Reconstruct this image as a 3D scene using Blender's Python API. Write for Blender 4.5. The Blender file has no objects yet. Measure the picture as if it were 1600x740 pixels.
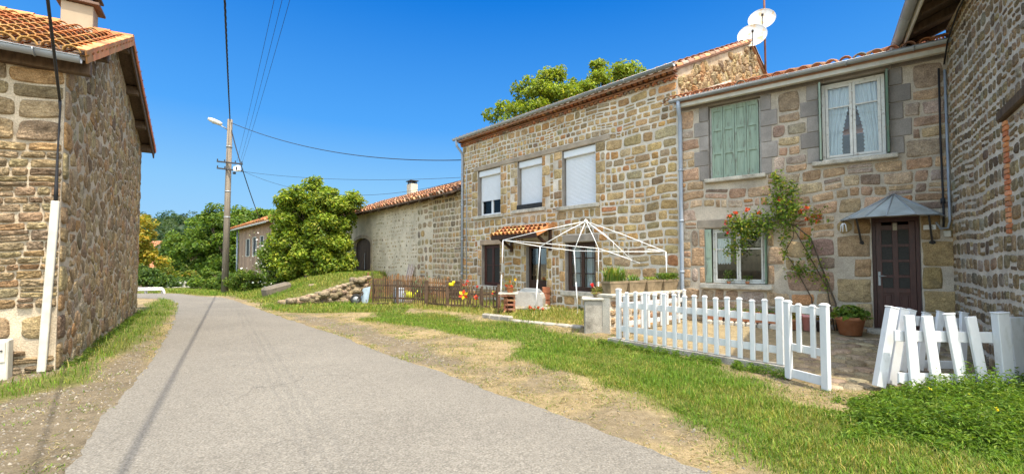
EXPO=1.58
import bpy, math, random
import numpy as np
from mathutils import Vector, Matrix
R = math.radians
rng = random.Random(7)
nrg = np.random.default_rng(11)
scene = bpy.context.scene
COL = scene.collection

# ------------------------------------------------------------------ camera model
F, CY, PITCH, EYE = 690.0, 388.0, R(2.0), 1.6
def ray(px, py):
    x = (px - 800) / F; y = (CY - py) / F
    return Vector((x, math.cos(PITCH) - y*math.sin(PITCH), math.sin(PITCH) + y*math.cos(PITCH)))
def P(px, py, Y):                       # point at depth Y
    r = ray(px, py); t = Y / r.y
    return Vector((r.x*t, Y, EYE + r.z*t))
def G(px, py, z=0.0):                   # point on the level z
    r = ray(px, py); t = (z - EYE) / r.z
    return Vector((r.x*t, r.y*t, z))

class Plane:                            # a vertical wall plane: u along d, v up, w out along n
    def __init__(s, O, d, n):
        s.O = Vector((O[0], O[1], 0)); s.d = Vector((d[0], d[1], 0)).normalized(); s.n = Vector((n[0], n[1], 0)).normalized()
    def at(s, u, v, w=0.0):
        return s.O + s.d*u + s.n*w + Vector((0, 0, v))
    def uv(s, px, py, w=0.0):
        r = ray(px, py); o = s.O + s.n*w
        t = (o.dot(s.n)) / (Vector((r.x, r.y, 0)).dot(s.n))
        p = r*t
        return (p - o).dot(s.d), EYE + p.z
    def rect(s, x0, y0, x1, y1, w=0.0):  # pixel box -> (u0,v0,u1,v1)
        a = s.uv(x0, y0, w); b = s.uv(x1, y1, w)
        xm = (x0+x1)/2
        v1 = s.uv(xm, y0, w)[1]; v0 = s.uv(xm, y1, w)[1]
        return (min(a[0], b[0]), v0, max(a[0], b[0]), v1)

# ------------------------------------------------------------------ mesh builder
class MB:
    def __init__(s):
        s.v = []; s.f = []; s.m = []; s.t = []; s.sm = []
    def add(s, vs, fs, mat=0, tint=(1, 1, 1), smooth=False):
        b = len(s.v)
        s.v.extend([tuple(p) for p in vs])
        s.t.extend([tint]*len(vs))
        for f in fs:
            s.f.append(tuple(b+i for i in f)); s.m.append(mat); s.sm.append(smooth)
        return b
    def box(s, c, sx, sy, sz, ax=None, ay=None, az=None, mat=0, tint=(1, 1, 1), bev=0.0):
        """box centred on c with full sizes along three axes; bev = chamfer"""
        ax = Vector(ax or (1, 0, 0)); ay = Vector(ay or (0, 1, 0)); az = Vector(az or (0, 0, 1)); c = Vector(c)
        if bev <= 0:
            vs = [c + ax*(sx/2*i) + ay*(sy/2*j) + az*(sz/2*k) for k in (-1, 1) for j in (-1, 1) for i in (-1, 1)]
            s.add(vs, [(0, 2, 3, 1), (4, 5, 7, 6), (0, 1, 5, 4), (2, 6, 7, 3), (0, 4, 6, 2), (1, 3, 7, 5)], mat, tint)
            return
        b = min(bev, sx*.45, sy*.45, sz*.45)
        vs = []; idx = {}
        for k in (-1, 1):
            for j in (-1, 1):
                for i in (-1, 1):
                    for a in range(3):
                        h = [sx/2, sy/2, sz/2]
                        for q in range(3):
                            if q != a: h[q] -= b
                        idx[(i, j, k, a)] = len(vs)
                        vs.append(c + ax*(h[0]*i) + ay*(h[1]*j) + az*(h[2]*k))
        fs = []
        def q(*k): fs.append(tuple(idx[x] for x in k))
        for sgn in (-1, 1):
            o = 1 if sgn > 0 else -1
            L = [(sgn, -1, -1, 0), (sgn, 1, -1, 0), (sgn, 1, 1, 0), (sgn, -1, 1, 0)]; q(*(L if o > 0 else L[::-1]))
            L = [(-1, sgn, -1, 1), (1, sgn, -1, 1), (1, sgn, 1, 1), (-1, sgn, 1, 1)]; q(*(L[::-1] if o > 0 else L))
            L = [(-1, -1, sgn, 2), (1, -1, sgn, 2), (1, 1, sgn, 2), (-1, 1, sgn, 2)]; q(*(L if o > 0 else L[::-1]))
        for a in (-1, 1):
            for b2 in (-1, 1):
                q((a, b2, -1, 0), (a, b2, 1, 0), (a, b2, 1, 1), (a, b2, -1, 1))
                q((a, -1, b2, 0), (a, 1, b2, 0), (a, 1, b2, 2), (a, -1, b2, 2))
                q((-1, a, b2, 1), (1, a, b2, 1), (1, a, b2, 2), (-1, a, b2, 2))
        for i in (-1, 1):
            for j in (-1, 1):
                for k in (-1, 1):
                    q((i, j, k, 0), (i, j, k, 1), (i, j, k, 2))
        s.add(vs, fs, mat, tint)
    def bar(s, a, b, w, h, up=(0, 0, 1), mat=0, tint=(1, 1, 1), bev=0.0):
        """rectangular bar from a to b; w across, h along up"""
        a = Vector(a); b = Vector(b); d = (b-a); L = d.length; d.normalize()
        up = Vector(up); x = d.cross(up)
        if x.length < 1e-4: x = d.cross(Vector((1, 0, 0)))
        x.normalize(); z = x.cross(d)
        s.box((a+b)/2, w, L, h, x, d, z, mat, tint, bev)
    def pbox(s, pl, u0, v0, u1, v1, w0, w1, mat=0, tint=(1, 1, 1), bev=0.0):
        c = pl.at((u0+u1)/2, (v0+v1)/2, (w0+w1)/2)
        s.box(c, abs(u1-u0), abs(w1-w0), abs(v1-v0), pl.d, pl.n, (0, 0, 1), mat, tint, bev)
    def tube(s, pts, r, seg=8, mat=0, tint=(1, 1, 1), caps=True, smooth=True):
        pts = [Vector(p) for p in pts]
        rs = r if isinstance(r, (list, tuple)) else [r]*len(pts)
        vs = []; ref = None
        for i, p in enumerate(pts):
            d = (pts[min(i+1, len(pts)-1)] - pts[max(i-1, 0)]).normalized()
            if ref is None:
                ref = d.cross(Vector((0, 0, 1)))
                if ref.length < .05: ref = d.cross(Vector((1, 0, 0)))
            x = (ref - d*ref.dot(d)).normalized(); ref = x; y = d.cross(x)
            for k in range(seg):
                a = 2*math.pi*k/seg
                vs.append(p + x*(rs[i]*math.cos(a)) + y*(rs[i]*math.sin(a)))
        fs = []
        for i in range(len(pts)-1):
            for k in range(seg):
                k2 = (k+1) % seg
                fs.append((i*seg+k, i*seg+k2, (i+1)*seg+k2, (i+1)*seg+k))
        if caps:
            fs.append(tuple(range(seg))[::-1]); fs.append(tuple((len(pts)-1)*seg+k for k in range(seg)))
        s.add(vs, fs, mat, tint, smooth)
    def lathe(s, c, prof, seg=20, axis=(0, 0, 1), mat=0, tint=(1, 1, 1), smooth=True):
        c = Vector(c); z = Vector(axis).normalized(); x = z.cross(Vector((0.3, 1, 0.1))).normalized(); y = z.cross(x)
        vs = []
        for (r, h) in prof:
            for k in range(seg):
                a = 2*math.pi*k/seg
                vs.append(c + z*h + x*(r*math.cos(a)) + y*(r*math.sin(a)))
        fs = []
        for i in range(len(prof)-1):
            for k in range(seg):
                k2 = (k+1) % seg
                fs.append((i*seg+k, i*seg+k2, (i+1)*seg+k2, (i+1)*seg+k))
        s.add(vs, fs, mat, tint, smooth)
    def rock(s, c, rx, ry, rz, rnd, mat=0, tint=(1, 1, 1)):
        c = Vector(c); a0 = rnd.random()*6.28; ca, sa = math.cos(a0), math.sin(a0)
        vs = []; n1, n2 = 7, 10
        ph = [rnd.random()*6.28 for _ in range(6)]
        for i in range(n1+1):
            th = math.pi*i/n1
            for k in range(n2):
                p = 2*math.pi*k/n2
                x, y, z = math.sin(th)*math.cos(p), math.sin(th)*math.sin(p), math.cos(th)
                q = .58
                x, y, z = [math.copysign(abs(t)**q, t) for t in (x, y, z)]
                j = 1 + .10*math.sin(3*x+ph[0]) + .10*math.sin(4*y+ph[1]) + .08*math.sin(5*z+ph[2]) + (rnd.random()-.5)*.08*(0 < i < n1)
                x, y, z = x*rx*j, y*ry*j, z*rz*j
                vs.append(c + Vector((x*ca-y*sa, x*sa+y*ca, z)))
        fs = []
        for i in range(n1):
            for k in range(n2):
                k2 = (k+1) % n2
                fs.append((i*n2+k, (i+1)*n2+k, (i+1)*n2+k2, i*n2+k2))
        s.add(vs, fs, mat, tint, True)
    def build(s, name, mats, parent=None, loc=None):
        me = bpy.data.meshes.new(name)
        off = Vector(loc) if loc is not None else None
        vs = [tuple(Vector(p)-off) for p in s.v] if off is not None else s.v
        me.from_pydata(vs, [], s.f)
        if not isinstance(mats, (list, tuple)): mats = [mats]
        for m in mats: me.materials.append(m)
        me.polygons.foreach_set('material_index', s.m)
        me.polygons.foreach_set('use_smooth', s.sm)
        at = me.color_attributes.new('tint', 'FLOAT_COLOR', 'POINT')
        arr = np.ones((len(s.v), 4), np.float32); arr[:, :3] = np.array(s.t, np.float32).reshape(-1, 3)
        at.data.foreach_set('color', arr.ravel())
        me.update()
        o = bpy.data.objects.new(name, me); COL.objects.link(o)
        if off is not None and parent is None: o.location = off
        if parent is not None:
            o.parent = parent
            o.matrix_parent_inverse = Matrix.Translation(-parent.location) if off is None else Matrix.Identity(4)
        return o

def np_mesh(name, V, Fq, mat, tint=None, parent=None, smooth=False):
    """V (n,3), Fq (m,k) all faces with k corners"""
    me = bpy.data.meshes.new(name)
    V = np.asarray(V, np.float32); Fq = np.asarray(Fq, np.int32); m, k = Fq.shape
    me.vertices.add(len(V)); me.vertices.foreach_set('co', V.ravel())
    me.loops.add(m*k); me.loops.foreach_set('vertex_index', Fq.ravel())
    me.polygons.add(m); me.polygons.foreach_set('loop_start', np.arange(0, m*k, k, dtype=np.int32))
    me.polygons.foreach_set('loop_total', np.full(m, k, np.int32))
    me.update(calc_edges=True)
    me.polygons.foreach_set('use_smooth', np.full(m, smooth))
    if tint is not None:
        at = me.color_attributes.new('tint', 'FLOAT_COLOR', 'POINT')
        arr = np.ones((len(V), 4), np.float32); arr[:, :tint.shape[1]] = tint
        at.data.foreach_set('color', arr.ravel())
    me.materials.append(mat); me.validate(); me.update()
    o = bpy.data.objects.new(name, me); COL.objects.link(o)
    if parent is not None:
        o.parent = parent; o.matrix_parent_inverse = Matrix.Translation(-parent.location)
    return o

def tag(o, label=None, cat=None, group=None, kind=None):
    if label: o['label'] = label
    if cat: o['category'] = cat
    if group: o['group'] = group
    if kind: o['kind'] = kind
    return o
def thing(name, loc, label, cat, group=None):
    o = bpy.data.objects.new(name, None); COL.objects.link(o); o.location = loc
    o.empty_display_size = .2
    return tag(o, label, cat, group)
def copy_tree(o, parent=None, delta=None):
    c = o.copy(); COL.objects.link(c)
    if parent is not None: c.parent = parent
    for ch in list(o.children): copy_tree(ch, c)
    return c

# ------------------------------------------------------------------ materials
def nt(name):
    m = bpy.data.materials.new(name); m.use_nodes = True
    t = m.node_tree; t.nodes.clear()
    out = t.nodes.new('ShaderNodeOutputMaterial')
    return m, t, out
def N(t, typ, **kw):
    n = t.nodes.new(typ)
    for k, v in kw.items():
        if k.startswith('i_'):
            key = k[2:]; key = int(key) if key.isdigit() else key.replace('_', ' ')
            n.inputs[key].default_value = v
        else: setattr(n, k, v)
    return n
def mixc(t, fac, a, b, mode='MIX'):
    n = t.nodes.new('ShaderNodeMix'); n.data_type = 'RGBA'; n.blend_type = mode
    for sock, val in ((n.inputs[0], fac), (n.inputs[6], a), (n.inputs[7], b)):
        if hasattr(val, 'is_output'): t.links.new(val, sock)
        else: sock.default_value = val if not isinstance(val, tuple) or len(val) == 4 else (*val, 1)
    return n.outputs[2]
def ramp(t, src, p0, p1, c0=(0, 0, 0, 1), c1=(1, 1, 1, 1)):
    r = t.nodes.new('ShaderNodeValToRGB'); t.links.new(src, r.inputs[0])
    r.color_ramp.elements[0].position = p0; r.color_ramp.elements[1].position = p1
    r.color_ramp.elements[0].color = c0; r.color_ramp.elements[1].color = c1
    return r.outputs[0]
def noise(t, co, scale, detail=4, rough=.55, dim='3D'):
    n = N(t, 'ShaderNodeTexNoise', i_Scale=scale, i_Detail=detail, i_Roughness=rough)
    if co is not None: t.links.new(co, n.inputs['Vector'])
    return n.outputs['Fac']
def coords(t, stretch=None):
    c = t.nodes.new('ShaderNodeTexCoord').outputs['Object']
    if stretch:
        mp = N(t, 'ShaderNodeMapping'); mp.inputs['Scale'].default_value = stretch
        t.links.new(c, mp.inputs['Vector']); c = mp.outputs['Vector']
    return c

def mat(name, col, rough=.8, var=.2, scale=3.0, bump=.15, bscale=40, bdist=.01, tint=False, metal=0.0, spec=.3,
        stain=None, stain_amt=0.0, stain_scale=2.0, stain_lo=.5, stain_hi=.7, stretch=None, grain=0.0):
    m, t, out = nt(name)
    p = N(t, 'ShaderNodeBsdfPrincipled', i_Roughness=rough, i_Metallic=metal)
    p.inputs['Specular IOR Level'].default_value = spec
    co = coords(t, stretch)
    f = noise(t, co, scale, 5)
    f = ramp(t, f, .3, .7)
    lo = tuple(c*(1-var) for c in col); hi = tuple(min(1, c*(1+var)) for c in col)
    c = mixc(t, f, lo, hi)
    if grain > 0:
        g = noise(t, co, bscale*1.5, 2)
        c = mixc(t, grain, c, ramp(t, g, .35, .65, (.25, .25, .25, 1), (1.75, 1.75, 1.75, 1)), 'MULTIPLY')
    if tint:
        a = N(t, 'ShaderNodeVertexColor', layer_name='tint')
        c = mixc(t, 1.0, c, a.outputs['Color'], 'MULTIPLY')
    if stain:
        sf = noise(t, co, stain_scale, 6, .65)
        sf = ramp(t, sf, stain_lo, stain_hi)
        mm = N(t, 'ShaderNodeMath', operation='MULTIPLY'); mm.inputs[1].default_value = stain_amt
        t.links.new(sf, mm.inputs[0])
        c = mixc(t, mm.outputs[0], c, stain)
    t.links.new(c, p.inputs['Base Color'])
    if bump > 0:
        b = N(t, 'ShaderNodeBump', i_Strength=bump, i_Distance=bdist)
        t.links.new(noise(t, co, bscale, 6, .6), b.inputs['Height'])
        t.links.new(b.outputs['Normal'], p.inputs['Normal'])
    t.links.new(p.outputs[0], out.inputs[0])
    return m

def stone_mat(name, bump=.6, dark=.35):
    """cut / rubble stone: per-stone tint, broken rock surface, dark patina in patches"""
    m, t, out = nt(name)
    p = N(t, 'ShaderNodeBsdfPrincipled', i_Roughness=.9); p.inputs['Specular IOR Level'].default_value = .15
    co = coords(t)
    a = N(t, 'ShaderNodeVertexColor', layer_name='tint').outputs['Color']
    n1 = noise(t, co, 7, 6, .65)
    c = mixc(t, 1.0, a, ramp(t, n1, .28, .72, (1-dark*1.25, 1-dark*1.35, 1-dark*1.45, 1), (1.30, 1.25, 1.15, 1)), 'MULTIPLY')
    n2 = noise(t, co, 60, 3, .6)
    c = mixc(t, .75, c, ramp(t, n2, .3, .7, (.45, .43, .40, 1), (1.42, 1.42, 1.42, 1)), 'MULTIPLY')
    n3 = ramp(t, noise(t, co, 2.3, 5, .7), .54, .74)
    mm = N(t, 'ShaderNodeMath', operation='MULTIPLY'); mm.inputs[1].default_value = .4; t.links.new(n3, mm.inputs[0])
    c = mixc(t, mm.outputs[0], c, (.17, .15, .125))
    t.links.new(c, p.inputs['Base Color'])
    v = N(t, 'ShaderNodeTexVoronoi', i_Scale=22.0, feature='F1'); t.links.new(co, v.inputs['Vector'])
    ad = N(t, 'ShaderNodeMath', operation='ADD'); t.links.new(noise(t, co, 16, 8, .7), ad.inputs[0])
    ml = N(t, 'ShaderNodeMath', operation='MULTIPLY'); ml.inputs[1].default_value = .35
    t.links.new(v.outputs['Distance'], ml.inputs[0]); t.links.new(ml.outputs[0], ad.inputs[1])
    b = N(t, 'ShaderNodeBump', i_Strength=bump, i_Distance=.05)
    t.links.new(ad.outputs[0], b.inputs['Height']); t.links.new(b.outputs['Normal'], p.inputs['Normal'])
    t.links.new(p.outputs[0], out.inputs[0])
    return m

def leaf_mat(name, trans=.35, rough=.5):
    m, t, out = nt(name)
    a = N(t, 'ShaderNodeVertexColor', layer_name='tint').outputs['Color']
    p = N(t, 'ShaderNodeBsdfPrincipled', i_Roughness=rough); p.inputs['Specular IOR Level'].default_value = .25
    t.links.new(a, p.inputs['Base Color'])
    tr = N(t, 'ShaderNodeBsdfTranslucent')
    t.links.new(mixc(t, 1.0, a, (1.5, 1.45, .6), 'MULTIPLY'), tr.inputs['Color'])
    mx = N(t, 'ShaderNodeMixShader'); mx.inputs[0].default_value = trans
    t.links.new(p.outputs[0], mx.inputs[1]); t.links.new(tr.outputs[0], mx.inputs[2])
    t.links.new(mx.outputs[0], out.inputs[0])
    return m

def glass_mat(name, tintc=(.9, .93, .92), ior=1.45, rough=.02):
    m, t, out = nt(name)
    tr = N(t, 'ShaderNodeBsdfTransparent', i_Color=(*tintc, 1)); gl = N(t, 'ShaderNodeBsdfGlossy', i_Roughness=rough)
    fr = N(t, 'ShaderNodeFresnel', i_IOR=ior); mx = N(t, 'ShaderNodeMixShader')
    t.links.new(fr.outputs[0], mx.inputs[0]); t.links.new(tr.outputs[0], mx.inputs[1]); t.links.new(gl.outputs[0], mx.inputs[2])
    t.links.new(mx.outputs[0], out.inputs[0])
    return m

MT = {}
MT['stone'] = stone_mat('fieldstone', .75)
MT['stone_rough'] = stone_mat('rough_fieldstone', 1.0, .45)
MT['mortar_pale'] = mat('pale_mortar', (.62, .55, .45), .95, .22, 2.0, .5, 45, .02, stain=(.30, .24, .17), stain_amt=.6, stain_scale=1.2, grain=.25)
MT['mortar_grey'] = mat('grey_mortar', (.47, .40, .31), .95, .22, 2.0, .5, 45, .02, stain=(.20, .17, .13), stain_amt=.6, stain_scale=1.5, grain=.25)
MT['mortar_lime'] = mat('lime_mortar', (.60, .53, .43), .95, .2, 2.0, .6, 40, .02, stain=(.25, .20, .15), stain_amt=.5, stain_scale=1.5, grain=.25)
MT['render'] = mat('old_lime_render', (.60, .50, .365), .95, .15, 1.3, .5, 25, .02, stain=(.30, .24, .17), stain_amt=.65, stain_scale=.9, grain=.3)
MT['dressed'] = mat('dressed_grey_stone', (.27, .24, .205), .9, .2, 3.0, .35, 60, .01, tint=True, grain=.25, stain=(.16, .14, .12), stain_amt=.5)
MT['sill'] = mat('weathered_sill_stone', (.47, .43, .35), .9, .25, 6, .4, 50, .01, stain=(.18, .16, .12), stain_amt=.7, stain_scale=5, grain=.3)
MT['concrete'] = mat('weathered_concrete', (.33, .30, .25), .92, .25, 3, .4, 50, .01, stain=(.09, .075, .055), stain_amt=.8, stain_scale=2.2, grain=.3)
MT['tile'] = mat('terracotta_tile', (1, 1, 1), .8, .22, 5, .3, 50, .01, tint=True, stain=(.17, .12, .07), stain_amt=.55, stain_scale=3.5, stain_lo=.5, stain_hi=.75)
MT['zinc'] = mat('grey_zinc', (.34, .36, .37), .5, .12, 4, .05, 30, .004, metal=.35, spec=.5, stain=(.2, .2, .2), stain_amt=.5)
MT['zinc_pipe'] = mat('grey_painted_pipe', (.30, .34, .39), .5, .1, 4, .05, 30, .004, spec=.4)
MT['dark_wood'] = mat('dark_brown_wood', (.055, .028, .018), .55, .3, 6, .25, 30, .006, stretch=(6, 6, 1))
MT['door_red'] = mat('varnished_red_brown_wood', (.060, .019, .013), .45, .3, 6, .2, 30, .005, spec=.4, stretch=(6, 6, 1))
MT['beam'] = mat('weathered_beam', (.10, .065, .04), .85, .35, 6, .4, 30, .01, stretch=(4, 4, 1))
MT['grey_wood'] = mat('silvered_boards', (.29, .215, .165), .85, .35, 5, .4, 30, .01, stretch=(7, 7, .6), tint=True)
MT['fence_wood'] = mat('brown_fence_wood', (.115, .072, .045), .85, .35, 6, .4, 30, .01, tint=True)
MT['white_paint'] = mat('white_fence_paint', (.64, .635, .62), .5, .07, 5, .08, 30, .004, spec=.4, stain=(.33, .32, .25), stain_amt=.6, stain_scale=5, stain_lo=.52, stain_hi=.78, stretch=(2.2, 2.2, .8))
MT['white_worn'] = mat('worn_white_paint', (.66, .64, .58), .6, .08, 6, .2, 30, .006, stain=(.33, .27, .2), stain_amt=.75, stain_scale=14, stain_lo=.55, stain_hi=.68)
MT['white_pvc'] = mat('white_plastic', (.68, .68, .67), .35, .03, 5, .0, spec=.5)
MT['white_steel'] = mat('white_painted_steel', (.80, .80, .78), .4, .05, 8, .0, spec=.5, stain=(.4, .33, .25), stain_amt=.3, stain_scale=20, stain_lo=.6)
MT['cream_fascia'] = mat('cream_painted_board', (.52, .49, .41), .6, .12, 4, .1, 30, .004, stain=(.35, .32, .26), stain_amt=.5, stain_scale=5)
MT['green_shutter'] = mat('faded_green_paint', (.255, .325, .245), .65, .15, 5, .2, 35, .006, stain=(.13, .11, .085), stain_amt=.8, stain_scale=6, stain_lo=.54, stain_hi=.66, stretch=(3, 3, .5))
MT['green_dark'] = mat('green_painted_edge', (.11, .18, .12), .65, .2, 5, .2, 35, .006, stain=(.2, .17, .12), stain_amt=.6, stain_scale=8)
MT['curtain'] = mat('white_net_curtain', (.72, .74, .78), .9, .05, 5, .0)
MT['glass'] = glass_mat('window_glass')
MT['glass_frost'] = mat('frosted_dark_glass', (.032, .030, .026), .5, .2, 30, .2, 60, .004, spec=.2)
MT['canopy_glass'] = mat('dusty_roof_glass', (.36, .40, .39), .3, .2, 5, .05, 40, .003, spec=.6, stain=(.25, .26, .23), stain_amt=.6, stain_scale=4)
MT['iron'] = mat('dark_iron', (.04, .038, .038), .55, .2, 10, .1, 40, .004, spec=.4)
MT['rust'] = mat('rusted_iron', (.16, .065, .035), .8, .35, 10, .3, 40, .006)
MT['cable'] = mat('black_cable', (.025, .025, .028), .6, .1, 5, 0)
MT['pole'] = mat('grey_weathered_pole', (.20, .165, .125), .9, .3, 2, .4, 20, .01, stretch=(6, 6, .4), grain=.2)
MT['terracotta'] = mat('terracotta_pot', (.42, .17, .08), .85, .2, 6, .2, 40, .006, tint=True, stain=(.3, .22, .16), stain_amt=.5, stain_scale=6)
MT['planter'] = mat('mossy_trough', (.27, .205, .125), .92, .25, 5, .4, 45, .01, stain=(.10, .075, .04), stain_amt=.8, stain_scale=4)
MT['soil'] = mat('potting_soil', (.06, .04, .025), .95, .3, 12, .4, 50, .01)
MT['brick'] = mat('red_brick', (1, 1, 1), .9, .2, 8, .4, 50, .008, tint=True, stain=(.3, .25, .2), stain_amt=.4, stain_scale=6)
MT['leaf'] = leaf_mat('foliage', .38)
MT['grass'] = leaf_mat('grass_blades', .3, .6)
MT['flower'] = leaf_mat('petals', .25, .6)
MT['bark'] = mat('bark', (.10, .075, .05), .95, .3, 5, .6, 15, .02, stretch=(4, 4, .8))
MT['paint_blue'] = mat('pale_blue_grey_steel', (.50, .60, .66), .55, .12, 4, .1, 30, .004, stain=(.3, .28, .25), stain_amt=.4, stain_scale=6)
MT['rubber'] = mat('black_rubber', (.03, .03, .03), .85, .2, 10, .2, 40, .004)
MT['tint'] = mat('coloured_paint', (1, 1, 1), .6, .08, 8, .1, 40, .004, tint=True)
MT['dish'] = mat('white_dish_enamel', (.52, .52, .50), .45, .05, 4, .0, spec=.4, stain=(.55, .35, .12), stain_amt=.75, stain_scale=4.2, stain_lo=.54, stain_hi=.60)
MT['shutter_pvc'] = mat('white_roller_slats', (.66, .67, .68), .5, .03, 5, .0, spec=.3)
MT['mortar_earth'] = mat('earth_mortar', (.33, .25, .165), .95, .25, 2.5, .6, 40, .02, stain=(.5, .43, .33), stain_amt=.6, stain_scale=1.2, grain=.3)
MT['limewash'] = mat('dirty_limewash', (.43, .41, .37), .85, .15, 3, .4, 40, .01, stain=(.22, .20, .17), stain_amt=.6, stain_scale=3, grain=.2)
MT['far_wall'] = mat('warm_far_render', (.36, .29, .20), .9, .2, 1, 0)
MT['mortar_mid'] = mat('tan_mortar', (.45, .37, .265), .95, .2, 2.0, .6, 40, .02, stain=(.27, .215, .15), stain_amt=.5, stain_scale=1.5, grain=.25)
# ------------------------------------------------------------------ masonry
def interp(pts, u):
    if u <= pts[0][0]: return pts[0][1]
    for (a, ha), (b, hb) in zip(pts, pts[1:]):
        if u <= b: return ha + (hb-ha)*(u-a)/(b-a)
    return pts[-1][1]

def wall_face(mb, pl, outline, openings, v_bot=-.3, reveal=.22, m=0, rm=1):
    us = sorted(set([u for u, _ in outline] + [x for o in openings for x in (o[0], o[2]) if outline[0][0] < x < outline[-1][0]]))
    vs = sorted(set([x for o in openings for x in (o[1], o[3])]))
    for a, b in zip(us, us[1:]):
        if b - a < 1e-5: continue
        ha, hb = interp(outline, a), interp(outline, b)
        cuts = [v_bot] + [v for v in vs if v_bot < v < min(ha, hb)-.01]
        for i, c in enumerate(cuts):
            last = i == len(cuts)-1
            ta, tb = (ha, hb) if last else (cuts[i+1],)*2
            um, vm = (a+b)/2, (c + min(ta, tb))/2
            if any(o[0] < um < o[2] and o[1] < vm < o[3] for o in openings): continue
            mb.add([pl.at(a, c), pl.at(b, c), pl.at(b, tb), pl.at(a, ta)], [(0, 1, 2, 3)], m)
    for o in openings:
        r = o[4] if len(o) > 4 else reveal
        (u0, v0, u1, v1) = o[:4]
        q = [pl.at(u0, v0), pl.at(u1, v0), pl.at(u1, v1), pl.at(u0, v1)]
        k = [pl.at(u0, v0, -r), pl.at(u1, v0, -r), pl.at(u1, v1, -r), pl.at(u0, v1, -r)]
        for i in range(4):
            j = (i+1) % 4
            mb.add([q[i], q[j], k[j], k[i]], [(0, 1, 2, 3)], rm, (1, 1, 1))

def chaikin(p):
    out = []
    n = len(p)
    for i in range(n):
        a, b = p[i], p[(i+1) % n]
        out.append((a[0]*.75+b[0]*.25, a[1]*.75+b[1]*.25)); out.append((a[0]*.25+b[0]*.75, a[1]*.25+b[1]*.75))
    return out

def one_stone(mb, pl, u0, v0, u1, v1, gap, relief, tint, rnd, jit, cut, m=0, warp=None, rough=.35, wob=0):
    w, h = u1-u0, v1-v0
    g = gap/2
    j = min(w, h)*jit
    def r(): return rnd.random()*j
    c = [(u0+g+r(), v0+g+r()), (u1-g-r(), v0+g+r()), (u1-g-r(), v1-g-r()), (u0+g+r(), v1-g-r())]
    k = cut*min(w, h)
    p = []
    for i in range(4):
        a, b = c[i], c[(i+1) % 4]
        L = math.hypot(b[0]-a[0], b[1]-a[1]) or 1
        t = min(.33, k/L)
        for tt in (t, .5, 1-t):
            q = [a[0]+(b[0]-a[0])*tt, a[1]+(b[1]-a[1])*tt]
            e = (rnd.random()-.5)*min(w, h)*.09
            nx, ny = -(b[1]-a[1])/L, (b[0]-a[0])/L
            p.append((q[0]+nx*e, q[1]+ny*e))
    p = chaikin(p)
    n = len(p)
    cu = sum(x for x, _ in p)/n; cv = sum(y for _, y in p)/n
    tu, tv = (rnd.random()-.5)*.5, (rnd.random()-.5)*.5
    vs = []
    for s, dz in ((1.0, -.012), (.955, relief*.55), (.80, relief*.95), (.42, relief*1.05)):
        for (x, y) in p:
            dx, dy = (x-cu)*s, (y-cv)*s
            z = dz
            if dz > 0: z = dz*(1 + tu*dx/(w+.01)*1.6 + tv*dy/(h+.01)*1.6) + (rnd.random()-.5)*relief*rough
            U, V = cu+dx, cv+dy
            if warp: U, V = warp(U, V)
            vs.append(pl.at(U, V, z))
    U, V = warp(cu, cv) if warp else (cu, cv)
    vs.append(pl.at(U, V, relief*(1 + (rnd.random()-.5)*rough*2)))
    fs = []
    for a in range(3):
        for i in range(n):
            i2 = (i+1) % n
            fs.append((a*n+i, a*n+i2, (a+1)*n+i2, (a+1)*n+i))
    for i in range(n): fs.append((3*n+i, 3*n+(i+1) % n, 4*n))
    mb.add(vs, fs, m, tint, True)

def stone_poly(mb, pl, p, relief, tint, rnd, m=0, rough=.35):
    n = len(p); cu = sum(x for x, _ in p)/n; cv = sum(y for _, y in p)/n
    tu, tv = (rnd.random()-.5)*.7, (rnd.random()-.5)*.7; vs = []
    R0 = max(math.hypot(x-cu, y-cv) for x, y in p)+.01
    for s, dz in ((1.0, -.012), (.95, relief*.55), (.78, relief*.95), (.40, relief*1.05)):
        for (x, y) in p:
            dx, dy = (x-cu)*s, (y-cv)*s; z = dz
            if dz > 0: z = dz*(1+tu*dx/R0+tv*dy/R0) + (rnd.random()-.5)*relief*rough
            vs.append(pl.at(cu+dx, cv+dy, z))
    vs.append(pl.at(cu, cv, relief*(1+(rnd.random()-.5)*rough*2)))
    fs = [(a*n+i, a*n+(i+1) % n, (a+1)*n+(i+1) % n, (a+1)*n+i) for a in range(3) for i in range(n)]
    fs += [(3*n+i, 3*n+(i+1) % n, 4*n) for i in range(n)]
    mb.add(vs, fs, m, tint, True)

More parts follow.
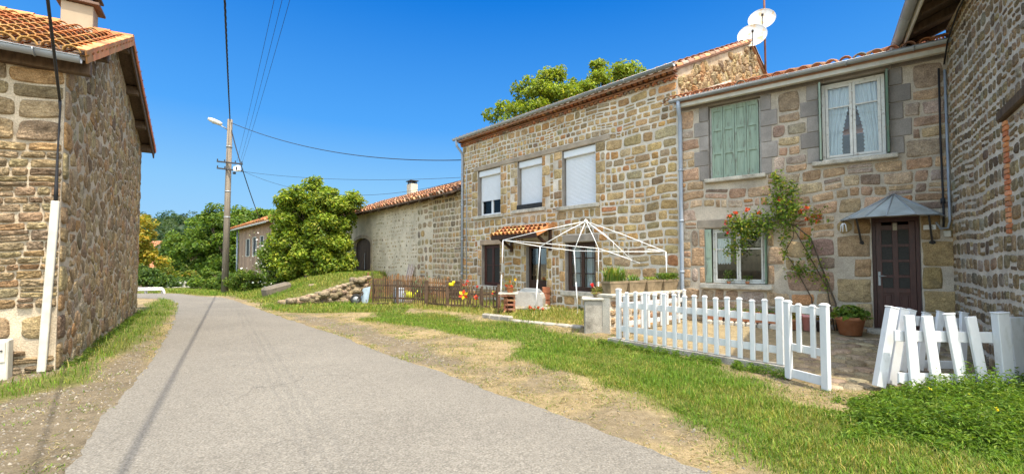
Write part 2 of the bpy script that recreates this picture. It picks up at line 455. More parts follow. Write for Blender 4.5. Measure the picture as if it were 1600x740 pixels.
def rubble(mb, pl, u0, u1, v0, outline, blk, size, pal, rnd, gap=.035, relief=.025, m=0, rough=.4, jit=.36, corner=.13, vary=.55):
    """random rubble: rounded cells round jittered seeds"""
    sx, sy = size; vmax = max(h for _, h in outline); seeds = []
    nj = int((vmax-v0)/sy)+2; ni = int((u1-u0)/sx)+2
    for j in range(-1, nj+1):
        for i in range(-1, ni+1):
            seeds.append((u0+(i+.5*(j % 2)+(rnd.random()-.5)*2*jit)*sx, v0+(j+.5+(rnd.random()-.5)*2*jit)*sy))
    wt_ = [vary*rnd.random()**1.5*sx*sy for _ in seeds]
    S = np.array(seeds); Sn = S/np.array([sx, sy])
    for k, (u, v) in enumerate(seeds):
        if not (u0-.5*sx < u < u1+.5*sx and v0-.5*sy < v < vmax): continue
        if any(o[0]-.05 < u < o[2]+.05 and o[1]-.04 < v < o[3]+.04 for o in blk): continue
        d = np.hypot(*(Sn-Sn[k]).T); nb = np.argsort(d)[1:15]
        g = gap*(.35+.35*rnd.random())
        poly = [(u-2*sx, v-2*sy), (u+2*sx, v-2*sy), (u+2*sx, v+2*sy), (u-2*sx, v+2*sy)]
        planes = []
        for q in nb:
            a, b = seeds[q]; nx, ny = a-u, b-v; L = math.hypot(nx, ny); planes.append((nx/L, ny/L, L/2+(wt_[k]-wt_[q])/(2*L)-g))
        planes += [(-1, 0, u-u0-.004), (1, 0, u1-u-.004), (0, -1, v-v0)]
        for o in blk:      # keep off the dressed pieces
            c = [(-(1), 0, u-o[2]-g) if u > o[2] else None, (1, 0, o[0]-u-g) if u < o[0] else None, (0, -1, v-o[3]-g) if v > o[3] else None, (0, 1, o[1]-v-g) if v < o[1] else None]
            c = [x for x in c if x]
            if c: planes.append(max(c, key=lambda x: x[2]))
        t0, t1 = interp(outline, u-sx*.5), interp(outline, u+sx*.5)
        if v > min(t0, t1, interp(outline, u))-.06: continue
        sl = (t1-t0)/sx; L = math.hypot(sl, 1); planes.append((-sl/L, 1/L, (interp(outline, u)-v)/L-.015))
        for (nx, ny, dd) in planes:
            out = []; n = len(poly)
            for i in range(n):
                p, q = poly[i], poly[(i+1) % n]
                dp = (p[0]-u)*nx+(p[1]-v)*ny-dd; dq = (q[0]-u)*nx+(q[1]-v)*ny-dd
                if dp <= 0: out.append(p)
                if dp*dq < 0:
                    t = dp/(dp-dq); out.append((p[0]+(q[0]-p[0])*t, p[1]+(q[1]-p[1])*t))
            poly = out
            if len(poly) < 3: break
        if len(poly) < 3: continue
        p2 = []
        n = len(poly); per = sum(math.hypot(poly[(i+1) % n][0]-poly[i][0], poly[(i+1) % n][1]-poly[i][1]) for i in range(n))
        if per < .12: continue
        for i in range(n):
            a, b = poly[i], poly[(i+1) % n]; L = math.hypot(b[0]-a[0], b[1]-a[1])
            if L < per*.03: p2.append(((a[0]+b[0])/2, (a[1]+b[1])/2)); continue
            for t in (corner, 1-corner): p2.append((a[0]+(b[0]-a[0])*t, a[1]+(b[1]-a[1])*t))
        if len(p2) < 4: continue
        if any(nx*0+dd < -.0 for nx, ny, dd in planes): continue
        stone_poly(mb, pl, chaikin(p2), relief*(.6+.8*rnd.random()), pick(pal, rnd), rnd, m, rough)

def pick(pal, rnd):
    x = rnd.random()*sum(p[0] for p in pal)
    for p in pal:
        x -= p[0]
        if x <= 0: break
    k = .86 + rnd.random()*.42
    return tuple(max(0, c*k*(.94+rnd.random()*.12)) for c in p[1])

def stones(mb, pl, u0, u1, v0, outline, openings, hfun, pal, rnd, ratio=(.9, 2.2), gap=.035, relief=.03, jit=.14, cut=.3,
           skip=0.0, split=.12, m=0, warp_amp=.02, rough=.35, size=None):
    ph = [rnd.random()*6.28 for _ in range(4)]
    edges = sorted(set([o[1] for o in openings] + [o[3] for o in openings]))
    def warp(u, v):
        k = 1.0
        for o in openings:
            d = max(o[0]-u, u-o[2], o[1]-v, v-o[3], 0)
            k = min(k, d/.3)
        k = min(k, max(0, (u-u0)/.2), max(0, (u1-u)/.2))
        return (u + k*warp_amp*.7*math.sin(v*3.1+u*1.3+ph[0]), v + k*warp_amp*(math.sin(u*1.9+ph[1]) + .6*math.sin(u*4.3+v*1.1+ph[2])))
    vmax = max(h for _, h in outline)
    v = v0
    while v < vmax - .05:
        lo, hi = hfun(v)
        h = lo + rnd.random()*(hi-lo)
        for e in edges + [vmax]:
            if abs(v+h-e) < .45*h and e - v > .07: h = e - v; break
        spans = [(u0, u1)]
        for o in openings:
            if o[1] < v+h-.03 and o[3] > v+.03:
                ns = []
                for a, b in spans:
                    if o[2] <= a or o[0] >= b: ns.append((a, b))
                    else:
                        if o[0]-a > .06: ns.append((a, o[0]))
                        if b-o[2] > .06: ns.append((o[2], b))
                spans = ns
        for a, b in spans:
            u = a
            while u < b - .03:
                w = h*(ratio[0] + rnd.random()*(ratio[1]-ratio[0]))
                if size: w *= size(u, v)
                rest = b - u - w
                if rest < .55*h: w = b - u if rest < .25*h or w > 1.3*h else (b-u)/2
                top = min(interp(outline, u), interp(outline, u+w))
                if top < v + .07 or rnd.random() < skip:
                    u += w; continue
                ve = min(v+h, top)
                cells = [(u, v, u+w, ve)]
                if rnd.random() < split and ve-v > .14:
                    if w > 1.2*h and rnd.random() < .4:
                        k = .4+rnd.random()*.2; cells = [(u, v, u+w*k, ve), (u+w*k, v, u+w, ve)]
                    else:
                        k = .4+rnd.random()*.2; cells = [(u, v, u+w, v+(ve-v)*k), (u, v+(ve-v)*k, u+w, ve)]
                for (a0, b0, a1, b1) in cells:
                    one_stone(mb, pl, a0, b0, a1, b1, gap*(.7+.7*rnd.random()), relief*(.7+.6*rnd.random()), pick(pal, rnd), rnd, jit, cut, m, warp, rough)
                u += w
        v += h

PAL_MAIN = [(5, (0.450, 0.314, 0.160)), (4, (0.490, 0.361, 0.197)), (1.2, (0.470, 0.275, 0.118)), (2, (0.360, 0.271, 0.155)), (.5, (0.250, 0.185, 0.113)), (1.2, (0.400, 0.323, 0.210)), (.3, (0.440, 0.228, 0.109))]
PAL_COT = [(5, (0.455, 0.323, 0.209)), (3, (0.510, 0.380, 0.268)), (.8, (0.510, 0.295, 0.140)), (2, (0.365, 0.280, 0.209)), (.5, (0.267, 0.199, 0.164)), (1.2, (0.421, 0.349, 0.291))]
PAL_GABLE = [(4, (.38, .285, .17)), (3, (.33, .25, .155)), (2, (.43, .33, .2)), (.7, (.24, .18, .12)), (1, (.38, .32, .235)), (.6, (.43, .28, .14))]
PAL_FRONT = [(4, (.37, .28, .175)), (3, (.32, .25, .165)), (2, (.41, .32, .2)), (.8, (.24, .19, .13)), (1, (.40, .275, .15))]
PAL_RIGHT = [(3, (.36, .275, .17)), (3, (.31, .24, .155)), (2, (.42, .325, .2)), (1, (.21, .165, .12)), (1.5, (.37, .32, .25))]
PAL_BARN = [(4, (.40, .315, .20)), (3, (.36, .29, .19)), (1.5, (.30, .25, .18)), (1, (.45, .31, .16)), (.6, (.24, .2, .15))]

# ------------------------------------------------------------------ roof tiles
PAL_ORANGE = [(4, (.56, .205, .075)), (3, (.60, .27, .10)), (2, (.50, .16, .065)), (2, (.52, .30, .11)), (1, (.42, .15, .08))]
PAL_OLD = [(3, (.47, .19, .09)), (3, (.40, .19, .11)), (2, (.52, .27, .13)), (2, (.33, .19, .12)), (1, (.30, .24, .17))]
def tile_roof(mb, O, u, s, W, L, rnd, pal, cw=.215, rl=.36, rag=.0, lift=.0, age=None):
    """canal tiles: O lower corner, u along the eave, s up the slope (unit vectors)"""
    O = Vector(O); u = Vector(u).normalized(); s = Vector(s).normalized(); n = u.cross(s)
    if n.z < 0: n = -n
    nc = max(1, round(W/cw)); cw = W/nc; nr = max(1, round(L/rl)); rl = L/nr
    for i in range(nc):
        for j in range(nr):
            c = u*((i+.5)*cw)
            t = pick(pal, rnd)
            if age: t = age(t, j/nr, rnd)
            jz = (rnd.random()-.5)*rag; ju = (rnd.random()-.5)*rag*.6
            # cover
            for kind in (0, 1):
                vs = []; K = 7
                for e in (0, 1):
                    sl = j*rl - (.04 if e == 0 else -.02) + jz
                    rad = cw*(.455 if e == 0 else .40)
                    lift_e = (.028 if e == 0 else 0) + lift
                    for k in range(K):
                        if kind == 0:
                            a = math.pi*k/(K-1); x = -math.cos(a)*rad; z = math.sin(a)*rad*.92 + .012
                            off = 0
                        else:
                            a = math.pi*k/(K-1); x = -math.cos(a)*cw*.30; z = -math.sin(a)*cw*.20 + .03; off = cw*.5
                        vs.append(O + c + u*(x+off+ju) + s*(sl - (.0 if kind == 0 else -.03)) + n*(z+lift_e))
                if kind == 0:
                    for k in range(K):   # lip thickness at the lower end
                        a = math.pi*k/(K-1); rad = cw*.455-.016
                        vs.append(O + c + u*(-math.cos(a)*rad+ju) + s*(j*rl-.04+jz) + n*(math.sin(a)*rad*.92+.010+.028+lift))
                    for k in range(K):   # inner underside
                        a = math.pi*k/(K-1); rad = cw*.455-.016
                        vs.append(O + c + u*(-math.cos(a)*rad+ju) + s*(j*rl+.10+jz) + n*(math.sin(a)*rad*.92+.004+.02+lift))
                fs = [(k, k+1, K+k+1, K+k) for k in range(K-1)]
                if kind == 0:
                    fs += [(k+1, k, 2*K+k, 2*K+k+1) for k in range(K-1)]
                    fs += [(2*K+k+1, 2*K+k, 3*K+k, 3*K+k+1) for k in range(K-1)]
                tt = t if kind == 0 else tuple(x*.8 for x in pick(pal, rnd))
                mb.add(vs, fs, 0, tt, True)

def ridge_tiles(mb, a, b, rnd, pal, r=.12, rl=.38):
    a = Vector(a); b = Vector(b); d = (b-a); L = d.length; d.normalize(); nn = max(1, round(L/rl)); rl = L/nn
    x = d.cross(Vector((0, 0, 1))).normalized()
    for i in range(nn):
        vs = []; K = 8
        for e, (rr, z) in enumerate(((r*1.06, .012), (r*.95, 0))):
            p = a + d*(i*rl + (rl+.03 if e else -.02))
            for k in range(K):
                an = math.pi*k/(K-1)*1.1-.157
                vs.append(p + x*(-math.cos(an)*rr) + Vector((0, 0, math.sin(an)*rr*.9+z-.03)))
        mb.add(vs, [(k, k+1, K+k+1, K+k) for k in range(K-1)], 0, pick(pal, rnd), True)

def prism(mb, poly, off, m=0, tint=(1, 1, 1)):
    off = Vector(off); n = len(poly)
    vs = [Vector(p) for p in poly] + [Vector(p)+off for p in poly]
    fs = [tuple(range(n))[::-1], tuple(range(n, 2*n))] + [(i, (i+1) % n, n+(i+1) % n, n+i) for i in range(n)]
    mb.add(vs, fs, m, tint)

def gutter(mb, a, b, nrm, r=.07, brackets=True):
    """half-round gutter from a to b, nrm = outward"""
    a = Vector(a); b = Vector(b); d = (b-a).normalized(); nrm = Vector(nrm); K = 9
    vs = []
    for rr in (r, r-.008):
        for p in (a, b):
            for k in range(K):
                an = math.pi*k/(K-1)
                vs.append(p + nrm*(-math.cos(an)*rr) + Vector((0, 0, -math.sin(an)*rr)))
    fs = []
    for k in range(K-1):
        fs.append((k, k+1, K+k+1, K+k)); fs.append((2*K+k+1, 2*K+k, 3*K+k, 3*K+k+1))
    fs += [(0, K, 3*K, 2*K), (K-1, 2*K+K-1, 3*K+K-1, 2*K-1)]
    fs += [tuple(range(K)), tuple(range(K, 2*K))[::-1]]
    mb.add(vs, fs, 0, (1, 1, 1), True)
    L = (b-a).length
    for e in (-1, 1):
        mb.tube([a+nrm*(r*e), b+nrm*(r*e)], .009, 6)
    if brackets:
        n = max(2, int(L/.9))
        for i in range(n):
            p = a + d*(L*(i+.5)/n); K2 = 9
            pts = [p + nrm*(-math.cos(math.pi*k/(K2-1))*(r+.006)) + Vector((0, 0, -math.sin(math.pi*k/(K2-1))*(r+.006))) for k in range(K2)]
            mb.tube(pts, .011, 5)

# ------------------------------------------------------------------ foliage
def basis(nr):
    """random tangent frames for unit normals nr (n,3)"""
    r = nrg.normal(size=nr.shape); t = np.cross(nr, r); t /= np.linalg.norm(t, axis=1, keepdims=True)+1e-9
    return t, np.cross(nr, t)
def leaves(C, size, tints, up=.35, aspect=.55, droop=.0, out=None):
    """one pointed, folded leaf per centre: V, F, T"""
    n = len(C)
    nr = nrg.normal(size=(n, 3)); nr[:, 2] = np.abs(nr[:, 2])+up
    if out is not None: nr += out*.9
    nr /= np.linalg.norm(nr, axis=1, keepdims=True)
    t, b = basis(nr)
    s = (size*(0.65+.7*nrg.random(n)))[:, None] if np.ndim(size) == 0 else size[:, None]
    a0 = C - t*s*.5; a1 = C + t*s*.5; m = C + t*s*.02
    l = m + b*s*aspect*.5 + nr*s*.10; r_ = m - b*s*aspect*.5 + nr*s*.10
    a1 = a1 - nr*s*.08; a1[:, 2] -= droop*s[:, 0]
    V = np.stack([a0, l, a1, r_], 1).reshape(-1, 3)
    Fq = np.arange(n*4).reshape(n, 4)
    T = np.repeat(tints, 4, axis=0)
    return V, Fq, T
def pick_tints(pal, n):
    w = np.array([p[0] for p in pal], float); w /= w.sum(); c = np.array([p[1] for p in pal])
    t = c[nrg.choice(len(pal), n, p=w)]
    return t*(.75+.5*nrg.random((n, 1)))*(.93+.14*nrg.random((n, 3)))
GREEN_LIME = [(4, (.21, .28, .026)), (3, (.14, .21, .022)), (2.4, (.30, .34, .04)), (1.6, (.085, .14, .018)), (.6, (.36, .35, .05))]
GREEN_DARK = [(4, (.055, .105, .02)), (3, (.085, .14, .022)), (1.5, (.13, .18, .028)), (2, (.04, .075, .018))]
GREEN_MID = [(4, (.10, .17, .024)), (3, (.14, .21, .028)), (1.5, (.19, .24, .03)), (2, (.06, .11, .018))]
GREEN_WEED = [(4, (.12, .21, .022)), (3, (.16, .26, .028)), (2, (.20, .28, .035)), (1.5, (.08, .15, .018))]
GREEN_SPRING = [(4, (.22, .28, .028)), (3, (.17, .23, .025)), (2, (.30, .33, .04)), (1, (.10, .15, .02))]
YELLOWISH = [(4, (.34, .27, .03)), (3, (.26, .25, .03)), (2, (.42, .27, .03)), (2, (.16, .19, .03))]

def grow(name, loc, crown, label, cat, pal, rnd, n_clump=90, per=170, leaf=.16, clump=.55, trunk_r=.18, trunk_h=None, group=None,
         gap=.0, hollow=.45, forks=7, leaf_up=.35, flat=.75, mat_key='leaf'):
    """a tree: crown = list of (cx,cy,cz,rx,ry,rz) lobes (world); trunk, limbs, leaf clumps"""
    root = thing(name, loc, label, cat, group)
    loc = Vector(loc)
    vols = np.array([c[3]*c[4]*c[5] for c in crown])**(2/3); vols /= vols.sum()
    cents = []
    tries = 0
    while len(cents) < n_clump and tries < 20000:
        tries += 1
        c = crown[nrg.choice(len(crown), p=vols)]
        d = nrg.normal(size=3); d /= np.linalg.norm(d)
        r = hollow + (1-hollow)*nrg.random()**.6
        r *= (.86+.22*nrg.random())
        p = np.array(c[:3]) + d*np.array(c[3:])*r
        if p[2] < loc.z+.15: continue
        cents.append((p, d, clump*(.6+.8*nrg.random())))
    Vs, Fs, Ts = [], [], []; b = 0
    for (p, d, cr) in cents:
        k = int(per*(cr/clump)**1.3*(.7+.6*nrg.random()))
        q = nrg.normal(size=(k, 3)); q /= np.linalg.norm(q, axis=1, keepdims=True)
        rr = cr*nrg.random((k, 1))**.45
        C = p + q*rr*np.array([1, 1, flat])
        t = pick_tints(pal, k)*(.82+.36*nrg.random())
        V, Fq, T = leaves(C, leaf, t, up=leaf_up, out=q*.5+d*.3)
        Vs.append(V); Fs.append(Fq+b); Ts.append(T); b += len(V)
    np_mesh('crown', np.concatenate(Vs), np.concatenate(Fs), MT[mat_key], np.concatenate(Ts), root)
    tb = MB()
    cz = np.mean([c[2] for c in crown]); cx = np.mean([c[0] for c in crown]); cy = np.mean([c[1] for c in crown])
    th = trunk_h if trunk_h else max(.6, (min(c[2]-c[5] for c in crown)-loc.z))
    top = Vector((loc.x + (cx-loc.x)*.35, loc.y+(cy-loc.y)*.35, loc.z+th))
    tb.tube([loc-Vector((0, 0, .25)), loc+Vector((0, 0, th*.15)), loc.lerp(top, .55)+Vector((.05, .03, 0)), top], [trunk_r*1.5, trunk_r*1.08, trunk_r*.95, trunk_r*.85], 10)
    ends = rnd.sample(cents, min(len(cents), forks*4))
    hubs = []
    for i in range(forks):
        e = Vector(ends[i][0]); h = top.lerp(e, .55) + Vector(((rnd.random()-.5)*.5, (rnd.random()-.5)*.5, (rnd.random()-.2)*.4))
        tb.tube([top-Vector((0, 0, .1)), top.lerp(h, .5)+Vector((0, 0, .12)), h, e], [trunk_r*.6, trunk_r*.42, trunk_r*.3, trunk_r*.1], 7)
        hubs.append(h)
    for (p, d, cr) in ends[forks:]:
        e = Vector(p); h = min(hubs, key=lambda q: (q-e).length)
        tb.tube([h, h.lerp(e, .5)+Vector((0, 0, .08)), e], [trunk_r*.25, trunk_r*.16, trunk_r*.06], 6)
    tb.build('trunk', MT['bark'], root)
    return root

def tuft(name, loc, parent, pal, n, rad, h, leaf, blades=False, mat_key='leaf', up=.4):
    """small plant foliage as one part"""
    loc = np.array(loc, float)
    if blades:
        V, Fq, T = blade_arrays(loc + np.c_[(nrg.random((n, 2))-.5)*rad*2, np.zeros(n)], h*(.6+.6*nrg.random(n)), pick_tints(pal, n), w=.014, lean=.35)
        return np_mesh(name, V, Fq, MT[mat_key], T, parent)
    q = nrg.normal(size=(n, 3)); q /= np.linalg.norm(q, axis=1, keepdims=True); q *= nrg.random((n, 1))**.4
    C = loc + q*np.array([rad, rad, h*.5]) + np.array([0, 0, h*.5])
    V, Fq, T = leaves(C, leaf, pick_tints(pal, n), up=up, out=q*.7)
    return np_mesh(name, V, Fq, MT[mat_key], T, parent)

def blade_arrays(B, H, tints, w=.006, lean=.5):
    """curved tapered grass blades on base points B: each two quads"""
    n = len(B); a = nrg.random(n)*2*math.pi
    dx = np.c_[np.cos(a), np.sin(a), np.zeros(n)]; sx = np.c_[-np.sin(a), np.cos(a), np.zeros(n)]
    L = (lean*(.3+nrg.random(n)))[:, None]; H = H[:, None]; ww = (w*(.6+.8*nrg.random(n)))[:, None]
    z = np.array([0, 0, 1.0])
    p0 = B; p1 = B + z*H*.55 + dx*H*L*.30; p2 = B + z*H*(1-.25*L) + dx*H*L
    V = np.stack([p0-sx*ww, p0+sx*ww, p1+sx*ww*.8, p1-sx*ww*.8, p2+sx*ww*.12, p2-sx*ww*.12], 1).reshape(-1, 3)
    i = np.arange(n)[:, None]*6
    Fq = np.concatenate([i+np.array([0, 1, 2, 3]), i+np.array([3, 2, 4, 5])], 0)
    return V, Fq, np.repeat(tints, 6, axis=0)
# ------------------------------------------------------------------ camera, sky, sun
cam = bpy.data.cameras.new('camera'); co = bpy.data.objects.new('camera', cam); COL.objects.link(co)
co.location = (0, 0, EYE); co.rotation_euler = (math.pi/2 + PITCH, 0, 0)
cam.sensor_fit = 'HORIZONTAL'; cam.sensor_width = 36; cam.lens = F/1600*36; cam.shift_y = (CY-370)/1600
cam.clip_start = .05; cam.clip_end = 5000
scene.camera = co
SUN_EL, SUN_AZ = R(66), R(-52)        # horizontal direction to the sun
sv = Vector((math.cos(SUN_AZ)*math.cos(SUN_EL), math.sin(SUN_AZ)*math.cos(SUN_EL), math.sin(SUN_EL)))
sl = bpy.data.lights.new('sun', 'SUN'); sl.energy = 2.2; sl.angle = R(.53); sl.color = (1, .93, .80)
so = bpy.data.objects.new('sun', sl); COL.objects.link(so); so.rotation_euler = sv.to_track_quat('Z', 'Y').to_euler(); so.location = (0, -20, 40)
w = bpy.data.worlds.new('World'); scene.world = w; w.use_nodes = True
wt = w.node_tree; wt.nodes.clear()
sky = wt.nodes.new('ShaderNodeTexSky'); sky.sky_type = 'NISHITA'; sky.sun_disc = False
sky.sun_elevation = SUN_EL; sky.sun_rotation = math.pi/2 - SUN_AZ; sky.altitude = 800
sky.air_density = 1.0; sky.dust_density = 3.0; sky.ozone_density = 3.0
# the lower sky is a deep, even summer blue; overhead and sunward it is brightened and warmed to lift the shaded fronts
tcw = wt.nodes.new('ShaderNodeTexCoord'); sep = wt.nodes.new('ShaderNodeSeparateXYZ'); wt.links.new(tcw.outputs['Generated'], sep.inputs[0])
rp = wt.nodes.new('ShaderNodeValToRGB'); wt.links.new(sep.outputs['Z'], rp.inputs[0])
rp.color_ramp.elements[0].position = 0; rp.color_ramp.elements[0].color = (0.968, 1.596, 2.190, 1)
rp.color_ramp.elements[1].position = .52; rp.color_ramp.elements[1].color = (0.020, 0.465, 1.696, 1)
for ps_, cl_ in ((.16, (0.585, 1.332, 2.190, 1)), (.29, (0.198, 0.896, 2.171, 1))):
    e_ = rp.color_ramp.elements.new(ps_); e_.color = cl_
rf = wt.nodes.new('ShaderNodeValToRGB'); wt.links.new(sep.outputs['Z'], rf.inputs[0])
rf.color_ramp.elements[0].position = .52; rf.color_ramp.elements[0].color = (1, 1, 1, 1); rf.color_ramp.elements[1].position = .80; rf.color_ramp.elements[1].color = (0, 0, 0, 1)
bg = wt.nodes.new('ShaderNodeBackground'); bg.inputs['Strength'].default_value = .15
wo = wt.nodes.new('ShaderNodeOutputWorld')
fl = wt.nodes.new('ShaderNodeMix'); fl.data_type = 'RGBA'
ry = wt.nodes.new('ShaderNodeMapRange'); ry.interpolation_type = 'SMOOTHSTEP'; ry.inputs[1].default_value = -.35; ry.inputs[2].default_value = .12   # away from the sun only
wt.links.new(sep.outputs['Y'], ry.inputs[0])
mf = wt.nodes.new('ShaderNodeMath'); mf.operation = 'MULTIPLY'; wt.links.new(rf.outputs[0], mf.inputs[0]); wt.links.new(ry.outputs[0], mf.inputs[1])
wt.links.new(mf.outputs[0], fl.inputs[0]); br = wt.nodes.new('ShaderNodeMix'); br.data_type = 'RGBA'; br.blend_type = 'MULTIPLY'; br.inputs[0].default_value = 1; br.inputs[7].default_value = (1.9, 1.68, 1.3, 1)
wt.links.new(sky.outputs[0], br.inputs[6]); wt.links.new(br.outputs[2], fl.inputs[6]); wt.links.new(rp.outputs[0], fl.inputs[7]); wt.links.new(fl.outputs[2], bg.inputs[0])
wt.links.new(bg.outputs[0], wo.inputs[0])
scene.view_settings.view_transform = 'Standard'; scene.view_settings.look = 'None'
scene.view_settings.exposure = EXPO; scene.view_settings.gamma = 1.0
scene.cycles.max_bounces = 8; scene.cycles.diffuse_bounces = 4; scene.cycles.transparent_max_bounces = 12
scene.cycles.use_denoising = True

# ------------------------------------------------------------------ planes
MAIN = Plane((4.33, 11.39), (-.942, 1), (-1, -.942)); ML = 9.30
COT = Plane((8.32, 8.32), (-3.99, 3.07), (-3.07, -3.99)); CL = 5.03
BARN = Plane((-2.05, 18.17), (-.651, .759), (-.759, -.651)); BL = 14.5
LG = Plane((-6.82, 6.65), (-.55, .835), (.835, .55)); LGL = 7.64
LF = Plane((-6.82, 6.65), (-.835, -.55), (.55, -.835)); LFL = 7.5
RB = Plane((8.32, 8.32), (-.57, -.82), (-.82, .57)); RBL = 4.3
SIDE = Plane((4.33, 11.39), (1, .942), (.942, -1))      # right gable of the main house
Z = Vector((0, 0, 1))

def sst(x): x = np.clip(x, 0, 1); return x*x*(3-2*x)
def hz(x, y):
    x = np.asarray(x, float); y = np.asarray(y, float)
    dr = (x+5.83)*.761 + (y-12)*.649
    d = (x+9.3)*-.515 + (y-17.3)*.857
    bank = 1.12*sst(dr/4.8)*sst((d+.15)/.5)*sst((-6.25-x)/.5)*(y > 14)
    bank = bank*(1-.75*sst((-11-x)/6))
    cd = (x-4.33)*.7279 + (y-11.39)*.6857                 # towards the main house
    court = .2*sst((cd+4.2)/3.0)*(x > -6.0)*sst((x+5.9)/.8)*sst((y-6)/2)
    left = .13*sst(((x+6.82)*-.55 + (y-6.65)*.835)/7)*sst((-(x+6.82)*.835-(y-6.65)*.55+1.5)/1.5)*(y > 4)
    far = -2.6*sst((y-30)/45) - .6*sst((-x-20)/10)*sst((y-24)/8)
    return np.maximum(bank, court) + left + far

# ------------------------------------------------------------------ polygons on the ground, in metres
def gp(lst): return [(G(a, b).x, G(a, b).y) for a, b in lst]
def pdist(px, py, poly):
    """signed distance, positive inside"""
    px = np.asarray(px, float); py = np.asarray(py, float)
    d = np.full(px.shape, 1e9); ins = np.zeros(px.shape, bool); n = len(poly)
    for i in range(n):
        x0, y0 = poly[i]; x1, y1 = poly[(i+1) % n]
        dx, dy = x1-x0, y1-y0; L = dx*dx+dy*dy+1e-12
        t = np.clip(((px-x0)*dx+(py-y0)*dy)/L, 0, 1)
        d = np.minimum(d, np.hypot(px-x0-t*dx, py-y0-t*dy))
        c = ((y0 > py) != (y1 > py)) & (px < (x1-x0)*(py-y0)/(y1-y0+1e-12)+x0)
        ins ^= c
    return np.where(ins, d, -d)
def vnoise(x, y, s, seed=0):
    """value noise 0..1"""
    x = np.asarray(x, float)/s + seed*17.3; y = np.asarray(y, float)/s + seed*9.1
    xi = np.floor(x).astype(int); yi = np.floor(y).astype(int); fx = x-xi; fy = y-yi
    fx = fx*fx*(3-2*fx); fy = fy*fy*(3-2*fy)
    def h(a, b):
        k = (a*374761393 + b*668265263 + seed*982451653) & 0x7fffffff
        k = ((k ^ (k >> 13))*1274126177) & 0x7fffffff
        return ((k ^ (k >> 16)) & 0xffff)/65535.0
    return (h(xi, yi)*(1-fx)+h(xi+1, yi)*fx)*(1-fy) + (h(xi, yi+1)*(1-fx)+h(xi+1, yi+1)*fx)*fy
def fbm(x, y, s, seed=0): return .5*vnoise(x, y, s, seed)+.3*vnoise(x, y, s*.45, seed+1)+.2*vnoise(x, y, s*.2, seed+2)

road_R = [(6.2, -2.2)] + gp([(1110, 740), (820, 629), (757, 608), (692, 583), (595, 551), (533, 525), (465, 504), (400, 481), (365, 469)]) + [(-14.0, 21.3), (-16.5, 22.0), (-22, 22.1), (-30, 21.6)]
road_L = [(1.2, -2.2)] + gp([(98, 740), (145, 672), (192, 615), (230, 572), (260, 525), (274, 498), (277, 478)]) + [(-14.3, 18.5), (-17, 19.3), (-22, 19.5), (-30, 19)]
road_poly = road_L + road_R[::-1]
lawn = gp([(560, 500), (640, 512), (770, 535), (800, 560), (900, 590), (990, 640), (1060, 680), (1180, 740), (1400, 900), (1900, 900), (1900, 660), (1330, 640), (1250, 618), (1228, 598), (960, 533), (912, 522), (800, 508), (700, 492), (590, 486)])
weedp = gp([(1300, 650), (1390, 612), (1480, 606), (1650, 600), (1720, 720), (1560, 720), (1440, 700), (1330, 690)])
verge_l = gp([(-120, 640), (0, 600), (95, 582), (214, 494), (238, 474), (273, 468), (276, 485), (262, 505), (200, 552), (130, 596), (60, 614), (0, 628), (-120, 660)])
court_p = [(2.3, 9.45), (4.0, 6.6), (4.1, 5.55), (6.9, 6.3), (8.3, 8.3), (4.33, 11.35), (3.2, 11.2)]
gravel_p = gp([(430, 487), (480, 492), (560, 505), (640, 525), (690, 545), (730, 565), (700, 585), (595, 552), (533, 526), (480, 508)])
garden_p = gp([(570, 478), (700, 492), (800, 508), (920, 520), (950, 500)]) + [(4.3, 11.39), (-2.05, 18.17), (-6, 22)]

def cover(x, y):
    """weights: lawn green, dry straw, grey gravel, ochre court gravel"""
    n = fbm(x, y, 1.3, 3)-.5; n2 = fbm(x, y, .5, 8)-.5
    wob = n*.9 + n2*.4
    g = sst((pdist(x, y, lawn)+wob*.9+.05)/.5)
    gl = sst((pdist(x, y, verge_l)+wob*.5+.1)/.35)
    dr = (x+5.83)*.761 + (y-12)*.649
    bk = sst((dr-.12+wob*.8)/.6)*((y > 14.5) & (x < -3.5))
    far = sst((y-21.5)/2)
    green = np.maximum.reduce([g, gl*.95, bk*.95, far])
    court = sst((pdist(x, y, court_p)+n2*.3)/.25)
    gar = sst((pdist(x, y, garden_p)+wob*.4)/.4)*(x > -6.2)
    green = np.where(court > .5, 0, np.maximum(green*(1-.5*gar), gar*.55))
    grav = np.maximum(sst((pdist(x, y, gravel_p)+wob*.6)/.3), ((x < -2.2) & (pdist(x, y, verge_l) < 0) & (y < 14) & (x < -.8*y-.2))*1.0)
    grav = grav*(1-green)
    return green, grav, court, gar

def axis(segs):
    out = []
    for a, b, st in segs: out += list(np.arange(a, b-1e-6, st))
    return np.array(out + [segs[-1][1]])
gx = axis([(-2500, -500, 250), (-500, -100, 40), (-100, -30, 6), (-30, -15, .5), (-15, 9.5, .11), (9.5, 30, 2.5), (30, 110, 20), (110, 500, 65), (500, 2500, 250)])
gy = axis([(-60, -6, 6), (-6, 2.4, .6), (2.4, 14, .11), (14, 24, .2), (24, 40, .7), (40, 110, 5), (110, 400, 29), (400, 3000, 260)])
X, Y = np.meshgrid(gx, gy, indexing='ij')
Zg = hz(X, Y)
near = (np.abs(X) < 16) & (Y < 26)
rd = pdist(X, Y, road_poly)
offroad = sst((-rd-.05)/.4)
Zg = Zg + np.where(near, (fbm(X, Y, .8, 5)-.5)*.07*offroad + (fbm(X, Y, .18, 9)-.5)*.025*offroad, 0) - .012*(rd > .12)
gr, gv, ct, ga = cover(X, Y)
na = fbm(X, Y, .9, 21)[..., None]; nb = fbm(X, Y, .25, 31)[..., None]
straw = np.array([.27, .21, .12])*(.78+.5*na)
grn = np.array([.105, .12, .03])*(.7+.6*nb)
grv = np.array([.165, .135, .095])*(.75+.5*nb)
